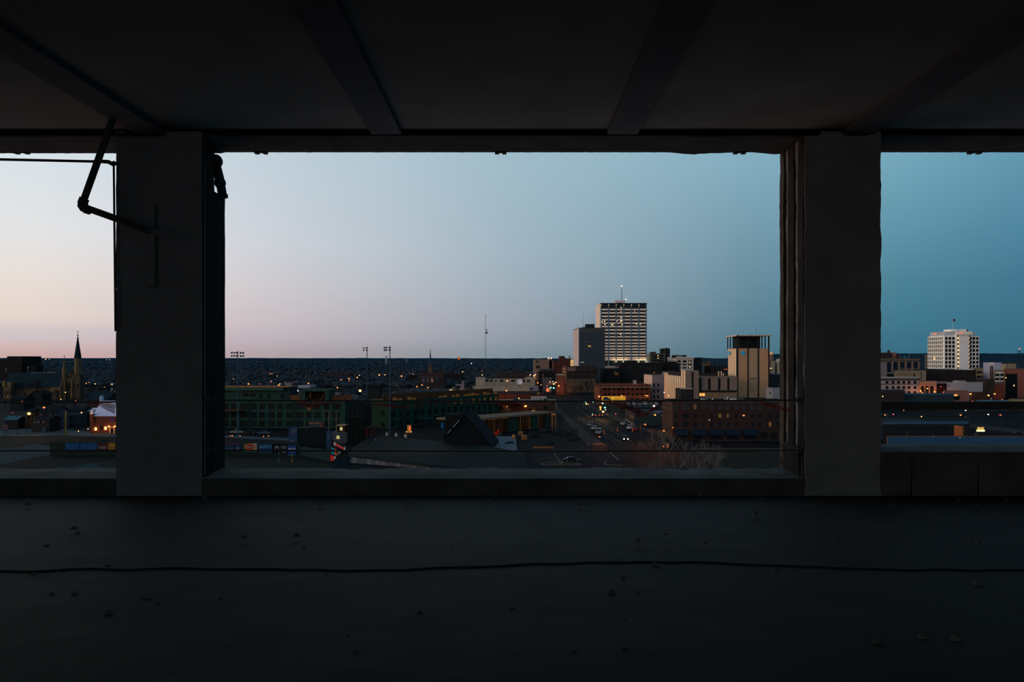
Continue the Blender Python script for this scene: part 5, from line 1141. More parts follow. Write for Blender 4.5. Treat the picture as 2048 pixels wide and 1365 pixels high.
house('dark_porch_house', 'low dark gabled house with three dim windows before the pale house at left', 64, 98, 841, 834, 300, 8, m_hd, m_hr, 'x', [(70, 846.5), (77, 846.5), (87, 846.5)], ww=1.1, wh=.8, wm=mat('dim_blue_pane', (52, 64, 72), var=0))
house('amber_shed', 'small brown shed lit amber by the lamp at left', 52, 64, 823, 820, 322, 6, mat('shed_brown', (62, 40, 26), var=.1), m_hr, 'x', [(58, 837)], ww=1, wh=1.4)
house('pale_terrace_house', 'grey terraced house with a row of tall dim windows left of the museum', 133, 163, 822, 816, 330, 9, mat('terrace_grey', (36, 46, 52), var=.1), m_hr, 'x', [(139, 832), (144, 832), (149, 832), (154, 832), (159, 832), (141, 848), (149, 848), (157, 848)], wm=mat('dim_blue_pane2', (50, 66, 78), var=0))
house('white_roof_cottage', 'cottage with a bright pale roof edge just left of the museum', 163, 186, 823, 818.5, 335, 7, m_hd, m_white, 'x')
house('brown_gable_house', 'brown gabled house behind the museum', 173, 216, 800, 785, 440, 12, mat('house_brown', (38, 32, 30), var=.1), m_slate, 'x')
house('white_gable_house', 'white gabled house half hidden by the left column', 214, 232, 785, 774, 470, 10, m_hw, m_slate, 'y', [(219, 786), (226, 786)])
house('teal_gable_shed', 'tiny teal-roofed shed at far left behind the ball field', 10, 34, 840, 835, 318, 6, m_hd, mat('teal_shingle', (44, 74, 86), k=.9, var=.1), 'x')
house('shadow_house', 'small dark gabled house in front of the church nave', 60, 84, 790, 782, 470, 10, m_hd, m_hr, 'y')
# museum-like brick ball club house
D = 296; k = D / FP
t = empty('brick_club_house', (S(220, D), D + 8, 0), 'red brick club house with big white roof and glowing wall lamps by left column', 'building')
m_cb = mat('club_brick', (66, 38, 32), var=.12, vs=1); m_wr = mat('white_membrane', (150, 152, 170), k=1.1, rough=.7, var=.05)
x0, x1 = S(187, D), S(262, D); ze = Z(833, D)
MB().box(x0, x1, D, D + 16, 0, ze).build('wall', m_cb, t)
MB().add([(x0 - .3, D - .4, ze), (x1, D - .4, ze), (x1, D + 16, ze), (x0 - .3, D + 16, ze), (S(194, D + 5), D + 6, Z(813, D + 5)), (x1, D + 6, Z(813, D + 5)), (x1, D + 11, Z(813, D + 5)), (S(194, D + 5), D + 11, Z(813, D + 5))], [(0, 1, 5, 4), (4, 5, 6, 7), (7, 6, 2, 3), (0, 4, 7, 3), (1, 2, 6, 5), (3, 2, 1, 0)]).build('roof', m_wr, t)
MB().box(S(198, D + 6), x1, D + 6.2, D + 10, Z(813, D + 5) - .2, Z(803, D + 6)).build('upper_hall', m_wr, t)
MB().tube((S(198, D + 6), D + 8, Z(812, D + 5)), (S(198, D + 6), D + 8, Z(796, D + 6)), .75, n=12).ball((S(198, D + 6), D + 8, Z(796, D + 6)), .75, 12, 6).build('round_turret', mat('turret_grey', (104, 124, 138), var=.03), t)
MB().box(S(182, D), S(188, D), D - .8, D + .6, 0, Z(828.5, D)).build('corner_turret', m_cb, t)
MB().cone((S(185, D), D - .1, Z(828.5, D)), 1.05, 2.1, 4, math.pi / 4).build('turret_cap', mat('turret_cap', (150, 142, 152), var=.03), t)
MB().box(x0, x1, D - .15, D, Z(832.2, D), ze - .02).build('banner', mat('banner_blue', (22, 50, 92), var=0), t)
text('sign', 'SOUTH BEND CUBS', 1, m_white, t, (S(205, D), D - .2, Z(831, D)), fit=(20 * k, 1.3 * k), ext=.02)
text('sign', 'CUBS DEN', 1, mat('letter_pink', (110, 88, 86), var=0), t, (S(225, D), D - .05, Z(847, D)), fit=(15 * k, 2 * k), ext=.03)
for rr, m_ in ((3.9, mat('badge_red', (120, 40, 40), var=0)), (3.1, mat('badge_blue', (24, 50, 96), var=0))):
    pts = [(S(224.6, D) + rr * k * math.cos(a * math.pi / 10), Z(840, D) + rr * k * math.sin(a * math.pi / 10)) for a in range(20)]
    o_ = .06 if rr > 3.5 else .1
    MB().loft([(x, D, z) for x, z in pts], [(x, D - o_, z) for x, z in pts]).build('badge', m_, t)
win(t, S(203, D), D, Z(860, D), 4 * k, 8 * k, m_glass2, m_dkb2)
MB().box(S(219.5, D), S(231, D), D - .5, D, 0, Z(853.8, D)).build('door_surround', mat('door_white', (150, 112, 78), var=0), t); MB().box(S(223, D), S(227.5, D), D - .56, D - .5, .1, Z(856, D)).build('door', m_glass2, t)
for a, y, w, e in ((192, 858.5, 1.5, 120), (211.5, 857, 1.7, 170), (218.2, 853.3, 1.3, 90), (230, 853.3, 1.3, 90)):
    MB().box(S(a - w, D), S(a + w, D), D - .35, D, Z(y + (2.8 if a < 215 else 1), D), Z(y - (2.8 if a < 215 else 1), D)).build('wall_lamp', glow('sconce', (1, .38, .08), 7), t)
    l = bpy.data.lights.new('lamp_light', 'POINT'); l.energy = e * .5; l.color = (1, .38, .1); l.shadow_soft_size = .25
    lo = bpy.data.objects.new('lamp_light', l); COL.objects.link(lo); lo.parent = t; lo.location = Vector((S(a, D), D - 1.0, Z(y, D))) - t.location

# ================================================================== middle left: stadium, green sheathed flats under construction
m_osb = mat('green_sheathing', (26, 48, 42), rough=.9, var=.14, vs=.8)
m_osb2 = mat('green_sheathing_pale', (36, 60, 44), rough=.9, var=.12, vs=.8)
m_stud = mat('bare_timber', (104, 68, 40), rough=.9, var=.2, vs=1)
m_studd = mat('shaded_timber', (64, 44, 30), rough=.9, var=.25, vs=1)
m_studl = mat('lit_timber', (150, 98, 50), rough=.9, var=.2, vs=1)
b_ = Bld('green_flats', 'long green-sheathed apartment block under construction with a set-back top storey', 430, 690, 801, 318, 16, m_osb, par=.3, roof=mat('deck_boards', (44, 40, 34), var=.15), parm=mat('eave_timber', (72, 62, 44), var=.2))
D = 318; k = D / FP
MB().box(S(430, D), S(574, D), D + 2, D + 14, b_.zt - .2, Z(781, D)).build('top_storey', m_osb, b_.r)
MB().box(S(430, D), S(566, D), D + .4, D + 14, Z(781.5, D), Z(775.5, D)).build('top_parapet', mat('green_paler', (36, 58, 50), var=.05), b_.r)
MB().box(S(430, D), S(577, D), D + .3, D + 14.2, Z(775.6, D), Z(774.2, D)).build('roof_edge', m_stud, b_.r)
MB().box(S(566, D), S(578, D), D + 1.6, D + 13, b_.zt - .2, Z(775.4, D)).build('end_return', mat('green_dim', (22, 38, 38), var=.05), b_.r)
for a, w in ((488, 12), (502.5, 11)): win(b_.r, S(a, D), D + 2, Z(794, D), w * k, 6.5 * k, m_glass2, None)
for a in (519, 535, 561.5): win(b_.r, S(a, D), D + 2, Z(799.5, D), 5.2 * k, 11 * k, m_glass2, None)
MB().box(S(579, D), S(599, D), D + 1, D + 1.4, b_.zt - .1, Z(791, D)).build('timber_fence', m_stud, b_.r)
for i in range(9): MB().box(S(579 + i * 2.4, D), S(579.5 + i * 2.4, D), D + .85, D + 1, b_.zt - .1, Z(791, D)).build('stud', m_studd, b_.r)
MB().box(S(604, D), S(657, D), D + .3, D + 12, Z(783.5, D), Z(780, D)).build('box_roof', m_osb, b_.r)
MB().box(S(604, D), S(610, D), D + .3, D + 12, b_.zt - .1, Z(783.5, D)).build('box_wall', m_osb, b_.r); MB().box(S(649, D), S(657, D), D + .3, D + 12, b_.zt - .1, Z(783.5, D)).build('box_wall', m_osb, b_.r)
MB().box(S(610, D), S(649, D), D + 8, D + 8.3, b_.zt - .1, Z(783.5, D)).build('box_back', m_studd, b_.r)
for i in range(13): MB().box(S(611 + i * 3, D), S(611.5 + i * 3, D), D + 7.8, D + 8, b_.zt - .1, Z(783.5, D)).build('stud', m_stud, b_.r)
for a, c in (((612, 800.5), (620, 788)), ((641, 800.5), (649, 787)), ((620.5, 800.5), (620.5, 785)), ((604, 800.5), (604, 783))):
    MB().tube((S(a[0], D), D + .8, Z(a[1], D)), (S(c[0], D), D + .8, Z(c[1], D)), .1, n=4).build('brace', m_stud, b_.r)
MB().box(S(662, D), S(702, D), D + 2, D + 2.3, b_.zt - .1, Z(791.5, D)).build('timber_fence', m_studd, b_.r)
for i in range(14): MB().box(S(662 + i * 3, D), S(662.5 + i * 3, D), D + 1.8, D + 2, b_.zt - .1, Z(791.5, D)).build('stud', m_stud, b_.r)
wins = [(452, 8, 2), (467.5, 10, 2), (487.5, 15, 0), (507, 12, 0), (524.3, 10, 2), (542.5, 12, 0), (560, 10, 2), (579.5, 15, 0), (600, 12, 0), (617.5, 9.5, 2), (634, 12, 0), (653, 9, 2), (672, 15, 0)]
m_net = mat('net_window', (20, 24, 26), var=.5, vs=3)
for j, y in enumerate((818.5, 835.5, 853)):
    for a, w, kind in wins:
        g = m_glass2 if kind else m_net
        win(b_.r, S(a, D), D, Z(y, D), w * k, (10.5 if j < 2 else 11) * k, g, mat('green_dark_frame', (20, 34, 32), var=0), 'f', bars=(0, kind if j < 2 else 0), t=.1, dep=.08)
MB().box(S(614.5, D), S(622, D), D - .1, D, Z(821, D), Z(815, D)).build('boarded_window', m_stud, b_.r)
for a in (497.5, 590.5): MB().box(S(a, D) - .15, S(a, D) + .15, D - .25, D, 0, b_.zt - .3).build('joint', mat('green_dark', (18, 32, 30), var=0), b_.r)
b = MB(); 
for a in (449, 456, 466, 473, 478): b.tube((S(a, 312), 312, Z(822, 312)), (S(a, 312), 312, Z(815, 312)), .05, n=4)
b.tube((S(440, 312), 312, Z(817, 312)), (S(480, 312), 312, Z(817, 312)), .05, n=4).tube((S(440, 312), 312, Z(821, 312)), (S(480, 312), 312, Z(821, 312)), .05, n=4)
b.box(S(440, 312), S(480, 312), 312, 318, Z(823, 312), Z(822, 312)); b.build('balcony', m_studd, b_.r)
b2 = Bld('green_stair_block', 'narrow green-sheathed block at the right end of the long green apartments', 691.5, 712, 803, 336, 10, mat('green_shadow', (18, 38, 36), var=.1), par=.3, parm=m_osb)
# second green block: its long side runs away to the right
P0 = Vector((S(777, 315), 315)); P1 = Vector((S(996, 378), 378)); PL = Vector((S(739, 322), 322)); zt = Z(803, 315)
t = empty('green_flats_long', ((P0.x + P1.x) / 2, 350, 0), 'long green-sheathed block receding to the right with glowing timber framing on top', 'building')
dv = (P1 - P0).normalized(); nv = Vector((-dv.y, dv.x))
Q1 = P1 + nv * 15; QL = P0 + nv * 15
MB().prism([tuple(P0), tuple(P1), tuple(Q1), tuple(QL)], 0, zt).build('long_wall', m_osb, t)
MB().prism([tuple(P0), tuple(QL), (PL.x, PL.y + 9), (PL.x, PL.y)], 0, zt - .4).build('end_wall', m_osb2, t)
Lw = (P1 - P0).length; ang = math.atan2(dv.y, dv.x)
nb = 17
for i in range(nb):
    p_ = P0 + dv * Lw * (i + .6) / nb
    for j, z in enumerate((zt - 3.3, zt - 6.4, zt - 9.8)):
        g = m_studl if (j == 0 and i > 8) else (m_studd if j == 0 else m_glass2)
        me = window_mesh(1.5 if (i % 3) else 2.0, 2.0, g, mat('green_dark_frame', (20, 34, 32), var=0), (1 if i % 2 else 0, 0), .1, True, .08)
        o = link('window', me, t, (p_.x, p_.y, z), ang)
for i in range(26):     # timber uprights of the roof framing, inner light painted as brighter timber
    a, c = P0 + dv * Lw * i / 26, P0 + dv * Lw * (i + .72) / 26
    hh = 1.0 + .25 * math.sin(i * 2.1)
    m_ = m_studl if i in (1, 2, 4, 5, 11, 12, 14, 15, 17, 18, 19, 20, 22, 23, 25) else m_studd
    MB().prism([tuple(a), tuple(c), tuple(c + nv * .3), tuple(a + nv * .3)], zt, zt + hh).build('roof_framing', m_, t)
MB().prism([tuple(P0 + nv * 3), tuple(P1 + nv * 3), tuple(P1 + nv * 3.4), tuple(P0 + nv * 3.4)], zt, zt + 2.6).build('inner_framing', m_studd, t)
for i in range(7):
    y = zt - .6 - i * .32 if i < 4 else zt - .6
    x0_, x1_ = S(744 + i * 4, 319), P0.x - .2
    if i < 5: MB().box(x0_, x1_, 318.9 - .2 * i, 319.1 - .2 * i, zt + .3 - i * .5, zt + .45 - i * .5).build('scaffold_board', m_studl if i % 2 else m_stud, t)
for a, c in ((764, 826), (764, 850)): MB().box(S(a - 1.5, 316.5), S(a + 1.5, 316.5), 315.6, 316.2, Z(c + 4, 316), Z(c - 4, 316)).build('window', m_glass2, t)
for i in range(9):      # timber bays
    a = P0 + dv * (Lw * (i + .1) / 9); MB().prism([tuple(a - nv * .25), tuple(a + dv * .35 - nv * .25), tuple(a + dv * .35), tuple(a)], 0, zt).build('batten', mat('green_dark', (18, 32, 30), var=0), t)
# concrete-topped timber frame near the street
t = empty('timber_frame_podium', (S(1030, 300), 305, 0), 'open timber-framed ground storey under a long sloping concrete slab', 'building')
A = Vector((S(938, 284), 284)); B = Vector((S(1112, 326), 326)); dv2 = (B - A).normalized(); nv2 = Vector((-dv2.y, dv2.x)); L2 = (B - A).length
zs0, zs1 = Z(839.5, 284), Z(824.5, 326); zs = (zs0 + zs1) / 2
MB().loft([(A.x, A.y, zs - .7), (A.x + nv2.x * 16, A.y + nv2.y * 16, zs - .7), (A.x + nv2.x * 16, A.y + nv2.y * 16, zs), (A.x, A.y, zs)],
          [(B.x, B.y, zs - .7), (B.x + nv2.x * 10, B.y + nv2.y * 10, zs - .7), (B.x + nv2.x * 10, B.y + nv2.y * 10, zs), (B.x, B.y, zs)]).build('slab', mat('slab_concrete', (82, 70, 58), var=.12, vs=.5), t)
for i in range(54):
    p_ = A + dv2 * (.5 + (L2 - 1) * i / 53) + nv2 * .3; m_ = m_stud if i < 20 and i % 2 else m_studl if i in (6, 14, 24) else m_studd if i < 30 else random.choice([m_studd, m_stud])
    w_ = .12 if i % 6 else .3
    if i in (23, 24, 25, 26, 27, 37, 38, 39, 40, 46, 47): continue
    MB().box(p_.x - w_, p_.x + w_, p_.y, p_.y + .3, 0, zs - .7).build('stud', m_, t)
for a, c in ((22.4, 28), (36.5, 41), (45.5, 48.5)):
    p_ = A + dv2 * (L2 * a / 53); q_ = A + dv2 * (L2 * c / 53)
    MB().prism([tuple(p_), tuple(q_), tuple(q_ + nv2 * .2), tuple(p_ + nv2 * .2)], 0, zs - 1.1).build('green_panel', m_osb, t)
p_ = A + nv2 * 4; q_ = B + nv2 * 3
MB().prism([tuple(p_), tuple(q_), tuple(q_ + nv2 * .3), tuple(p_ + nv2 * .3)], 0, zs - .8).build('back_wall', mat('frame_gloom', (40, 30, 24), var=.3, vs=1), t)
for a, c in ((2, 9), (10, 17), (18, 22)):
    p_ = A + dv2 * (L2 * a / 53) - nv2 * .06; q_ = A + dv2 * (L2 * c / 53) - nv2 * .06
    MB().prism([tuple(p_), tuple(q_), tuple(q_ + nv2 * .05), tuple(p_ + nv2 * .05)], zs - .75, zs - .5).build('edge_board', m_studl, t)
o = MB().box(S(1103, 300), S(1112, 300), 300, 300.3, Z(831, 300), Z(828, 300)).box(S(1104, 300), S(1104.6, 300), 300, 300.2, 0, Z(831, 300)).box(S(1111, 300), S(1111.6, 300), 300, 300.2, 0, Z(831, 300)).build('site_sign', m_studl)
tag(o, 'small orange board sign at the right end of the timber-framed storey', 'sign')
# pale tarpaulin slab, timber stacks, drum
t = empty('pale_slab', (S(1000, 258), 262, 0), 'pale blue-grey sheeted slab with white stakes and a red machine beside the dark gable', 'slab')
MB().prism([G(960, 903), G(1034, 903), G(1032, 876), G(962, 874)][::1], 0, .35).build('sheet', mat('pale_sheet', (84, 94, 106), k=.6, var=.3, vs=1.2), t)
for a, c in ((983, 868.5), (992, 880), (988.5, 877), (1001, 866)): MB().tube((*G(a, c + 6), 0), (*G(a, c + 6), 1.2), .07, n=5).build('stake', m_white, t)
o = MB().box(*[f_(G(993, 873)[0], d_) for f_, d_ in ((lambda a, b: a + b, -.9), (lambda a, b: a + b, .7))], G(993, 873)[1], G(993, 873)[1] + 1, .35, 1.3).box(G(996, 873)[0] - .3, G(996, 873)[0] + .5, G(993, 873)[1], G(993, 873)[1] + .6, 1.3, 2.4).build('red_machine', mat('machine_red', (150, 40, 26), var=.1))
tag(o, 'small bright red machine standing on the pale slab', 'machine')
for i, (a, c, w, h, lab) in enumerate(((1041, 871.5, 1.3, 1.3, 'upper stack of tan timber boards on the building site'), (1048, 881, 1.4, 1.5, 'lower stack of tan timber boards nearest the parking lot'))):
    x, y = G(a, c); t = empty('timber_stack', (x, y, 0), lab, 'timber stack', 'timber stacks on the site')
    for q in range(6): MB().box(x - w * .7 + .05 * (q % 2), x + w * .7 + .05 * (q % 2), y, y + w * 1.4, q * h / 6 + .02, (q + 1) * h / 6 - .02).build('board', mat('board_tan', (128, 92, 64), var=.15) if q % 2 else m_stud, t)
x, y = G(1027, 880); o = MB().cone((x, y, .9), .9, 1.1, 4).box(x - .6, x + .6, y - .6, y + .6, 0, .9).build('ochre_hopper', mat('hopper_ochre', (140, 98, 42), var=.1)); tag(o, 'small ochre hopper between the pale slab and the timber stacks', 'hopper')
for i, (a, c, s_) in enumerate(((1019, 889, 1.6), (1035, 877, 1.8), (1066, 874, 2.4), (1090, 866, 2.6), (1120, 868, 3.2), (1134, 872, 2.6), (1100, 888, 1.5), (1148, 880, 2.2))):
    x, y = G(a, c); b = MB(); b.ball((x, y, s_ * .1), s_, 9, 5, .5)
    b.v = [(p[0] + .5 * noise.noise((p[0], p[1], p[2])), p[1] + .5 * noise.noise((p[1], p[0], 3)), max(0, p[2] + .5 * noise.noise((p[0] * .7, p[1] * .7, 9)))) for p in b.v]
    o = b.build('debris_heap', mat('site_debris', (22, 25, 27), var=.4, vs=1)); tag(o, ['small dark debris heap at the right foot of the pale slab', 'dark debris heap behind the ochre hopper', 'dark debris heap right of the upper timber stack', 'dark debris heap under the right half of the timber-framed storey', 'widest dark debris heap, near the orange board sign', 'dark debris heap between the widest heap and the lane sidewalk', 'small low debris heap in front of the long pale plank', 'rightmost dark debris heap, touching the sidewalk'][i], 'heap', 'debris heaps on the site')
o = MB().box(S(1066, 247), S(1108, 247), 247, 247.25, 0, .5).build('long_plank', m_stud); tag(o, 'single long pale plank lying on the dark site ground', 'plank')
# blue barrel and the green dome-like things
t = empty('blue_drum', (*G(885.5, 857), 0), 'tall blue tank standing before the second green block', 'tank')
MB().tube((*G(885.5, 857), 0), (*G(885.5, 857), 2.0), .66, n=16).tube((*G(885.5, 857), 2.0), (*G(885.5, 857), 2.1), .6, .45, 16).build('body', mat('tank_blue', (22, 70, 112), var=.05), t)
MB().tube((*G(885.5, 857), 1.1), (*G(885.5, 857), 1.2), .7, n=16).build('band', mat('tank_band', (16, 48, 80), var=0), t)
b = MB(); x, y = G(851, 853); b.loft([(x - 3, y, 2.9), (x + 3, y, 3.2), (x + 3, y + 3, 3.2), (x - 3, y + 3, 2.9)], [(x - 3, y, 3.05), (x + 3, y, 3.35), (x + 3, y + 3, 3.35), (x - 3, y + 3, 3.05)])
t = empty('site_canopy', (x, y, 0), 'flat teal canopy on thin posts left of the blue tank', 'canopy'); b.build('canopy', mat('canopy_teal', (30, 58, 68), var=.1), t)
for dx in (-2.8, 2.7): MB().tube((x + dx, y + .3, 0), (x + dx, y + .3, 3.0), .07, n=5).build('post', m_frameD, t)
x, y = G(818, 866); t = empty('lit_kiosk', (x, y, 0), 'small orange-glowing kiosk in the middle distance by the second light mast', 'kiosk')
MB().box(x - .65, x + .65, y, y + 1, 0, 2.8).build('body', mat('kiosk_tan', (110, 70, 40), var=.1, emit=((.8, .3, .06), .25)), t); MB().box(x + .1, x + .55, y - .05, y, .8, 2.3).build('lit_panel', mat('kiosk_red', (60, 20, 10), var=0, emit=((1, .18, .03), 1.1)), t); MB().box(x - .75, x + .75, y - .1, y + 1.1, 2.8, 3.0).build('roof', m_frameD, t)
for sx_ in (-.9, .9): MB().ball((x + sx_, y - .3, .35), .14).build('lamp', y_lamp, t)

# stadium: outfield wall with banners, scoreboard, batter's eye, grandstand roof
D = 229; k = D / FP
def wall_banner(px0, px1, py0, py1, D, m, label, txts=(), seg=None):
    k = D / FP
    t = empty('wall_banner', (S((px0 + px1) / 2, D), D, 0), label, 'banner'); MB().box(S(px0, D), S(px1, D), D - .12, D, Z(py1, D), Z(py0, D)).build('panel', m, t)
    for (s_, cx, cy, w, h, m_) in txts: text('lettering', s_, 1, m_, t, (S(cx, D), D - .14, Z(cy, D)), fit=(w * k, h * k), ext=.01)
    return t
t = empty('outfield_wall', (S(520, 230), 230, 0), 'long dark green outfield wall around the ball field', 'wall')
MB().box(S(440, 229.3), S(600, 229.3), 229.1, 229.7, 0, Z(886.5, 229)).build('wall', mat('outfield_green', (20, 30, 27), var=.08), t)
MB().loft([(S(600, 229), 229.1, 0), (S(661, 216), 215, 0), (S(661, 216), 215.5, 0), (S(600, 229), 229.7, 0)], [(S(600, 229), 229.1, Z(893, 229)), (S(661, 216), 215, Z(903, 215)), (S(661, 216), 215.5, Z(903, 215)), (S(600, 229), 229.7, Z(893, 229))]).build('wall', mat('outfield_teal', (20, 34, 36), var=.08), t)
MB().box(S(100, 228.4), S(240, 228.4), 228.4, 228.8, 0, Z(885, 228)).build('wall', MATS['outfield_green'], t)
w1 = mat('ad_white', (120, 124, 128), var=0); w2 = mat('ad_pale_blue', (74, 112, 132), var=0); w3 = mat('ad_red', (96, 38, 42), var=0); w4 = mat('ad_yellow', (130, 110, 40), var=0)
wall_banner(449.5, 482, 887, 901.5, 229, mat('ad_navy', (22, 34, 54), var=.04), 'navy banner with a red strip reading NECA at the left end of the outfield wall', [('NECA', 458.5, 898, 13, 3.4, mat('ad_dim_blue', (50, 78, 96), var=0)), ('SPORTSWEAR', 465.5, 888.7, 30, 1.8, w3), ('o', 475.6, 895, 4, 3.6, w2), ('ibew', 475.6, 898.6, 6, 1.4, w4)])
t = wall_banner(484, 514.5, 887, 904.5, 229, mat('ad_green', (22, 48, 36), var=.04), 'green banner with an orange oval and pale corner on the outfield wall', [('Stara', 499.5, 893.8, 14, 4, w1), ('indiana   carolina', 502, 903.4, 25, 1.2, w1)])
MB().prism([(0, 0), (1, 0), (1, 1)], 0, .1) 
MB().box(S(505, D), S(514.5, D), D - .13, D - .1, Z(900.5, D), Z(887.2, D)).build('pale_corner', mat('ad_grey_brick', (96, 92, 88), var=.3, vs=6), t)
for rr, m_, e in ((10.6, mat('ad_orange', (150, 72, 34), var=0), .16), (8.4, mat('ad_rust', (96, 36, 24), var=0), .20)):
    pts = [(S(499.5, D) + rr * k * math.cos(a * math.pi / 14), Z(894.2, D) + rr * .62 * k * math.sin(a * math.pi / 14)) for a in range(28)]
    MB().loft([(x, D - .1, z) for x, z in pts], [(x, D - e, z) for x, z in pts]).build('oval', m_, t)
for c in t.children:
    if c.name.startswith('lettering'): c.location.y -= .12
wall_banner(517.5, 544.5, 888, 907, 229, mat('ad_deep_blue', (20, 44, 70), var=.04), 'deep blue banner reading WINTRUST on the outfield wall', [('WINTRUST', 530.8, 894.5, 25, 4.6, w2), ('________', 530.8, 898, 25, .5, w2)])
t = wall_banner(546, 560, 887.8, 905, 229, mat('ad_black', (14, 16, 18), var=0), 'black banner with a teal and red arc emblem on the outfield wall', [])
for rr, m_, e in ((4.6, w2, .16), (3.1, w3, .18), (1.7, mat('ad_black', (14, 16, 18), var=0), .2)):
    pts = [(S(554, D) + rr * k * math.cos(a * math.pi / 10), Z(898.5, D) + rr * 1.3 * k * math.sin(a * math.pi / 10)) for a in range(11)]
    MB().loft([(x, D - .1, z) for x, z in pts], [(x, D - e, z) for x, z in pts]).build('arc', m_, t)
wall_banner(561, 574, 888.5, 906.5, 229, MATS['ad_black'], 'black banner reading BEFORE YOU DIG on the outfield wall', [('BEFORE', 567.5, 894, 10.5, 2.2, w1), ('YOU DIG,', 567.5, 897, 10.5, 2.2, w1), ('call', 568, 904.8, 7.5, 2.4, w1)])
wall_banner(575.5, 592, 890.5, 909.5, 229, mat('ad_royal', (22, 44, 92), var=.04), 'royal blue banner reading ARCON next to the scoreboard', [('ARC DN', 584, 898.2, 15, 3.2, mat('ad_bright', (160, 160, 166), var=0)), ('_______', 584, 903.4, 15, 1.0, w2)])
m_b1 = mat('ad_sky_blue', (18, 50, 82), var=.2, vs=1)
wall_banner(131, 159, 886.5, 900.5, 228, m_b1, 'plain sky blue banner at left end of the near outfield wall', [])
wall_banner(160.5, 195, 886.5, 900.5, 228, m_b1, 'sky blue banner with pale drawings in the left opening', [('Y', 170, 894, 8, 8, mat('ad_blue_pale', (26, 62, 94), var=0)), ('m', 185, 895, 12, 7, MATS['ad_blue_pale'])])
wall_banner(196, 216.5, 886.5, 901.5, 228, mat('ad_maroon', (48, 26, 26), var=.05), 'maroon banner with pale lettering in the left opening', [('Teachers', 206, 894.5, 16, 2.6, w1), ('Credit Union', 206, 897.8, 12, 1.4, w1)])
wall_banner(217, 231, 886.5, 901.5, 228, mat('ad_gold', (100, 74, 32), var=.05), 'gold banner beside the left column', [('Mutual', 225, 896, 10, 2, w3)])
t = empty('scoreboard', (S(619, 233), 234, 0), 'large blank scoreboard with blue side panels behind the outfield wall', 'scoreboard')
D = 233; k = D / FP
MB().box(S(595, D), S(653, D), D, D + 1.2, Z(897, D), Z(856, D)).build('screen', mat('screen_dark', (13, 19, 22), rough=.5, var=.05), t)
MB().box(S(578, D), S(595, D), D - .15, D + 1, Z(889, D), Z(855, D)).build('side_panel', mat('panel_blue', (26, 44, 68), var=.05), t); MB().box(S(653, D), S(661.5, D), D - .15, D + 1, Z(899, D), Z(862, D)).build('side_panel', MATS['panel_blue'], t)
text('lettering', '-57', 1, mat('panel_letter', (88, 92, 94), var=0), t, (S(588, D), D - .18, Z(862.5, D)), fit=(11 * k, 6.5 * k)); text('lettering', 'Burn', 1, w3, t, (S(587, D), D - .18, Z(869.3, D)), fit=(8 * k, 3 * k)); text('lettering', '2C', 1, MATS['panel_letter'], t, (S(585, D), D - .18, Z(882, D)), fit=(6 * k, 4 * k))
text('lettering', '-57', 1, MATS['panel_letter'], t, (S(657.5, D), D - .18, Z(872, D)), fit=(5 * k, 5 * k)); text('lettering', 'M', 1, MATS['panel_letter'], t, (S(657.5, D), D - .18, Z(878.5, D)), fit=(4 * k, 3.5 * k)); text('lettering', '2', 1, MATS['panel_letter'], t, (S(656.5, D), D - .18, Z(893, D)), fit=(2.6 * k, 3.6 * k))
for a in (598, 622, 648): MB().box(S(a - 1.2, D), S(a + 1.2, D), D + .3, D + .9, 0, Z(892, D)).build('post', m_dk, t)
MB().box(S(614.5, D), S(647, D), D + 1.3, D + 1.5, Z(857, D), Z(843, D)).build('top_sign', mat('top_sign', (40, 44, 48), var=.1), t); text('lettering', 'Meijer Park', 1, mat('sign_ochre', (150, 110, 56), var=0), t, (S(626, D), D + 1.25, Z(847.5, D)), fit=(22 * k, 3.4 * k))
MB().box(S(638, D), S(643, D), D + 1.2, D + 1.3, Z(855.5, D), Z(847, D)).build('mascot_panel', mat('rust_shape', (76, 46, 38), var=.3, vs=3), t)
# foul pole, flag poles
for a, y0, y1, m_, w, lab, nm in ((584.3, 899, 932, mat('foul_yellow', (92, 74, 26), var=.1), .1, 'yellow foul pole in front of the blue banner', 'foul_pole'), (557.8, 903, 931, mat('pole_blue_grey', (58, 76, 84), var=0), .07, 'thin blue-grey pole in front of the outfield wall', 'field_pole'), (131.5, 823, 872, mat('foul_yellow2', (88, 80, 28), var=.1), .22, 'tall yellow foul pole in the left opening', 'foul_pole')):
    DD = 292 if a < 200 else 214; t = empty(nm, (S(a, DD), DD, 0), lab, 'pole'); MB().tube((S(a, DD), DD, 0), (S(a, DD), DD, Z(y0, DD)), w, n=8).build('pole', m_, t); MB().box(S(a, DD) - w * 2, S(a, DD) + w * 2, DD - .2, DD + .2, 0, .4).build('base', m_, t)
for i, (a, y0) in enumerate(((647.6, 822), (657.5, 822), (672.6, 823))):
    DD = 242; t = empty('flag_pole', (S(a, DD), DD, 0), ['left of three pale flag poles behind the scoreboard', 'middle of three pale flag poles behind the scoreboard', 'right of three pale flag poles behind the scoreboard'][i], 'flag pole', 'flag poles behind the scoreboard')
    MB().tube((S(a, DD), DD, 0), (S(a, DD), DD, Z(y0, DD)), .09, .05, 6).build('pole', mat('pale_pole', (108, 98, 78), var=0), t); MB().ball((S(a, DD), DD, Z(y0, DD)), .12).build('ball', MATS['pale_pole'], t)
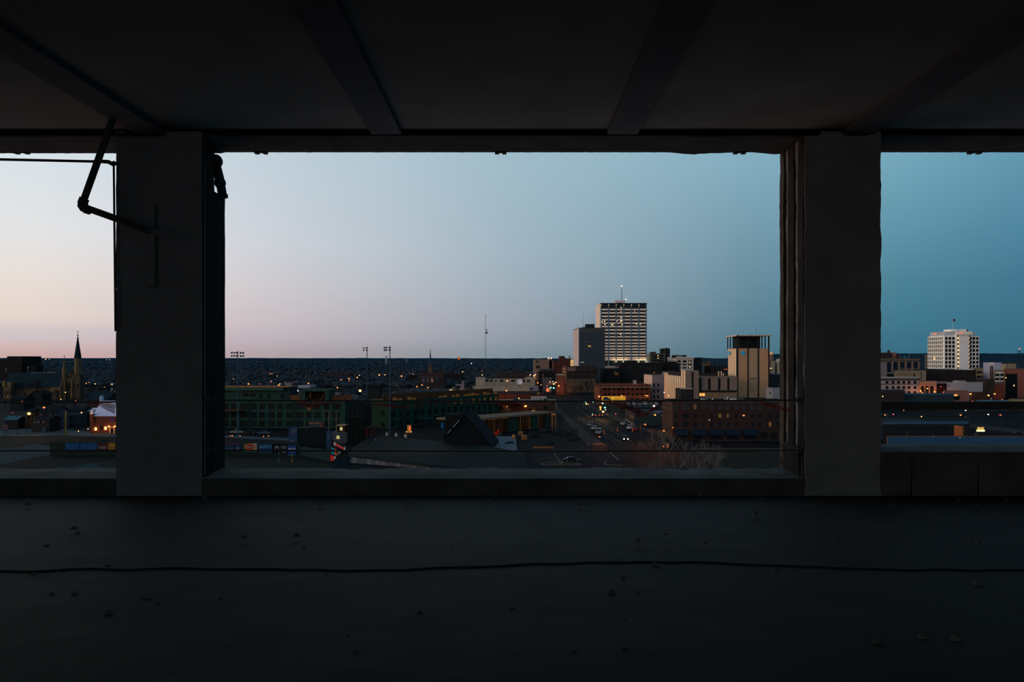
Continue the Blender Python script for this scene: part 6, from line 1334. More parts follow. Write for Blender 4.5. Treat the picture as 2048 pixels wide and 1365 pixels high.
# small pavilion with a lit window, curved bleacher
D = 262; t = empty('lit_pavilion', (S(684, D), D + 2, 0), 'small grey pavilion with a lit window between scoreboard and dark arched tower', 'pavilion')
MB().box(S(663, D), S(694, D), D, D + 6, 0, Z(865, D)).build('wall', mat('pavilion_grey', (48, 54, 62), var=.08), t); MB().box(S(672, D), S(692, D), D + 1, D + 5, Z(865, D), Z(853, D)).build('upper_room', m_dk, t)
MB().box(S(671, D), S(691, D), D + .4, D + 5.5, Z(853, D), Z(851.5, D)).build('roof', mat('canopy_tan', (110, 88, 70), var=.1), t); MB().tube((S(687.5, D), D, Z(851.2, D)), (S(687.5, D), D, Z(850.4, D)), .75, n=14).build('disc', mat('disc_pale', (140, 134, 120), var=0), t)
for a in (672.5, 678.5, 684.5, 687.5): MB().box(S(a - .5, D), S(a + .5, D), D + .5, D + .9, Z(865, D), Z(853, D)).build('post', mat('canopy_tan', (110, 88, 70)), t)
MB().box(S(679.2, D), S(683.6, D), D + .8, D + 1.0, Z(862, D), Z(855.5, D)).build('lit_window', glow('pavilion_light', (.85, .7, .35), .7), t)
arch = [(S(672, D) + (S(679, D) - S(672, D)) * i / 10, 0) for i in range(11)]
MB().loft([(S(672, D), D - .02, Z(878.5, D)), (S(679.5, D), D - .02, Z(878.5, D)), (S(679.2, D), D - .02, Z(873.5, D)), (S(677, D), D - .02, Z(871.5, D)), (S(674.5, D), D - .02, Z(871.5, D)), (S(672.3, D), D - .02, Z(873.5, D))],
          [(S(672, D), D - .1, Z(878.5, D)), (S(679.5, D), D - .1, Z(878.5, D)), (S(679.2, D), D - .1, Z(873.5, D)), (S(677, D), D - .1, Z(871.5, D)), (S(674.5, D), D - .1, Z(871.5, D)), (S(672.3, D), D - .1, Z(873.5, D))]).build('lit_arch', glow('arch_light', (.62, .55, .2), .75), t)
# angled ad boards by the scoreboard
t = empty('angled_ad_boards', (S(670, 224), 224, 0), 'bright red, teal and white ad boards on the stadium corner', 'ad board')
def adq(q, m_, D=213.5, nm='panel'):
    b = MB(); a = [(S(x, D), D, Z(y, D)) for x, y in q]; c = [(x, y + .2, z) for x, y, z in a]; b.loft(a, c).build(nm, m_, t)
adq([(662, 895), (669, 898), (668, 910.8), (662, 907)], mat('ad_teal_bright', (24, 120, 140), var=.2, vs=3)); adq([(669.3, 897.5), (673, 899.8), (673, 912.3), (669, 909.8)], mat('ad_orange_red', (170, 66, 40), var=.15, vs=3))
adq([(660.5, 910.5), (668, 914), (667, 921.5), (660.5, 922.3)], mat('ad_bright_red', (176, 44, 40), var=.1, vs=3)); adq([(668.2, 912.5), (672.5, 915), (670, 919.5), (667.7, 920.8)], mat('ad_off_white', (150, 144, 140), var=.2, vs=3))
adq([(667.5, 884), (671.5, 886.3), (671, 893), (667.8, 890.5)], MATS['ad_off_white']); adq([(671.5, 886.4), (687.5, 895.6), (687.5, 900.3), (671.2, 892.5)], MATS['ad_bright_red']); adq([(687.7, 895), (690.5, 894.5), (690.5, 900.5), (687.7, 900.2)], MATS['ad_off_white'])
adq([(675.3, 902.5), (680.5, 903), (681.3, 907), (680, 908), (675, 905.3)], MATS['ad_grey_brick'] if False else mat('ad_grey', (110, 108, 108), var=.2, vs=4)); adq([(674.2, 909), (676, 908.4), (677, 910), (675.3, 911)], MATS['ad_off_white'])
text('lettering', 'IIIIIII', 1, w1, t, (S(679, 213.5), 213.45, Z(892.5, 213.5)), rot=(R(90), R(29), 0), fit=(1.6, .35)); text('lettering', 'GUE', 1, mat('ad_dark_teal', (10, 56, 70), var=0), t, (S(665.5, 213.5), 213.45, Z(902, 213.5)), rot=(R(90), R(75), 0), fit=(1.3, .7))
MB().loft([(S(660, 214.6), 214.6, 0), (S(694, 214.6), 214.6, 0), (S(694, 214.6), 214.6, Z(905, 214.6)), (S(690, 214.6), 214.6, Z(892, 214.6)), (S(664, 214.6), 214.6, Z(879, 214.6)), (S(660, 214.6), 214.6, Z(885, 214.6))], [(S(660, 214.6), 215.6, 0), (S(694, 214.6), 215.6, 0), (S(694, 214.6), 215.6, Z(905, 214.6)), (S(690, 214.6), 215.6, Z(892, 214.6)), (S(664, 214.6), 215.6, Z(879, 214.6)), (S(660, 214.6), 215.6, Z(885, 214.6))]).build('backing_wall', m_dk, t)
# seats
t = empty('stand_seats', (S(690, 205), 205, 0), 'rows of dull blue stadium seats below the grandstand roof', 'seats'); b = MB()
for r_ in range(5):
    for i in range(11):
        x = S(664 + i * 3.2 + r_ * 1.5, 205 + r_ * 1.2); y = 205 + r_ * 1.2; z = .3 + r_ * .5 + i * .06; b.box(x - .13, x + .13, y, y + .08, z * .5, z * .5 + .4)
o = b.build('seat_rows', mat('seat_blue', (20, 46, 66), k=.5, var=.3, vs=4), t); o['kind'] = 'stuff'
# batter's eye: tall dark arched tower
D = 258; pts = [(S(694, D), 0), (S(733, D), 0), (S(733.5, D), Z(811, D)), (S(730, D), Z(805, D)), (S(722, D), Z(801, D)), (S(714, D), Z(800.5, D)), (S(706, D), Z(804.5, D)), (S(699, D), Z(814, D)), (S(695, D), Z(828, D))]
t = empty('arched_dark_tower', (S(714, D), D + 4, 0), 'tall black tower with a curved top between the two green blocks', 'tower')
m_bk = mat('black_cladding', (15, 19, 20), var=.2, vs=.3)
MB().loft([(x, D, z) for x, z in pts], [(x, D + 9, z) for x, z in pts]).build('wall', m_bk, t)
for a, c in ((705, 826), (715, 821.5), (724, 818.5)): MB().box(S(a - .6, D), S(a + .6, D), D - .15, D, Z(c + 4, D), Z(c - 4, D)).build('slit_window', mat('slit_grey', (30, 42, 46), var=0), t)
MB().box(S(695, D), S(732, D), D - .5, D - .05, Z(835.5, D), Z(834, D)).build('ledge', m_dk, t); MB().box(S(695, D), S(732, D), D - .5, D - .05, Z(858, D), Z(857, D)).build('ledge', m_dk, t)
for i in range(6): MB().box(S(697 + i * 6, D), S(698 + i * 6, D), D - .25, D - .02, 0, Z(838, D)).build('pier', mat('pier_black', (20, 25, 27), var=0), t)
# big low grandstand roof with a corrugated wall under its near edge
m_gr = mat('grandstand_roof', (15, 24, 26), k=.36, rough=.7, var=.08)
D0, D1 = 203, 250
t = empty('grandstand', (S(880, 225), 225, 0), 'long low dark green grandstand roof with a pale corrugated wall under it', 'grandstand')
R_ = lambda x, y, D: (S(x, D), D, Z(y, D))
MB().add([R_(690, 910, 214), R_(735, 874, 252), R_(830, 878, 250), R_(980, 893, 232), R_(1048, 906, 221), R_(1068, 960, 190), R_(1000, 945, 196), R_(850, 931, 200), R_(708, 912, 212)],
         [(0, 8, 7, 6, 5, 4, 3, 2, 1)]).build('roof', m_gr, t)
MB().loft([R_(690, 910, 214), R_(708, 912, 212), R_(850, 931, 200), R_(1000, 945, 196)], [(a[0], a[1], a[2] - .35) for a in (R_(690, 910, 214), R_(708, 912, 212), R_(850, 931, 200), R_(1000, 945, 196))]).build('roof_edge', mat('edge_green', (16, 26, 28), var=0), t)
m_cor = [mat('corrugated_%s' % 'ab'[i], c, var=.05) for i, c in enumerate(((62, 68, 80), (84, 86, 94)))]
a0, a1 = Vector((S(701, 213), 213, 0)), Vector((S(860, 201), 201, 0)); n = 64
for i in range(n):
    p_ = a0.lerp(a1, i / n); q_ = a0.lerp(a1, (i + .78) / n); z1_ = Z(913.5 + 19.5 * i / n, p_.y) + .1
    MB().loft([(p_.x, p_.y, 0), (q_.x, q_.y, 0), (q_.x, q_.y + .12, 0), (p_.x, p_.y + .12, 0)], [(p_.x, p_.y, z1_), (q_.x, q_.y, z1_), (q_.x, q_.y + .12, z1_), (p_.x, p_.y + .12, z1_)]).build('wall_rib', m_cor[1 if i % 12 in (2, 3, 4) or i in (22, 23) else 0], t)
MB().loft([(a0.x, a0.y + .15, 0), (a1.x, a1.y + .15, 0), (a1.x, a1.y + .5, 0), (a0.x, a0.y + .5, 0)], [(a0.x, a0.y + .15, Z(914, 213)), (a1.x, a1.y + .15, Z(933, 201)), (a1.x, a1.y + .5, Z(933, 201)), (a0.x, a0.y + .5, Z(914, 213))]).build('back_wall', mat('corrugated_dark', (40, 42, 46), var=0), t)
b = MB()
for (a, c) in (((735, 893), (753, 848)), ((753, 848), (800, 885)), ((750, 852), (806, 888)), ((735, 893), (812, 895)), ((753, 848), (752, 880)), ((742, 886), (750, 850)), ((744, 884), (796, 880)), ((762, 858), (818, 884))):
    b.tube(R_(*a, 236), R_(*c, 236), .07, n=5)
o = b.build('light_gantry', m_frameD); tag(o, 'dark stayed lighting gantry standing on the grandstand roof', 'gantry')
for i, (a, y) in enumerate(((735.5, 893.5), (744, 887.2), (750.5, 879), (752, 881.5))):
    o = MB().ball(R_(a, y - .2, 235.5), .2, 8, 6, .6).box(*[v_ + d_ for v_, d_ in zip((R_(a, y, 235.6)[0],) * 2, (-.1, .1))], 235.5, 235.8, Z(y + 1.5, 235.6), Z(y, 235.6)).build('roof_fitting', mat('fitting_pale', (70, 88, 92), var=0))
    tag(o, ['lowest and leftmost tiny pale fitting at the gantry foot', 'second tiny pale fitting from the left at the gantry foot', 'highest tiny pale fitting at the gantry foot', 'rightmost tiny greenish fitting at the gantry foot'][i], 'fitting', 'fittings at the gantry foot')
x0 = S(737, 255); t = empty('corner_mast_frame', (x0, 255, 0), 'ragged dark frame with a red stripe by the black arched tower', 'frame'); MB().box(S(733.5, 255), S(734.6, 255), 255, 255.4, 0, Z(856, 255)).build('red_post', mat('dull_red', (86, 30, 24), var=0), t); MB().box(S(736, 255), S(751, 255), 255.4, 257, 0, Z(856, 255)).build('body', mat('frame_brown', (26, 22, 22), var=.2), t)
MB().tube(R_(734, 856, 255), R_(753, 846, 255), .1, n=5).build('brace', m_frame, t)
for i, a in enumerate((774, 792.3, 811)):
    D = 252; t = empty('round_number_sign', (S(a, D), D, Z(868.5 + i * 1.9, D)), ['first of three round pale numbered signs over the grandstand roof', 'middle one of three round pale numbered signs over the grandstand roof', 'rightmost of three round pale numbered signs over the grandstand roof'][i], 'sign', 'round signs over the grandstand')
    zc = Z(868.5 + i * 1.9, D); pts = [(S(a, D) + .45 * math.cos(q * math.pi / 9), zc + .62 * math.sin(q * math.pi / 9)) for q in range(18)]
    MB().loft([(x, D, z) for x, z in pts], [(x, D - .1, z) for x, z in pts]).build('disc', mat('sign_pinkish', (150, 134, 132), var=.05), t); text('lettering', '847'[i], 1, m_dk, t, (S(a, D), D - .12, zc), fit=(.35, .55))
    MB().tube((S(a, D), D + .1, 0), (S(a, D), D + .1, zc), .05, n=5).build('post', m_frameD, t)
# dark gabled shed before the slab
D = 244; t = empty('dark_gable_hall', (S(925, D), D + 8, 0), 'near black gabled hall with a pale stripe on its left roof edge', 'hall')
xr = S(929, D); zr = Z(831, D); mg = mat('hall_black', (15, 18, 21), var=.1); mr_ = mat('hall_roof', (20, 32, 42), k=.45, var=.1)
g1 = [(S(888, D), D, 0), (S(979, D), D, 0), (S(979, D), D, Z(890, D)), (S(968, D), D, Z(873, D)), (xr, D, zr), (S(888, D), D, Z(875, D))]
MB().loft(g1, [(x + 2, y + 14, z) for x, y, z in g1]).build('wall', mg, t)
MB().loft([(xr, D - .6, zr + .2), (S(983, D), D - .6, Z(895, D)), (S(983, D), D - .6, Z(893, D) + .4), (xr, D - .6, zr + .7)], [(xr + 2, D + 14.5, zr + .2), (S(983, D) + 2, D + 14.5, Z(895, D)), (S(983, D) + 2, D + 14.5, Z(893, D) + .4), (xr + 2, D + 14.5, zr + .7)]).build('right_roof', mr_, t)
MB().loft([(xr, D - .6, zr + .2), (S(886, D), D - .6, Z(877, D)), (S(886, D), D - .6, Z(875, D) + .2), (xr, D - .6, zr + .7)], [(xr + 2, D + 14.5, zr + .2), (S(886, D) + 2, D + 14.5, Z(877, D)), (S(886, D) + 2, D + 14.5, Z(875, D) + .2), (xr + 2, D + 14.5, zr + .7)]).build('left_roof', mr_, t)
for a, c in (((894, 868), (902, 859)), ((905.5, 855), (918, 841))): MB().loft([R_(a[0], a[1], D - 1), R_(a[0] + 1, a[1] + .5, D - 1), R_(c[0] + 1, c[1] + .5, D - 1), R_(c[0], c[1], D - 1)], [R_(a[0], a[1], D - .6), R_(a[0] + 1, a[1] + .5, D - .6), R_(c[0] + 1, c[1] + .5, D - .6), R_(c[0], c[1], D - .6)]).build('pale_stripe', mat('stripe_pale', (116, 124, 134), var=0), t)
b_ = Bld('black_shed_behind', 'black blocky shed with a ragged top behind the dark gabled hall', 890.5, 919, 829.5, 262, 8, mat('shed_black', (18, 19, 21), var=.15), par=.3)
for i in range(7): MB().box(b_.X(892 + i * 4), b_.X(893.4 + i * 4), 261.9, 262.2, b_.zt - .2, b_.zt + .25 + .2 * (i % 2)).build('ragged_post', m_dk, b_.r)

# field light masts
def flood_mast(px, pyt, D, rows, cols, sp, side, label):
    t = empty('floodlight_mast', (S(px, D), D, 0), label, 'light mast'); zt = Z(pyt, D); X = S(px, D); m_ = mat('mast_steel', (40, 58, 70), var=0)
    MB().tube((X, D, 0), (X, D, zt), .30, .14, 8).build('pole', m_, t)
    for r_ in range(rows):
        z = zt - .5 - r_ * sp * 1.25; w = sp * (cols - 1)
        x0_ = X - w / 2 if side == 0 else X - w - .3
        MB().tube((min(x0_, X), D, z), (max(x0_ + w, X), D, z), .06, n=5).build('crossarm', m_, t)
        for c in range(cols):
            x = x0_ + c * sp; MB().tube((x, D, z), (x - (.35 if c < cols / 2 else -.35) * (1 if side == 0 else 1), D - .35, z - .22), .16, .38, 10).build('floodlight', mat('lamp_head', (44, 62, 72), var=0), t)
flood_mast(475.3, 702.5, 287, 2, 5, .9, 0, 'tall floodlight mast with two rows of five lamps, nearest the left column')
flood_mast(734, 693.5, 330, 2, 2, .75, 1, 'tall floodlight mast with lamps to its left, left one of the close pair')
flood_mast(780, 692.3, 290, 2, 3, .7, 1, 'tall floodlight mast with lamps to its left, right one of the close pair')

# ================================================================== lamps, signals
# px, py, colour, size, label, [power], [height]
LAMPS = [
 (131, 785, 'y', 3.4, 'amber street lamp in front of the twin church spires, upper one', 0, 12), (122, 799, 'y', 3, 'amber street lamp below and left of the church front', 0, 9), (151.5, 802, 'd', 2.6, 'small dim lamp at the foot of the tall church tower', 0, 7),
 (88, 815, 'R', 6.5, 'red-orange street lamp below the church nave', 40, 9), (58, 827, 'y', 10, 'big amber lamp glowing over the small brown shed at left', 260, 8), (25, 826, 'd', 2.5, 'small orange lamp left of the big amber lamp', 0, 8),
 (44, 803, 'r', 2.2, 'small red lamp under the church nave at left', 0, 9), (163, 825.5, 'y', 4.4, 'yellow lamp left of the brick club house', 60, 8), (172.5, 767, 'o', 3.4, 'orange lamp right of the church, left of a close pair', 0, 12), (178, 765, 'd', 3, 'orange lamp right of the church, right of a close pair', 0, 12),
 (190.5, 768, 'y', 3, 'yellowish lamp among trees right of the church', 0, 12), (224, 768.5, 'y', 4, 'pale yellow lamp close to the left column', 0, 12), (209, 774.3, 'd', 2.6, 'orange lamp below the pale yellow lamp near left column', 0, 12), (15.5, 793.5, 'd', 2, 'faint amber lamp at the far left under the church nave', 0, 9),
 (467, 758, 'd', 3.4, 'small orange lamp left end of the lamps above the green block', 0, 9), (497, 768, 'o', 5, 'orange lamp above the green block right of the floodlight mast', 0, 9), (519, 768, 'r', 2, 'faint red lamp between two orange lamps above the green block', 0, 9), (527.5, 772.8, 'o', 5.2, 'orange lamp just over the roof edge of the green block', 120, 9),
 (557.3, 770.7, 'o', 4.8, 'lower orange lamp of a close pair above the right end of the top storey', 0, 9), (560, 768, 'y', 3.4, 'upper amber lamp of a close pair above the green top storey', 0, 9), (542, 763, 'd', 4, 'small orange window-like lamp above the green block', 0, 9), (541, 747.5, 'r', 3.4, 'dim red-orange lamp far among trees above the green block', 0, 9), (544.5, 747.5, 'd', 2.4, 'dim amber lamp beside the far red-orange one', 0, 9), (554, 752.3, 'w', 2, 'tiny whitish lamp among trees above the green block', 0, 9),
 (593.6, 781, 'w', 9.5, 'big yellow-white lamp above the green block', 160, 7), (616.8, 766.8, 'o', 4.4, 'orange lamp over the pale flat roof behind the green block', 0, 9), (674.8, 775.5, 'o', 4.4, 'orange lamp right of the wooden box on the green block', 0, 9), (682.5, 759.6, 'o', 3.6, 'orange lamp left of the green signals in the middle distance', 0, 9), (697.6, 757.6, 'o', 4.4, 'orange lamp directly above the two green signals', 0, 9), (698.3, 761.7, 'd', 3, 'dim amber lamp just under the orange one above the green signals', 0, 9),
 (720.2, 781.3, 'y', 8.5, 'big amber lamp left of the left close floodlight mast', 160, 8), (714.5, 755, 'o', 4.4, 'orange lamp left of the close floodlight masts', 0, 9), (719, 751, 'w', 2.4, 'small pinkish lamp up and right of it, left of the masts', 0, 9), (758.5, 750, 'o', 5, 'orange lamp between the two close floodlight masts', 0, 9), (770, 750, 'y', 3, 'small amber lamp left of the right close mast', 0, 9), (776, 795, 'R', 5, 'red-orange lamp at the corner of the long green block', 60, 7),
 (803, 752.3, 'o', 5, 'orange lamp right of the close floodlight masts', 0, 9), (823.6, 750.2, 'o', 3.4, 'left lamp of a small amber pair by the white statue', 0, 9), (826.5, 749, 'o', 3.4, 'right lamp of a small amber pair by the white statue', 0, 9), (864, 758.5, 'd', 2.8, 'small yellow lamp on the brick church hall', 0, 9), (864.2, 763.2, 'd', 2.8, 'small orange lamp under the yellow one on the brick church hall', 0, 9), (833.8, 773.4, 'o', 4, 'leftmost of three orange lamps before the church hall', 0, 9), (844, 770.2, 'o', 4, 'middle of three orange lamps before the church hall', 0, 9), (856, 775.5, 'o', 4, 'rightmost of three orange lamps before the church hall', 0, 9),
 (943, 727, 'w', 2.8, 'lone whitish lamp far off below the radio mast', 0, 12), (925.3, 744, 'y', 3, 'upper amber lamp of a stacked pair left of the beige stair tower', 0, 9), (925, 749.7, 'o', 4.4, 'lower orange lamp of a stacked pair left of the beige stair tower', 0, 9), (964, 742.3, 'd', 2.6, 'upper dim orange lamp above the beige stair tower', 0, 9), (964.5, 750.3, 'y', 3, 'lower amber lamp right above the beige stair tower', 0, 9),
 (1012.8, 781.6, 'o', 5, 'orange lamp on a pole lighting the dull red brick shed', 600, 7), (1037.5, 796.8, 'y', 3.6, 'small amber lamp over the white stepped parapet', 30, 8),
 (1061, 749.5, 'w', 3.2, 'white lamp at the far left of the street lamp cluster', 0, 9), (1059, 751.8, 'r', 3, 'red lamp touching the leftmost white lamp of the cluster', 0, 8), (1068.2, 751.5, 'o', 6, 'brightest orange lamp at the far end of the street', 60, 9), (1070.7, 749.5, 'w', 3, 'pinkish white lamp above the brightest far street lamp', 0, 10), (1078, 755.2, 'y', 2.6, 'small amber lamp between the lit brick piers', 0, 9), (1071, 755.8, 'd', 2.6, 'dim orange lamp under the brightest far street lamp', 0, 8),
 (1079.5, 764, 'R', 5, 'red-orange lamp in the middle of the street cluster', 40, 5), (1075.5, 766, 'o', 4, 'orange lamp left of the red-orange one in the street cluster', 0, 5), (1086, 765, 'R', 4, 'red-orange lamp at the foot of the right lit pier', 20, 5), (1082, 770.2, 'y', 2.6, 'small pale amber lamp low in the street cluster', 0, 5), (1088.5, 770.6, 'd', 2, 'tiny dim lamp low right in the street cluster', 0, 5),
 (1100.4, 764, 'o', 4, 'orange lamp over the grey shop sign', 20, 9), (1106, 763.6, 'w', 3, 'left pinkish lamp of a pair over the grey shop sign', 0, 10), (1110.5, 765.3, 'o', 4, 'orange lamp right of the pinkish pair over the shop sign', 0, 9), (1107.5, 768, 'y', 5, 'amber lamp directly on the grey shop sign', 0, 8), (1112.6, 765, 'w', 2.2, 'right pinkish lamp by the orange pier building', 0, 9), (1094, 772, 'r', 3, 'red lamp above the red cluster on the street', 0, 5), (1115.3, 782, 'd', 3, 'dim orange lamp low on the far street, right of the red cluster', 0, 3),
 (1117.8, 771.8, 'o', 4.8, 'orange lamp in front of the orange pier building', 260, 9), (1128.2, 775.6, 'o', 5, 'orange lamp in front of the brown office block', 260, 9),
 (1173, 808, 'y', 5, 'amber lamp under the green signal on the near street', 300, 6), (1177, 808.7, 'd', 2.6, 'dim lamp right of the amber lamp on the near street', 0, 6), (1198.3, 793, 'o', 6, 'bright orange lamp left of the yellow billboard', 300, 8), (1205.3, 806.7, 'w', 4.4, 'pinkish white lamp under the left end of the billboard', 0, 7), (1224.8, 803, 'y', 5, 'amber lamp at the lower edge of the billboard', 60, 6), (1226, 796.3, 'w', 2.6, 'small white lamp in the middle of the billboard', 0, 8), (1243.9, 792, 'o', 5, 'orange lamp at the top right of the billboard', 260, 9),
 (1206.3, 823.4, 'y', 7, 'big amber lamp at the street corner below the green signal', 260, 3.5), (1211.2, 820, 'w', 3, 'small pinkish lamp right of the amber corner lamp', 0, 4), (1214.5, 829, 'd', 3, 'dim amber lamp low at the street corner', 0, 2), (1231.3, 828, 'r', 3, 'red lamp low behind the street corner', 0, 2), (1292.2, 791.5, 'o', 4, 'left orange lamp of a pair on the brick terrace', 260, 8), (1295.3, 791.9, 'o', 4, 'right orange lamp of a pair on the brick terrace', 0, 8),
 (1308, 812, 'w', 6.4, 'tall bright white lamp before the parked cars', 60, 6), (1310, 830, 'o', 6, 'orange lamp over the white bus roof left of the brick warehouse', 90, 6), (1290.5, 849.4, 'R', 5, 'red-orange lamp right of the grey metal shed', 500, 6), (1327.8, 862, 'R', 5, 'red-orange lamp at the left corner of the brick warehouse', 500, 6), (1345.6, 855.5, 'd', 4, 'dim amber lamp on the side of the brick warehouse', 0, 6), (1328.6, 785, 'w', 4, 'small pinkish white lamp left of the fluted block', 0, 8), (1336.8, 791.5, 'y', 3.6, 'amber lamp at the foot of the fluted block', 60, 7), (1487.5, 831, 'R', 6, 'bright orange street lamp in front of the brick warehouse', 130, 8), (1418.5, 840.6, 'w', 2, 'small white lamp above the awnings of the warehouse', 0, 8),
 (1519.4, 901.2, 'w', 2.2, 'white lamp head over the lawn near the right column', 30, 6), (1364, 723 + 20, 'd', 2.4, 'orange lamp below the arched white office building', 0, 26), (1308.5, 745.6, 'R', 2, 'small red lamp on the dark high block', 0, 23),
 (1199.4, 874, 'R', 3.6, 'small red-orange lamp at the left kerb of the street', 120, 2.4),
 (1841.3, 782, 'o', 5.4, 'upper left orange lamp before the arched facade', 320, 8), (1844.7, 786.4, 'o', 5.6, 'lower left orange lamp before the arched facade', 0, 6.5), (1855, 777.2, 'y', 4, 'amber lamp inside the middle arch', 90, 10), (1869.4, 783.8, 'o', 5.4, 'orange lamp right of the three arches', 260, 8), (1896, 785.2, 'o', 5.6, 'orange lamp before the grey stepped wall, left end', 220, 8), (1881.7, 773.4, 'R', 2.6, 'small red-orange lamp in the narrow brick shop window', 0, 11), (1886.5, 784.8, 'R', 3, 'small red lamp at the foot of the narrow brick shop', 0, 6),
 (1765.6, 793, 'y', 3.6, 'amber lamp at the left edge of the right opening', 0, 7), (1941, 788, 'o', 6, 'orange lamp below the right end of the grey stepped wall', 240, 8), (1977, 790.8, 'o', 6, 'orange lamp over the dark low shop', 300, 8), (1989.3, 788, 'o', 5, 'orange lamp in front of the red brick annex', 500, 8), (2004, 800.2, 'o', 5, 'orange lamp low at the corner of the huge dark glass opening', 160, 5), (2012, 755.8, 'y', 3, 'amber lamp at the top corner of the red brick block', 0, 16), (1945, 802.3, 'r', 2.4, 'small red lamp just above the guard rail', 0, 4),
 (1770.3, 830, 'o', 4, 'orange lamp right below the guard rail at left', 30, 5), (1786.6, 829, 'r', 3.4, 'red lamp below the guard rail, second from left', 0, 4), (1807.4, 821, 'd', 3.4, 'dim orange lamp touching the guard rail underside', 0, 5), (1843, 833.5, 'y', 3.6, 'yellowish lamp in the middle below the guard rail', 30, 4), (1921, 830.5, 'o', 4, 'orange lamp of a dark car below the guard rail', 0, 2), (1922.8, 830.2, 'r', 2.6, 'red lamp touching the orange car lamp', 0, 2), (1931.2, 821, 'w', 3.6, 'white lamp right under the guard rail', 0, 6), (1976.5, 829.2, 'w', 4.4, 'pinkish white lamp on a curved arm right of centre', 20, 7), (2001.5, 830.4, 'r', 3.4, 'right red tail lamp of a pair at far right', 0, 2), (1998.3, 830, 'r', 2.4, 'left faint red tail lamp of a pair at far right', 0, 2), (1974, 864.3, 'r', 3.4, 'red lamp right of the lit yellow sign', 0, 2), (2047, 872.5, 'r', 3.4, 'red lamp cut by the right edge', 0, 1.5),
]
NEAR = {593.6: 360, 88: 296, 1106: 596, 1110.5: 589, 1107.5: 597, 1112.6: 595, 1094: 625, 1115.3: 595, 1075.5: 712, 1487.5: 262, 1765.6: 430, 1037.5: 384.5, 1770.3: 268, 1012.8: 460, 1198.3: 508, 1243.9: 514, 1292.2: 514, 1295.3: 514.5, 1117.8: 592, 1128.2: 632, 1841.3: 511, 1844.7: 510.5, 1855: 513, 1869.4: 512, 1896: 503, 1881.7: 516, 1886.5: 515, 1941: 494, 1977: 490, 1989.3: 528, 2004: 533, 2012: 555, 1945: 415, 1364: 778, 1308.5: 658, 1336.8: 452, 1328.6: 526, 864: 597, 864.2: 597.4, 1061: 780}
for q in LAMPS:
    px, py, c, sz, lab, pw, h = q
    street_lamp(px, py, c, sz, lab, None, h, D=NEAR.get(px), power=pw * 5.0, name='car_lamp' if 'car lamp' in lab or 'tail lamp' in lab else 'street_lamp')
for px, py, c, sz, lab in [(1065.2, 758.4, 'g', 4, 'greenish signal at the far left of the street cluster'), (1077, 762, 'g', 3.6, 'green signal in the middle of the street cluster'), (1101.2, 776, 'g', 4.4, 'left one of two green signals over the far street'), (1107.3, 776.6, 'g', 4.4, 'right one of two green signals over the far street'), (1171.2, 804.3, 'g', 3.6, 'left green signal over the near street'), (1186, 804.2, 'g', 3.4, 'second green signal over the near street'), (1209.8, 815.8, 'g', 5, 'brightest green signal at the street corner'),
                       (690.6, 766.8, 'g', 3, 'left green signal of a pair in the middle distance'), (696.8, 766.8, 'g', 3, 'right green signal of a pair in the middle distance'), (842.6, 757.6, 'g', 3, 'teal signal in front of the brick church hall'), (1063.5, 763.2, 'R', 4.6, 'red-orange signal above the beige building end'), (1185, 828.6, 'g', 2, 'tiny green light over the left braking car')]:
    signal(px, py, c, sz, lab, h=5.5 if py < 828 else 3)
# red cluster on the far street: a lit sign made of small lamps
t = empty('red_cluster_sign', (S(1096, 632), 632, 0), 'round cluster of small red lights on the far street', 'sign')
x, y = S(1096, 632), 632
for i in range(7):
    a = i * 2 * math.pi / 6; rr = 0 if i == 6 else 1.15
    MB().ball((x + rr * math.cos(a), y, 2.6 + rr * math.sin(a)), .38, 8, 6).build('lamp', ro_lamp, t)
MB().tube((x, y + .4, 0), (x, y + .4, 3.8), .15, n=6).build('post', m_frameD, t)
D = 420; t = empty('lit_column_sign', (S(1201, D), D, 0), 'amber lit keyhole-shaped sign at the street corner', 'sign'); aml = glow('amber_sign', (1, .42, .05), 1.6)
MB().box(S(1199, D), S(1203, D), D, D + .4, Z(816.5, D), Z(813.5, D)).box(S(1200, D), S(1202.2, D), D, D + .4, Z(821, D), Z(816.5, D)).build('lit_face', aml, t); MB().tube((S(1201, D), D + .5, 0), (S(1201, D), D + .5, Z(814, D)), .12, n=6).build('post', m_frameD, t)
# horizon lights
for i, (a, c, s_, lab) in enumerate(((91, 718.8, 3.4, 'brightest tiny light on the left skyline'), (68.5, 719, 1.6, 'tiny light left of the brightest one on the skyline'), (81.5, 719.2, 1.4, 'faint tiny light just left of the brightest one'), (98.5, 719, 1.5, 'faint tiny light just right of the brightest one'), (213.5, 720, 1.4, 'left tiny light of a pair near the left column'), (219.8, 720, 1.4, 'right tiny light of a pair near the left column'))):
    D = 5200; t = empty('distant_light', (S(a, D), D, 0), lab, 'light', 'tiny lights on the skyline'); MB().ball((S(a, D), D, Z(c, D)), s_ * .26 * D / FP, 8, 6).build('bulb', w_lamp if i != 0 else y_lamp, t); MB().tube((S(a, D), D, 0), (S(a, D), D, Z(c, D)), .5, n=5).build('pole', m_dk, t)
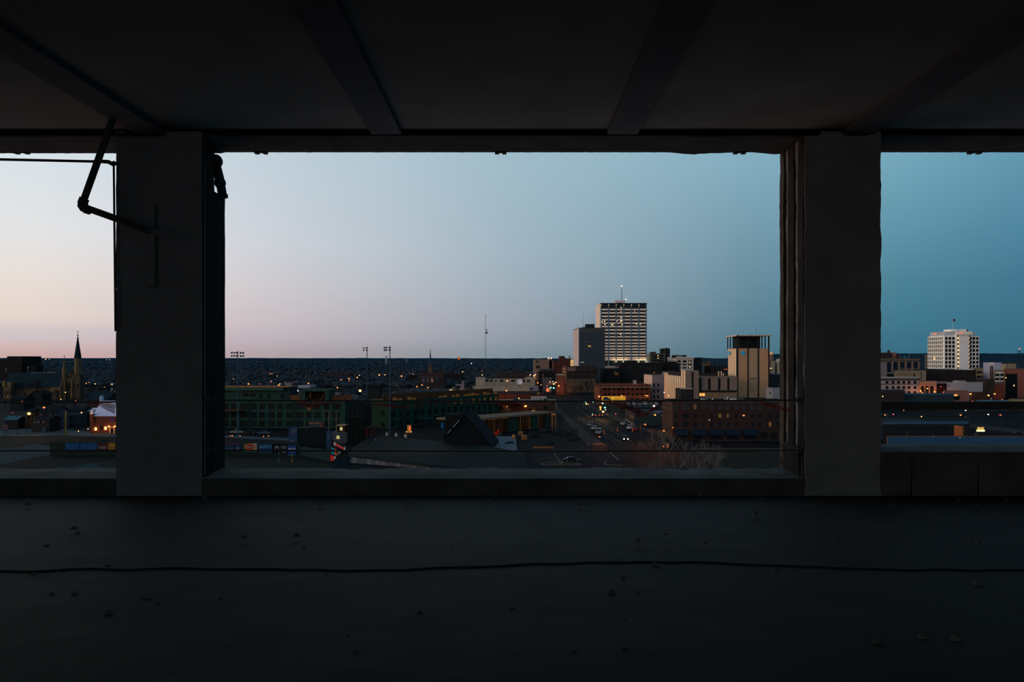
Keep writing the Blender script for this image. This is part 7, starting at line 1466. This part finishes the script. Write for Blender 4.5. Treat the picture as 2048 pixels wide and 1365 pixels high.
# ================================================================== skyline objects
D = 1500; t = empty('radio_mast', (S(971, D), D, 0), 'tall lattice radio mast with two round dishes', 'mast'); m_lat = mat('mast_lattice', (128, 112, 116), var=0); m_lat2 = mat('mast_lattice_dark', (74, 88, 96), var=0)
for s_ in (-1, 1):
    MB().tube((S(971 + s_ * 1.6, D), D, 0), (S(971 + s_ * 1.0, D), D, Z(664, D)), .24, .2, 5).build('leg', m_lat2, t); MB().tube((S(971 + s_ * 1.0, D), D, Z(664, D)), (S(971 + s_ * .8, D), D, Z(631, D)), .2, .16, 5).build('leg', m_lat, t)
b = MB(); n = 34
for i in range(n):
    y0, y1 = 716 - 85 * i / n, 716 - 85 * (i + 1) / n; w0 = 1.5 - .6 * i / n; s_ = 1 if i % 2 else -1; b.tube((S(971 - s_ * w0, D), D, Z(y0, D)), (S(971 + s_ * w0, D), D, Z(y1, D)), .10, n=4)
o = b.build('bracing', m_lat2, t)
for y, m_ in ((660.5, mat('dish_grey', (140, 146, 150), var=0)), (666, mat('dish_teal', (24, 52, 60), var=0))): MB().tube((S(973, D), D - 1.0, Z(y, D)), (S(973, D), D + .5, Z(y, D)), 2.1, 1.8, 16).build('dish', m_, t)
MB().box(S(969.5, D), S(972.5, D), D - .5, D + .5, Z(631, D), Z(630.3, D)).build('top_arm', m_lat2, t)
D = 2600; t = empty('water_tower', (S(772.3, D), D, 0), 'tiny pale water tower on the skyline between the close masts', 'water tower'); mwt = mat('pale_tank', (150, 144, 150), var=0)
MB().ball((S(772.3, D), D, Z(713.5, D)), 3.6, 14, 8, .8).build('tank', mwt, t)
for a in (-1.6, 0, 1.6): MB().tube((S(772.3 + a, D), D, 0), (S(772.3 + a, D), D, Z(715, D)), .45, n=5).build('leg', mwt, t)
mast('white_steeple', 813, 715.2, 722, 4390, 2.0, mwt, 'tiny white steeple on the skyline left of the dark church spire', 'steeple')
o = empty('orange_block', (S(917.6, 4380), 4383, 0)); MB().box(S(915.5, 4380), S(919.8, 4380), 4380, 4386, Z(719.6, 4380), Z(715, 4380)).build('lit_top', mat('orange_lit_block', (170, 70, 34), var=0, emit=((1, .2, .04), .3)), o); MB().box(S(915.9, 4380), S(919.4, 4380), 4380.5, 4385.5, 0, Z(719.6, 4380)).build('dark_base', m_ridge2, o); tag(o, 'tiny bright orange block on the skyline left of the radio mast', 'building')
D = 690; t = empty('spired_church', (S(860.5, D), D + 4, 0), 'distant church with a thin dark needle spire, middle of the main opening', 'church')
MB().box(S(856, D), S(864.5, D), D, D + 4, 0, Z(736, D)).build('tower', mat('church_tan', (66, 54, 46), var=.1), t); MB().cone((S(860, D), D + 2, Z(737, D)), 1.9, Z(714, D) - Z(737, D), 4, math.pi / 4).build('lower_spire', mat('church_tan2', (60, 48, 44), var=.1), t); MB().tube((S(860.3, D), D + 2, Z(727, D)), (S(860.3, D), D + 2, Z(696, D)), 1.0, .03, 8).build('spire', mat('spire_slate', (34, 52, 62), var=0), t)
b_ = Bld('brick_church_hall', 'dark brick hall with tall pale window strips under the needle spire', 836, 888, 747, 600, 25, m_dkb2, par=.6, parm=m_rbrk)
for a in (846.5, 856, 864.5, 874):
    for dx in (-2, 0, 2): b_.fbox('window', a + dx - .5, a + dx + .5, 752, 759, mat('strip_pane', (58, 62, 70), var=0), .1); 
    if a < 870:
        b_.fbox('panel', a - 3, a + 3, 760.5, 762.5, m_lil, .2)
        for dx in (-2, 0, 2): b_.fbox('window', a + dx - .4, a + dx + .4, 763, 767, MATS['strip_pane'], .1)
for i, q in enumerate([
 (644, 700, 747.5, 745, 900, m_rbrk if False else m_dkb2, 'distant long brick block with pale roof bits above the green block'), (970, 1005, 740.5, 738.5, 1000, m_greyb, 'flat far block with bluish roof left of the tan clinic'), (995, 1056, 745.5, 743, 760, mat('far_brick', (44, 36, 34), var=.15), 'long dark brick block with a row of small windows behind the studio'), (890, 925, 748, 745, 800, m_dkb, 'dark long shed right of the brick church hall')]):
    b_ = Bld('distant_block', q[6], q[0], q[1], q[2], q[4], 20, q[5], par=.4)
    if i in (0, 2): b_.front(rng(q[0] + 4, q[1] - 4, 10), [q[2] + 5.5], 1.5, 2.6, g=mat('faint_pane', (50, 54, 58), var=0), fr=None)
o = MB().box(S(819, 760), S(820.6, 760), 760, 761, 0, Z(746, 760)).ball((S(819.8, 760), 760, Z(746.5, 760)), .7).build('pale_statue', mat('pale_statue', (112, 104, 98), var=0)); tag(o, 'small pale upright statue left of the brick church hall', 'statue')
b_ = Bld('pale_flat_shed', 'pale flat-roofed shed behind the green block, left of the wooden box', 595, 620, 771.5, 390, 9, m_greyb, par=1.1, parm=mat('pale_fascia', (112, 114, 124), var=.04)); b_.fbox('panel', 606, 613, 776, 782, m_hb, .05)
b_ = Bld('white_van_shed', 'pale low shed behind the timber fence of the green block', 659, 677.5, 786.8, 372, 6, m_hb, par=.5, parm=m_lil)
o = MB().box(S(702, 330), S(714.5, 330), 330, 330.3, Z(797.5, 330), Z(792, 330)).box(S(704, 330), S(704.6, 330), 330, 330.3, 0, Z(797, 330)).box(S(712, 330), S(712.6, 330), 330, 330.3, 0, Z(797, 330)).build('pale_sign', m_lil); tag(o, 'pale rectangular sign with dark letters above the black arched tower', 'sign')
text('lettering', 'SINCE', 1, m_dk, o, (S(708, 330), 329.95, Z(794.8, 330)), fit=(2.0, .55))
b_ = Bld('factory_shed', 'long low grey shed with rooftop clutter behind the second green block', 804, 946, 780, 445, 18, m_greyb, par=.4, parm=mat('shed_pale_edge', (60, 68, 76), var=.1))
random.seed(11)
for i in range(22):
    a = 806 + i * 6.4 + random.uniform(-2, 2); h = random.uniform(.4, 1.7); m_ = random.choice([m_greyb, m_hb, m_frame, m_dk])
    MB().box(b_.X(a) - .5, b_.X(a) + .6 + random.random(), 449, 451, b_.zt - .5, b_.zt + h).build('roof_unit', m_, b_.r)
b_.fbox('brown_pier', 904.5, 909, 775, 792, m_tan2, 1); b_.fbox('lit_strip', 899, 904.5, 779.7, 780.8, lit_y, 1.0); b_.fbox('lit_strip', 909.5, 914, 779.8, 780.6, lit_d, .9)
t = empty('white_silos', (S(927, 425), 425, 0), 'group of whitish ribbed tanks left of the beige stair tower', 'silos')
for i, a in enumerate((921.5, 925.5, 929, 932.5)): MB().tube((S(a, 425), 425, 0), (S(a, 425), 425, Z(779.5, 425)), .62, n=12).build('silo', m_greyw if i % 2 else mat('silo_pale', (112, 116, 124), var=.05), t)
MB().box(S(921, 440), S(928, 440), 440, 444, 0, Z(769, 440)).box(S(922.8, 440), S(927.5, 440), 441, 443, 0, Z(762.5, 440)).box(S(911, 440), S(921, 440), 440, 443, Z(772, 440), Z(769, 440)).build('process_frame', m_lil, t)
t = empty('crane_arm', (S(800, 380), 380, 0), 'thin leaning pale crane arm right of the close masts', 'crane'); MB().tube((S(806.5, 380), 380, 0), (S(806.5, 380), 380, Z(794, 380)), .2, n=6).tube((S(806.5, 380), 380, Z(794, 380)), (S(792, 380), 380, Z(767, 380)), .18, .1, 6).build('arm', mat('crane_pale', (86, 86, 78), var=0), t)
D = 3600; t = empty('far_crane', (S(2039, 2500), 2500, 0), 'small tower with a red-orange light on the far right skyline', 'tower')
MB().tube((S(2039, 2500), 2500, 0), (S(2039, 2500), 2500, Z(699.5, 2500)), 1.2, .8, 6).build('pole', m_dk, t); MB().box(S(2033, 2500), S(2041, 2500), 2499, 2501, Z(704.6, 2500), Z(703.6, 2500)).build('arm', m_dk, t); MB().ball((S(2039, 2500), 2500, Z(698, 2500)), 1.7).build('beacon', MATS['beacon'] if False else ro_lamp, t)
mast('skyline_antenna', 1031, 711.5, 718, 2000, .35, m_dk, 'tiny antenna on the skyline right of the radio mast', 'antenna'); mast('skyline_tower', 527.5, 712.5, 718, 2600, .7, m_rbrk, 'tiny reddish tower on the skyline above the green block', 'tower')
for q in [(570, 590, 762, 758, 620, 10, m_hw, 'small pale gabled house among trees above the green block'), (506, 548, 753, 751, 900, 12, m_hd, 'long dark house far among trees above the green block'), (583, 595, 775, 768, 400, 8, m_hb, 'bluish gabled house just left of the big yellow-white lamp'), (632, 648, 780, 770, 410, 8, m_hd, 'dark gabled house above the wooden box of the green block'), (626, 642, 765, 761, 560, 8, m_hb, 'blue-grey house with small windows above the wooden box'),
          (460, 475, 770, 766, 520, 8, m_hb, 'tiny blue-grey house by the mast above the green block'), (724, 746, 762, 758, 640, 10, m_hb, 'faint blue-grey house left of the close masts'), (735, 760, 773, 769, 470, 9, m_hd, 'dark long house behind the left close mast'), (815, 832, 753, 750, 720, 9, m_hd, 'dark small house by the pale statue'), (20, 48, 800, 793, 430, 10, m_hd, 'dark house below the church nave at far left'), (196, 212, 778, 774, 640, 9, m_hd, 'small dark house among trees right of the church')]:
    house('house', q[7], q[0], q[1], q[2], q[3], q[4], q[5], q[6], m_hr, 'x', [(q[0] + (q[1] - q[0]) * f_, q[2] + 4) for f_ in (.25, .5, .75)], ww=.9, wh=1.3, wm=m_glass2)

# ================================================================== street furniture, cars
hlm = glow('headlight_on', (1, .72, .45), 22); tlm = glow('tail_light_on', (1, .16, .04), 7)
silver = (92, 94, 98); white = (130, 128, 126); dark = (10, 13, 16); red = (110, 36, 32); blue = (34, 56, 74)
car(1186.8, 834, 'sedan', dark, 182, 'dark car braking in the left lane with lit tail lights', tail=tlm); car(1200.4, 833.6, 'sedan', dark, 182, 'dark car braking in the right lane with lit tail lights', tail=tlm)
car(1181.5, 853, 'suv', silver, -18, 'rearmost silver car of three queued at the left kerb'); car(1188, 860, 'sedan', white, -18, 'middle pale car of three queued at the left kerb'); car(1198.5, 869, 'van', silver, -18, 'front silver van of three queued at the left kerb')
car(1246.3, 851, 'sedan', white, 165, 'white hatchback driving away beside the grey metal shed', tail=mat('tail_glass', (70, 16, 14))); car(1259.8, 859.5, 'truck', white, 160, 'white pickup between the white hatchback and the red car'); car(1270.5, 862, 'sedan', red, 158, 'red car at the right kerb of the street')
car(1250.5, 881.5, 'sedan', dark, -2, 'dark car with bright headlights coming towards the window', head=hlm); car(1333.5, 898.5, 'suv', dark, 160, 'dark car with red tail lights behind the bare pale tree', tail=tlm)
car(1143.5, 925.5, 'sedan', dark, 92, 'black car parked alone in the empty parking lot'); car(1924.5, 834, 'sedan', dark, 90, 'dark car under the guard rail near the white lamp')
car(2035, 873, 'sedan', dark, 90, 'dark car cut by the right edge below the lit sign'); car(1774, 881 - 4, 'van', white, 90, 'white van corner behind the orange-brown parapet', D=222, X=S(1776, 222))
random.seed(5); k_ = 0
WH = ['leftmost', 'second', 'third', 'fourth', 'fifth', 'last']
for r_, (y, nm) in enumerate(((806.5, 'farthest'), (811, 'middle'), (816.5, 'nearest'))):
    for i in range(6):
        a = 1254 + i * 11.2 + r_ * 2.5
        if a > 1318: continue
        c_ = [dark, blue, silver, (60, 62, 66), (44, 48, 54), white][(i * 3 + r_ * 2) % 6]
        car(a, y, ['sedan', 'suv', 'sedan'][(i + r_) % 3], c_, random.uniform(-8, 8) + (180 if (i + r_) % 2 else 0), '%s car from left in the %s row of the car park beyond the shed' % (WH[i], nm), 'cars parked behind the grey shed')
for i, (a, y) in enumerate(((447, 866), (474, 866), (528, 868), (501, 867))): car(a, y + 2.0, 'sedan', [dark, silver, blue, dark][i], 90, 'dull parked %s before the green apartments, near the nearest mast' % ['dark car at the left', 'silver car', 'blue car at the right', 'dark car in the middle'][i], 'cars before the green apartments')
for i, (a, y) in enumerate(((461, 876), (465, 876), (527, 877), (537, 876), (157, 866), (176, 861.5), (181, 866), (200, 862.5), (480, 876))):
    x, y2 = G(a, y + 1); t = empty('path_light', (x, y2, 0), 'small low path light, %s' % ['left of a pair at the left of the concourse', 'right of a pair at the left of the concourse', 'by the scoreboard, left one', 'by the scoreboard, right one', 'leftmost before the club house', 'upper middle one before the club house', 'lower middle one before the club house', 'rightmost before the club house', 'right beside the nearest mast foot'][i], 'path light', 'path lights')
    MB().tube((x, y2, 0), (x, y2, .7), .06, n=6).build('post', m_frameD, t); MB().ball((x, y2, .8), .17, 8, 6).build('bulb', y_lamp if i in (4, 5, 6, 7) else o_lampS, t)
# grey metal shed at the street side
D = 330; x0, x1 = S(1270, D), S(1322, D); t = empty('grey_metal_shed', ((x0 + x1) / 2, D + 14, 0), 'low grey-green metal shed with pale edges beside the street', 'shed')
zt = Z(829.5, D); p = [(x0, D), (x1, D), (x1, D + 30), (S(1251, 362), 362)]
MB().prism(p, 0, zt).build('wall', mat('shed_green_grey', (30, 42, 44), var=.08), t); MB().prism([(a + (-.2 if i in (0, 3) else .1), b_2) for i, (a, b_2) in enumerate(p)], zt, zt + .25).build('roof', mat('shed_roof_dark', (30, 36, 42), var=.1), t)
q0, q1 = Vector((x0, D)), Vector((S(1251, 362), 362)); 
for z0, z1, nm, o_ in ((zt - .1, zt + .35, 'roof_edge', .3), (0, .45, 'base_kerb', .5)): MB().prism([(q0.x - o_, q0.y - .1), (q0.x, q0.y - .1), (q1.x, q1.y), (q1.x - o_, q1.y)], z0, z1).build(nm, mat('edge_pale', (104, 98, 88), var=.05), t)
MB().prism([(q0.x - .12, q0.y + 1.5), (q0.x - .02, q0.y + 1.5), (q1.x - .02, q1.y - 3), (q1.x - .12, q1.y - 3)], .6, zt - 1.1).build('glazed_front', m_glass, t)
x, y = G(1318, 836); o = None; t = empty('white_bus', (x, y, 0), 'pale bus roof glowing under an orange lamp left of the brick warehouse', 'bus')
MB().box(x - 4, x + 4, y, y + 2.4, .5, 3.0).build('body', mat('bus_body', (84, 88, 104), var=.04), t); MB().box(x - 3.8, x + 3.8, y - .03, y, 1.5, 2.4).build('windows', m_glass, t)
for dx in (-2.7, 2.7): MB().tube((x + dx, y - .05, .5), (x + dx, y + .3, .5), .5, n=12).build('wheel', MATS['tyre'], t)
for a, y, lab in ((1234.7, 861, 'left striped orange traffic post on the street'), (1265, 861.5, 'right striped orange traffic post beside the red car'), (1208, 866, 'leaning pair of orange traffic posts by the queued van')):
    x, y2 = G(a, y + 3); t = empty('traffic_post', (x, y2, 0), lab, 'traffic post')
    MB().tube((x, y2, 0), (x, y2, .75), .13, n=8).build('lower_band', mat('post_orange', (170, 84, 28), var=0, emit=((1, .3, .04), .08)), t); MB().tube((x, y2, .9), (x, y2, 1.6), .12, n=8).build('upper_band', MATS['post_orange'], t); MB().tube((x, y2, .7), (x, y2, .95), .1, n=8).build('core', m_dk, t)
for a, y0, y1, lab in ((1124, 790, 931, 'tall thin pole in the parking lot island beside the black car'), (1183, 815, 935, 'tall thin pole at the right of the parking lot'), (1142, 795, 828, 'thin pole at the left kerb far up the street'), (1162.5, 806, 850, 'thin pole at the left kerb, middle of the street'), (1188.5, 820, 871, 'thin pole by the queued silver van'), (1228, 846, 898, 'thin dark pole in the middle foreground of the street'), (1216, 860, 900, 'thin pole at the street corner in front'), (1103, 874, 903, 'thin pole behind the parking lot'), (1236, 806, 840, 'thin pole right of the street corner lights'), (1286, 806, 854.5, 'thin pale pole at the grey metal shed'), (1536, 903, 942, 'bent lamp post on the lawn near the right column')):
    D = GD(y1); t = empty('thin_pole', (S(a, D), D, 0), lab, 'pole'); MB().tube((S(a, D), D, 0), (S(a, D), D, Z(y0, D)), .10, .06, 6).build('pole', m_frameD, t)
    if a == 1536: MB().tube((S(a, D), D, Z(y0, D)), (S(1522, D), D, Z(901, D)), .05, n=5).build('arm', m_frame, t)
    if a == 1124: MB().tube((S(a, D), D, 0), (S(a, D), D, 1.2), .3, n=12).build('base', m_kerb, t)
for i, (a, y0, y1, c_) in enumerate(((1792, 840, 884, 0), (1814, 862, 884, 0), (1919, 812, 868, 1), (1940, 812, 868, 2), (1775, 828, 876, 0), (1969, 838, 862, 3), (1899, 860, 884, 0))):
    D = 205 if y1 > 880 else GD(y1); t = empty('thin_pole', (S(a, D), D, 0), 'thin pole below the guard rail, %s' % ['over the left part of the workshop roof', 'by the end of the orange-brown parapet', 'holding a wire right of the workshop', 'carrying a curved street lamp', 'grey one beside the right column', 'dark one behind the lit sign', 'on the blue roof left of the brick pier'][i], 'pole', 'thin poles below the guard rail')
    MB().tube((S(a, D), D, 0), (S(a, D), D, Z(y0, D)), .09, .06, 6).build('pole', m_frame if i in (4, 1) else m_frameD, t)
    if i == 3: MB().tube((S(a, D), D, Z(838, D)), (S(1933, D), D, Z(834.5, D)), .05, n=5).build('arm', m_frame, t); MB().ball((S(1931.5, D), D, Z(834.6, D)), .28, 8, 6, .5).build('lamp_head', mat('lamp_teal', (88, 116, 116), var=0), t)
# fence along the concourse (left opening)
t = empty('railing', (*G(70, 870), 0), 'dark railing of thin posts along the pale concourse at left', 'railing')
for i in range(26):
    a = 8 + i * 5; x, y = G(a, 872 - .15 * (i if i < 13 else 26 - i)); MB().box(x - .05, x + .05, y, y + .1, 0, 1.5).build('post', m_frameD, t)
p0, p1, p2 = G(8, 872), G(70, 870.2), G(133, 872)
b = MB().tube((*p0, 1.5), (*p1, 1.5), .04, n=4).tube((*p1, 1.5), (*p2, 1.5), .04, n=4).tube((*p0, .3), (*p1, .3), .04, n=4).tube((*p1, .3), (*p2, .3), .04, n=4); b.build('rail', m_frameD, t)
x, y = G(10.5, 868); t = empty('small_board', (x, y, 0), 'small square pinkish board at the far left of the concourse', 'board'); MB().box(x - .8, x + .8, y, y + .15, 1.6, 3.2).build('panel', mat('board_pink', (70, 58, 66), var=.1), t); MB().box(x - .35, x + .35, y - .05, y, 2.1, 2.7).build('inner_panel', m_dk, t); MB().box(x - .1, x + .1, y, y + .15, 0, 1.6).build('post', m_dk, t)
x, y = G(87, 866.5); t = empty('blue_bin', (x, y, 0), 'dull blue bin on the far side of the left concourse', 'bin'); MB().box(x - .75, x + .75, y, y + 1, 0, 1.8).box(x - .8, x + .8, y - .05, y + 1.05, 1.8, 1.95).build('body', mat('bin_blue', (28, 42, 60), var=0), t)
mast('lamp_pole', 51.5, 820, 875, 282, .09, m_frame, 'thin pale pole in front of the big amber lamp at left', 'pole')

# ================================================================== trees
def tree(x, y, h, i, label, group, rz, mesh=None, m=None):
    mm = mesh or tree_me[i % 4]; t = link('bare_tree', mm, None, (x, y, 0), rz); t.scale = (h / max(v_.co.z for v_ in mm.vertices),) * 3; tag(t, label, 'tree', group); return t
big = [bare_tree_mesh(s_, 9, 6, .62, 1.0).mesh('bare_tree', m_birch) for s_ in (21, 22)]
for i, (a, y, h, lab) in enumerate(((1345, 1010, 14.5, 'pale barked bare tree, left one of the large pair before the warehouse'), (1402, 1030, 14, 'pale barked bare tree, right one of the large pair before the warehouse'), (1298, 1045, 10.5, 'smaller pale bare tree left of the large pair'))):
    D = GD(y); o = tree(S(a, D), D, h, i, lab, None, i * 1.7, big[i % 2]); 
bushy = [bare_tree_mesh(s_, 9, 7, .75, .8).mesh('bare_tree', m_bark2) for s_ in (31,)]
SP = [(1152, 796, 9, 'dark bare tree before the stone base of the brown office block, left'), (1163, 795, 10, 'dark bare tree before the stone base, middle'), (1176, 790, 11, 'dark bare tree before the stone base, right'), (1144, 799, 6, 'low dark tree at the sidewalk under the brown office block'), (1181, 813, 6, 'dark tree left of the brick terrace'),
      (30, 812, 12, 'dark tree before the nave at the far left'), (52, 806, 14, 'dark tree before the middle of the nave'), (72, 803, 15, 'large dark tree before the nave, left of the chapel'), (92, 816, 10, 'dark tree in front of the chapel gable'), (112, 812, 11, 'dark tree left of the church front'), (10, 818, 11, 'dark tree at the very left edge'), (185, 800, 10, 'dark tree right of the tall church tower'),
      (150, 828, 9, 'dark tree left of the club house'), (118, 864, 5, 'thin tree before the pale house'), (128, 866, 4, 'small tree by the yellow foul pole'), (1152, 878, 4, 'scrubby bush on the site by the sidewalk'), (1120, 862, 6, 'scrubby tree on the site under the orange board'), (1280, 880, 5, 'brown bare tree at the street corner left of the pale trees'), (1310, 885, 5, 'brown bare tree by the warehouse corner'), (1268, 905, 5, 'low brown scrub right of the parking lot'), (1300, 925, 5, 'low brown scrub left of the pale bare trees'),
      (1985, 855, 8, 'dark tree right of the lit sign, left one'), (2010, 852, 9, 'dark tree right of the lit sign, middle one'), (2035, 856, 8, 'dark tree right of the lit sign, right one'), (2000, 838, 9, 'dark bushy tree under the ochre wall'), (2025, 838, 7, 'dark tree at the right edge under the ochre wall'), (1860, 846, 6, 'dark tree behind the workshop roof'), (860, 872, 5, 'dark bush left of the blue tank'), (875, 868, 5, 'dark bush right under the blue tank'), (1215, 830, 5, 'small dark tree at the lit street corner'), (1245, 836, 6, 'dark tree left of the grey metal shed')]
for i, (a, y, h, lab) in enumerate(SP):
    x, D = G(a, y); br = i in (17, 18, 19, 20); tree(x, D, h, i, lab, None, i * 2.1, bushy[0] if br else None)
# the leafless woods between and beyond the houses: nobody could count them
occ = []
for o in list(bpy.data.objects):
    if o.type == 'MESH' and o.name.split('.')[0] in ('wall', 'glass_wall', 'glass_core', 'core', 'tower', 'long_wall', 'pole', 'drum', 'rear_wing', 'base', 'end_wing', 'leg', 'spire', 'transept', 'raised_block', 'low_wing', 'stair_tower', 'penthouse', 'tank'):
        bb = [o.matrix_world @ Vector(c) for c in o.bound_box] if False else [Vector(c) + parent_loc(o.parent) + o.location for c in o.bound_box]
        occ.append((min(p.x for p in bb), max(p.x for p in bb), min(p.y for p in bb), max(p.y for p in bb)))
rs = random.Random(4); groups = {'near_woods': ([], [], 330, 620, 500), 'mid_woods': ([], [], 620, 1500, 4200), 'far_woods': ([], [], 1500, 4300, 6000)}
ico = [(0, 0, -1), (.72, -.53, -.45), (-.28, -.85, -.45), (-.89, 0, -.45), (-.28, .85, -.45), (.72, .53, -.45), (.28, -.85, .45), (-.72, -.53, .45), (-.72, .53, .45), (.28, .85, .45), (.89, 0, .45), (0, 0, 1)]
icf = [(0, 1, 2), (1, 0, 5), (0, 2, 3), (0, 3, 4), (0, 4, 5), (1, 5, 10), (2, 1, 6), (3, 2, 7), (4, 3, 8), (5, 4, 9), (1, 10, 6), (2, 6, 7), (3, 7, 8), (4, 8, 9), (5, 9, 10), (6, 10, 11), (7, 6, 11), (8, 7, 11), (9, 8, 11), (10, 9, 11)]
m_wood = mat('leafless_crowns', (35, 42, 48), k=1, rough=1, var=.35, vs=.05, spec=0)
for nm, (v, f, d0, d1, cnt) in groups.items():
    made = 0; tries = 0
    while made < cnt and tries < cnt * 5:
        tries += 1
        y = d0 * (d1 / d0) ** rs.random(); px = rs.uniform(-60, 2110); x = S(px, y)
        if y < 620 and not (-60 < px < 240 and y > 480 or 440 < px < 800 and y > 420 or 800 < px < 900 and y > 520): continue
        if y < 545 and -60 < px < 175: continue
        if y < 620 and px < 240 and rs.random() < .5: continue
        if y < 1500 and 1050 < px < 1140 and y < 900: continue
        if 1040 < px < 1120 and y < 1100: continue
        if y < 900 and 1190 < px < 1720: continue
        if y < 700 and 900 < px: continue
        s_ = rs.uniform(2.6, 5.0) * (1 if y < 1500 else 1.5); q_ = s_ * 1.25
        if y + q_ > d1 or y - q_ < d0 or any(a - q_ < x < b_3 + q_ and c - q_ < y < d + q_ for a, b_3, c, d in occ): continue
        h = rs.uniform(.36, .55) * s_; n0 = len(v); zc = 6 if y > 620 else h * .95
        if y < 1500 and zc + h > 13: h *= .8; zc = h
        for q in ico:
            j = rs.uniform(.78, 1.2); v.append((x + q[0] * s_ * j, y + q[1] * s_ * j, max(0, zc + q[2] * h * j)))
        f += [tuple(i + n0 for i in q) for q in icf]; made += 1
    me = bpy.data.meshes.new(nm); me.from_pydata(v, [], f); me.materials.append(m_wood if nm != 'far_woods' else mat('hazed_crowns', (27, 42, 53), k=1, rough=1, var=.1, vs=.02, spec=0)); me.update()  # far crowns tinted blue to stand for aerial haze
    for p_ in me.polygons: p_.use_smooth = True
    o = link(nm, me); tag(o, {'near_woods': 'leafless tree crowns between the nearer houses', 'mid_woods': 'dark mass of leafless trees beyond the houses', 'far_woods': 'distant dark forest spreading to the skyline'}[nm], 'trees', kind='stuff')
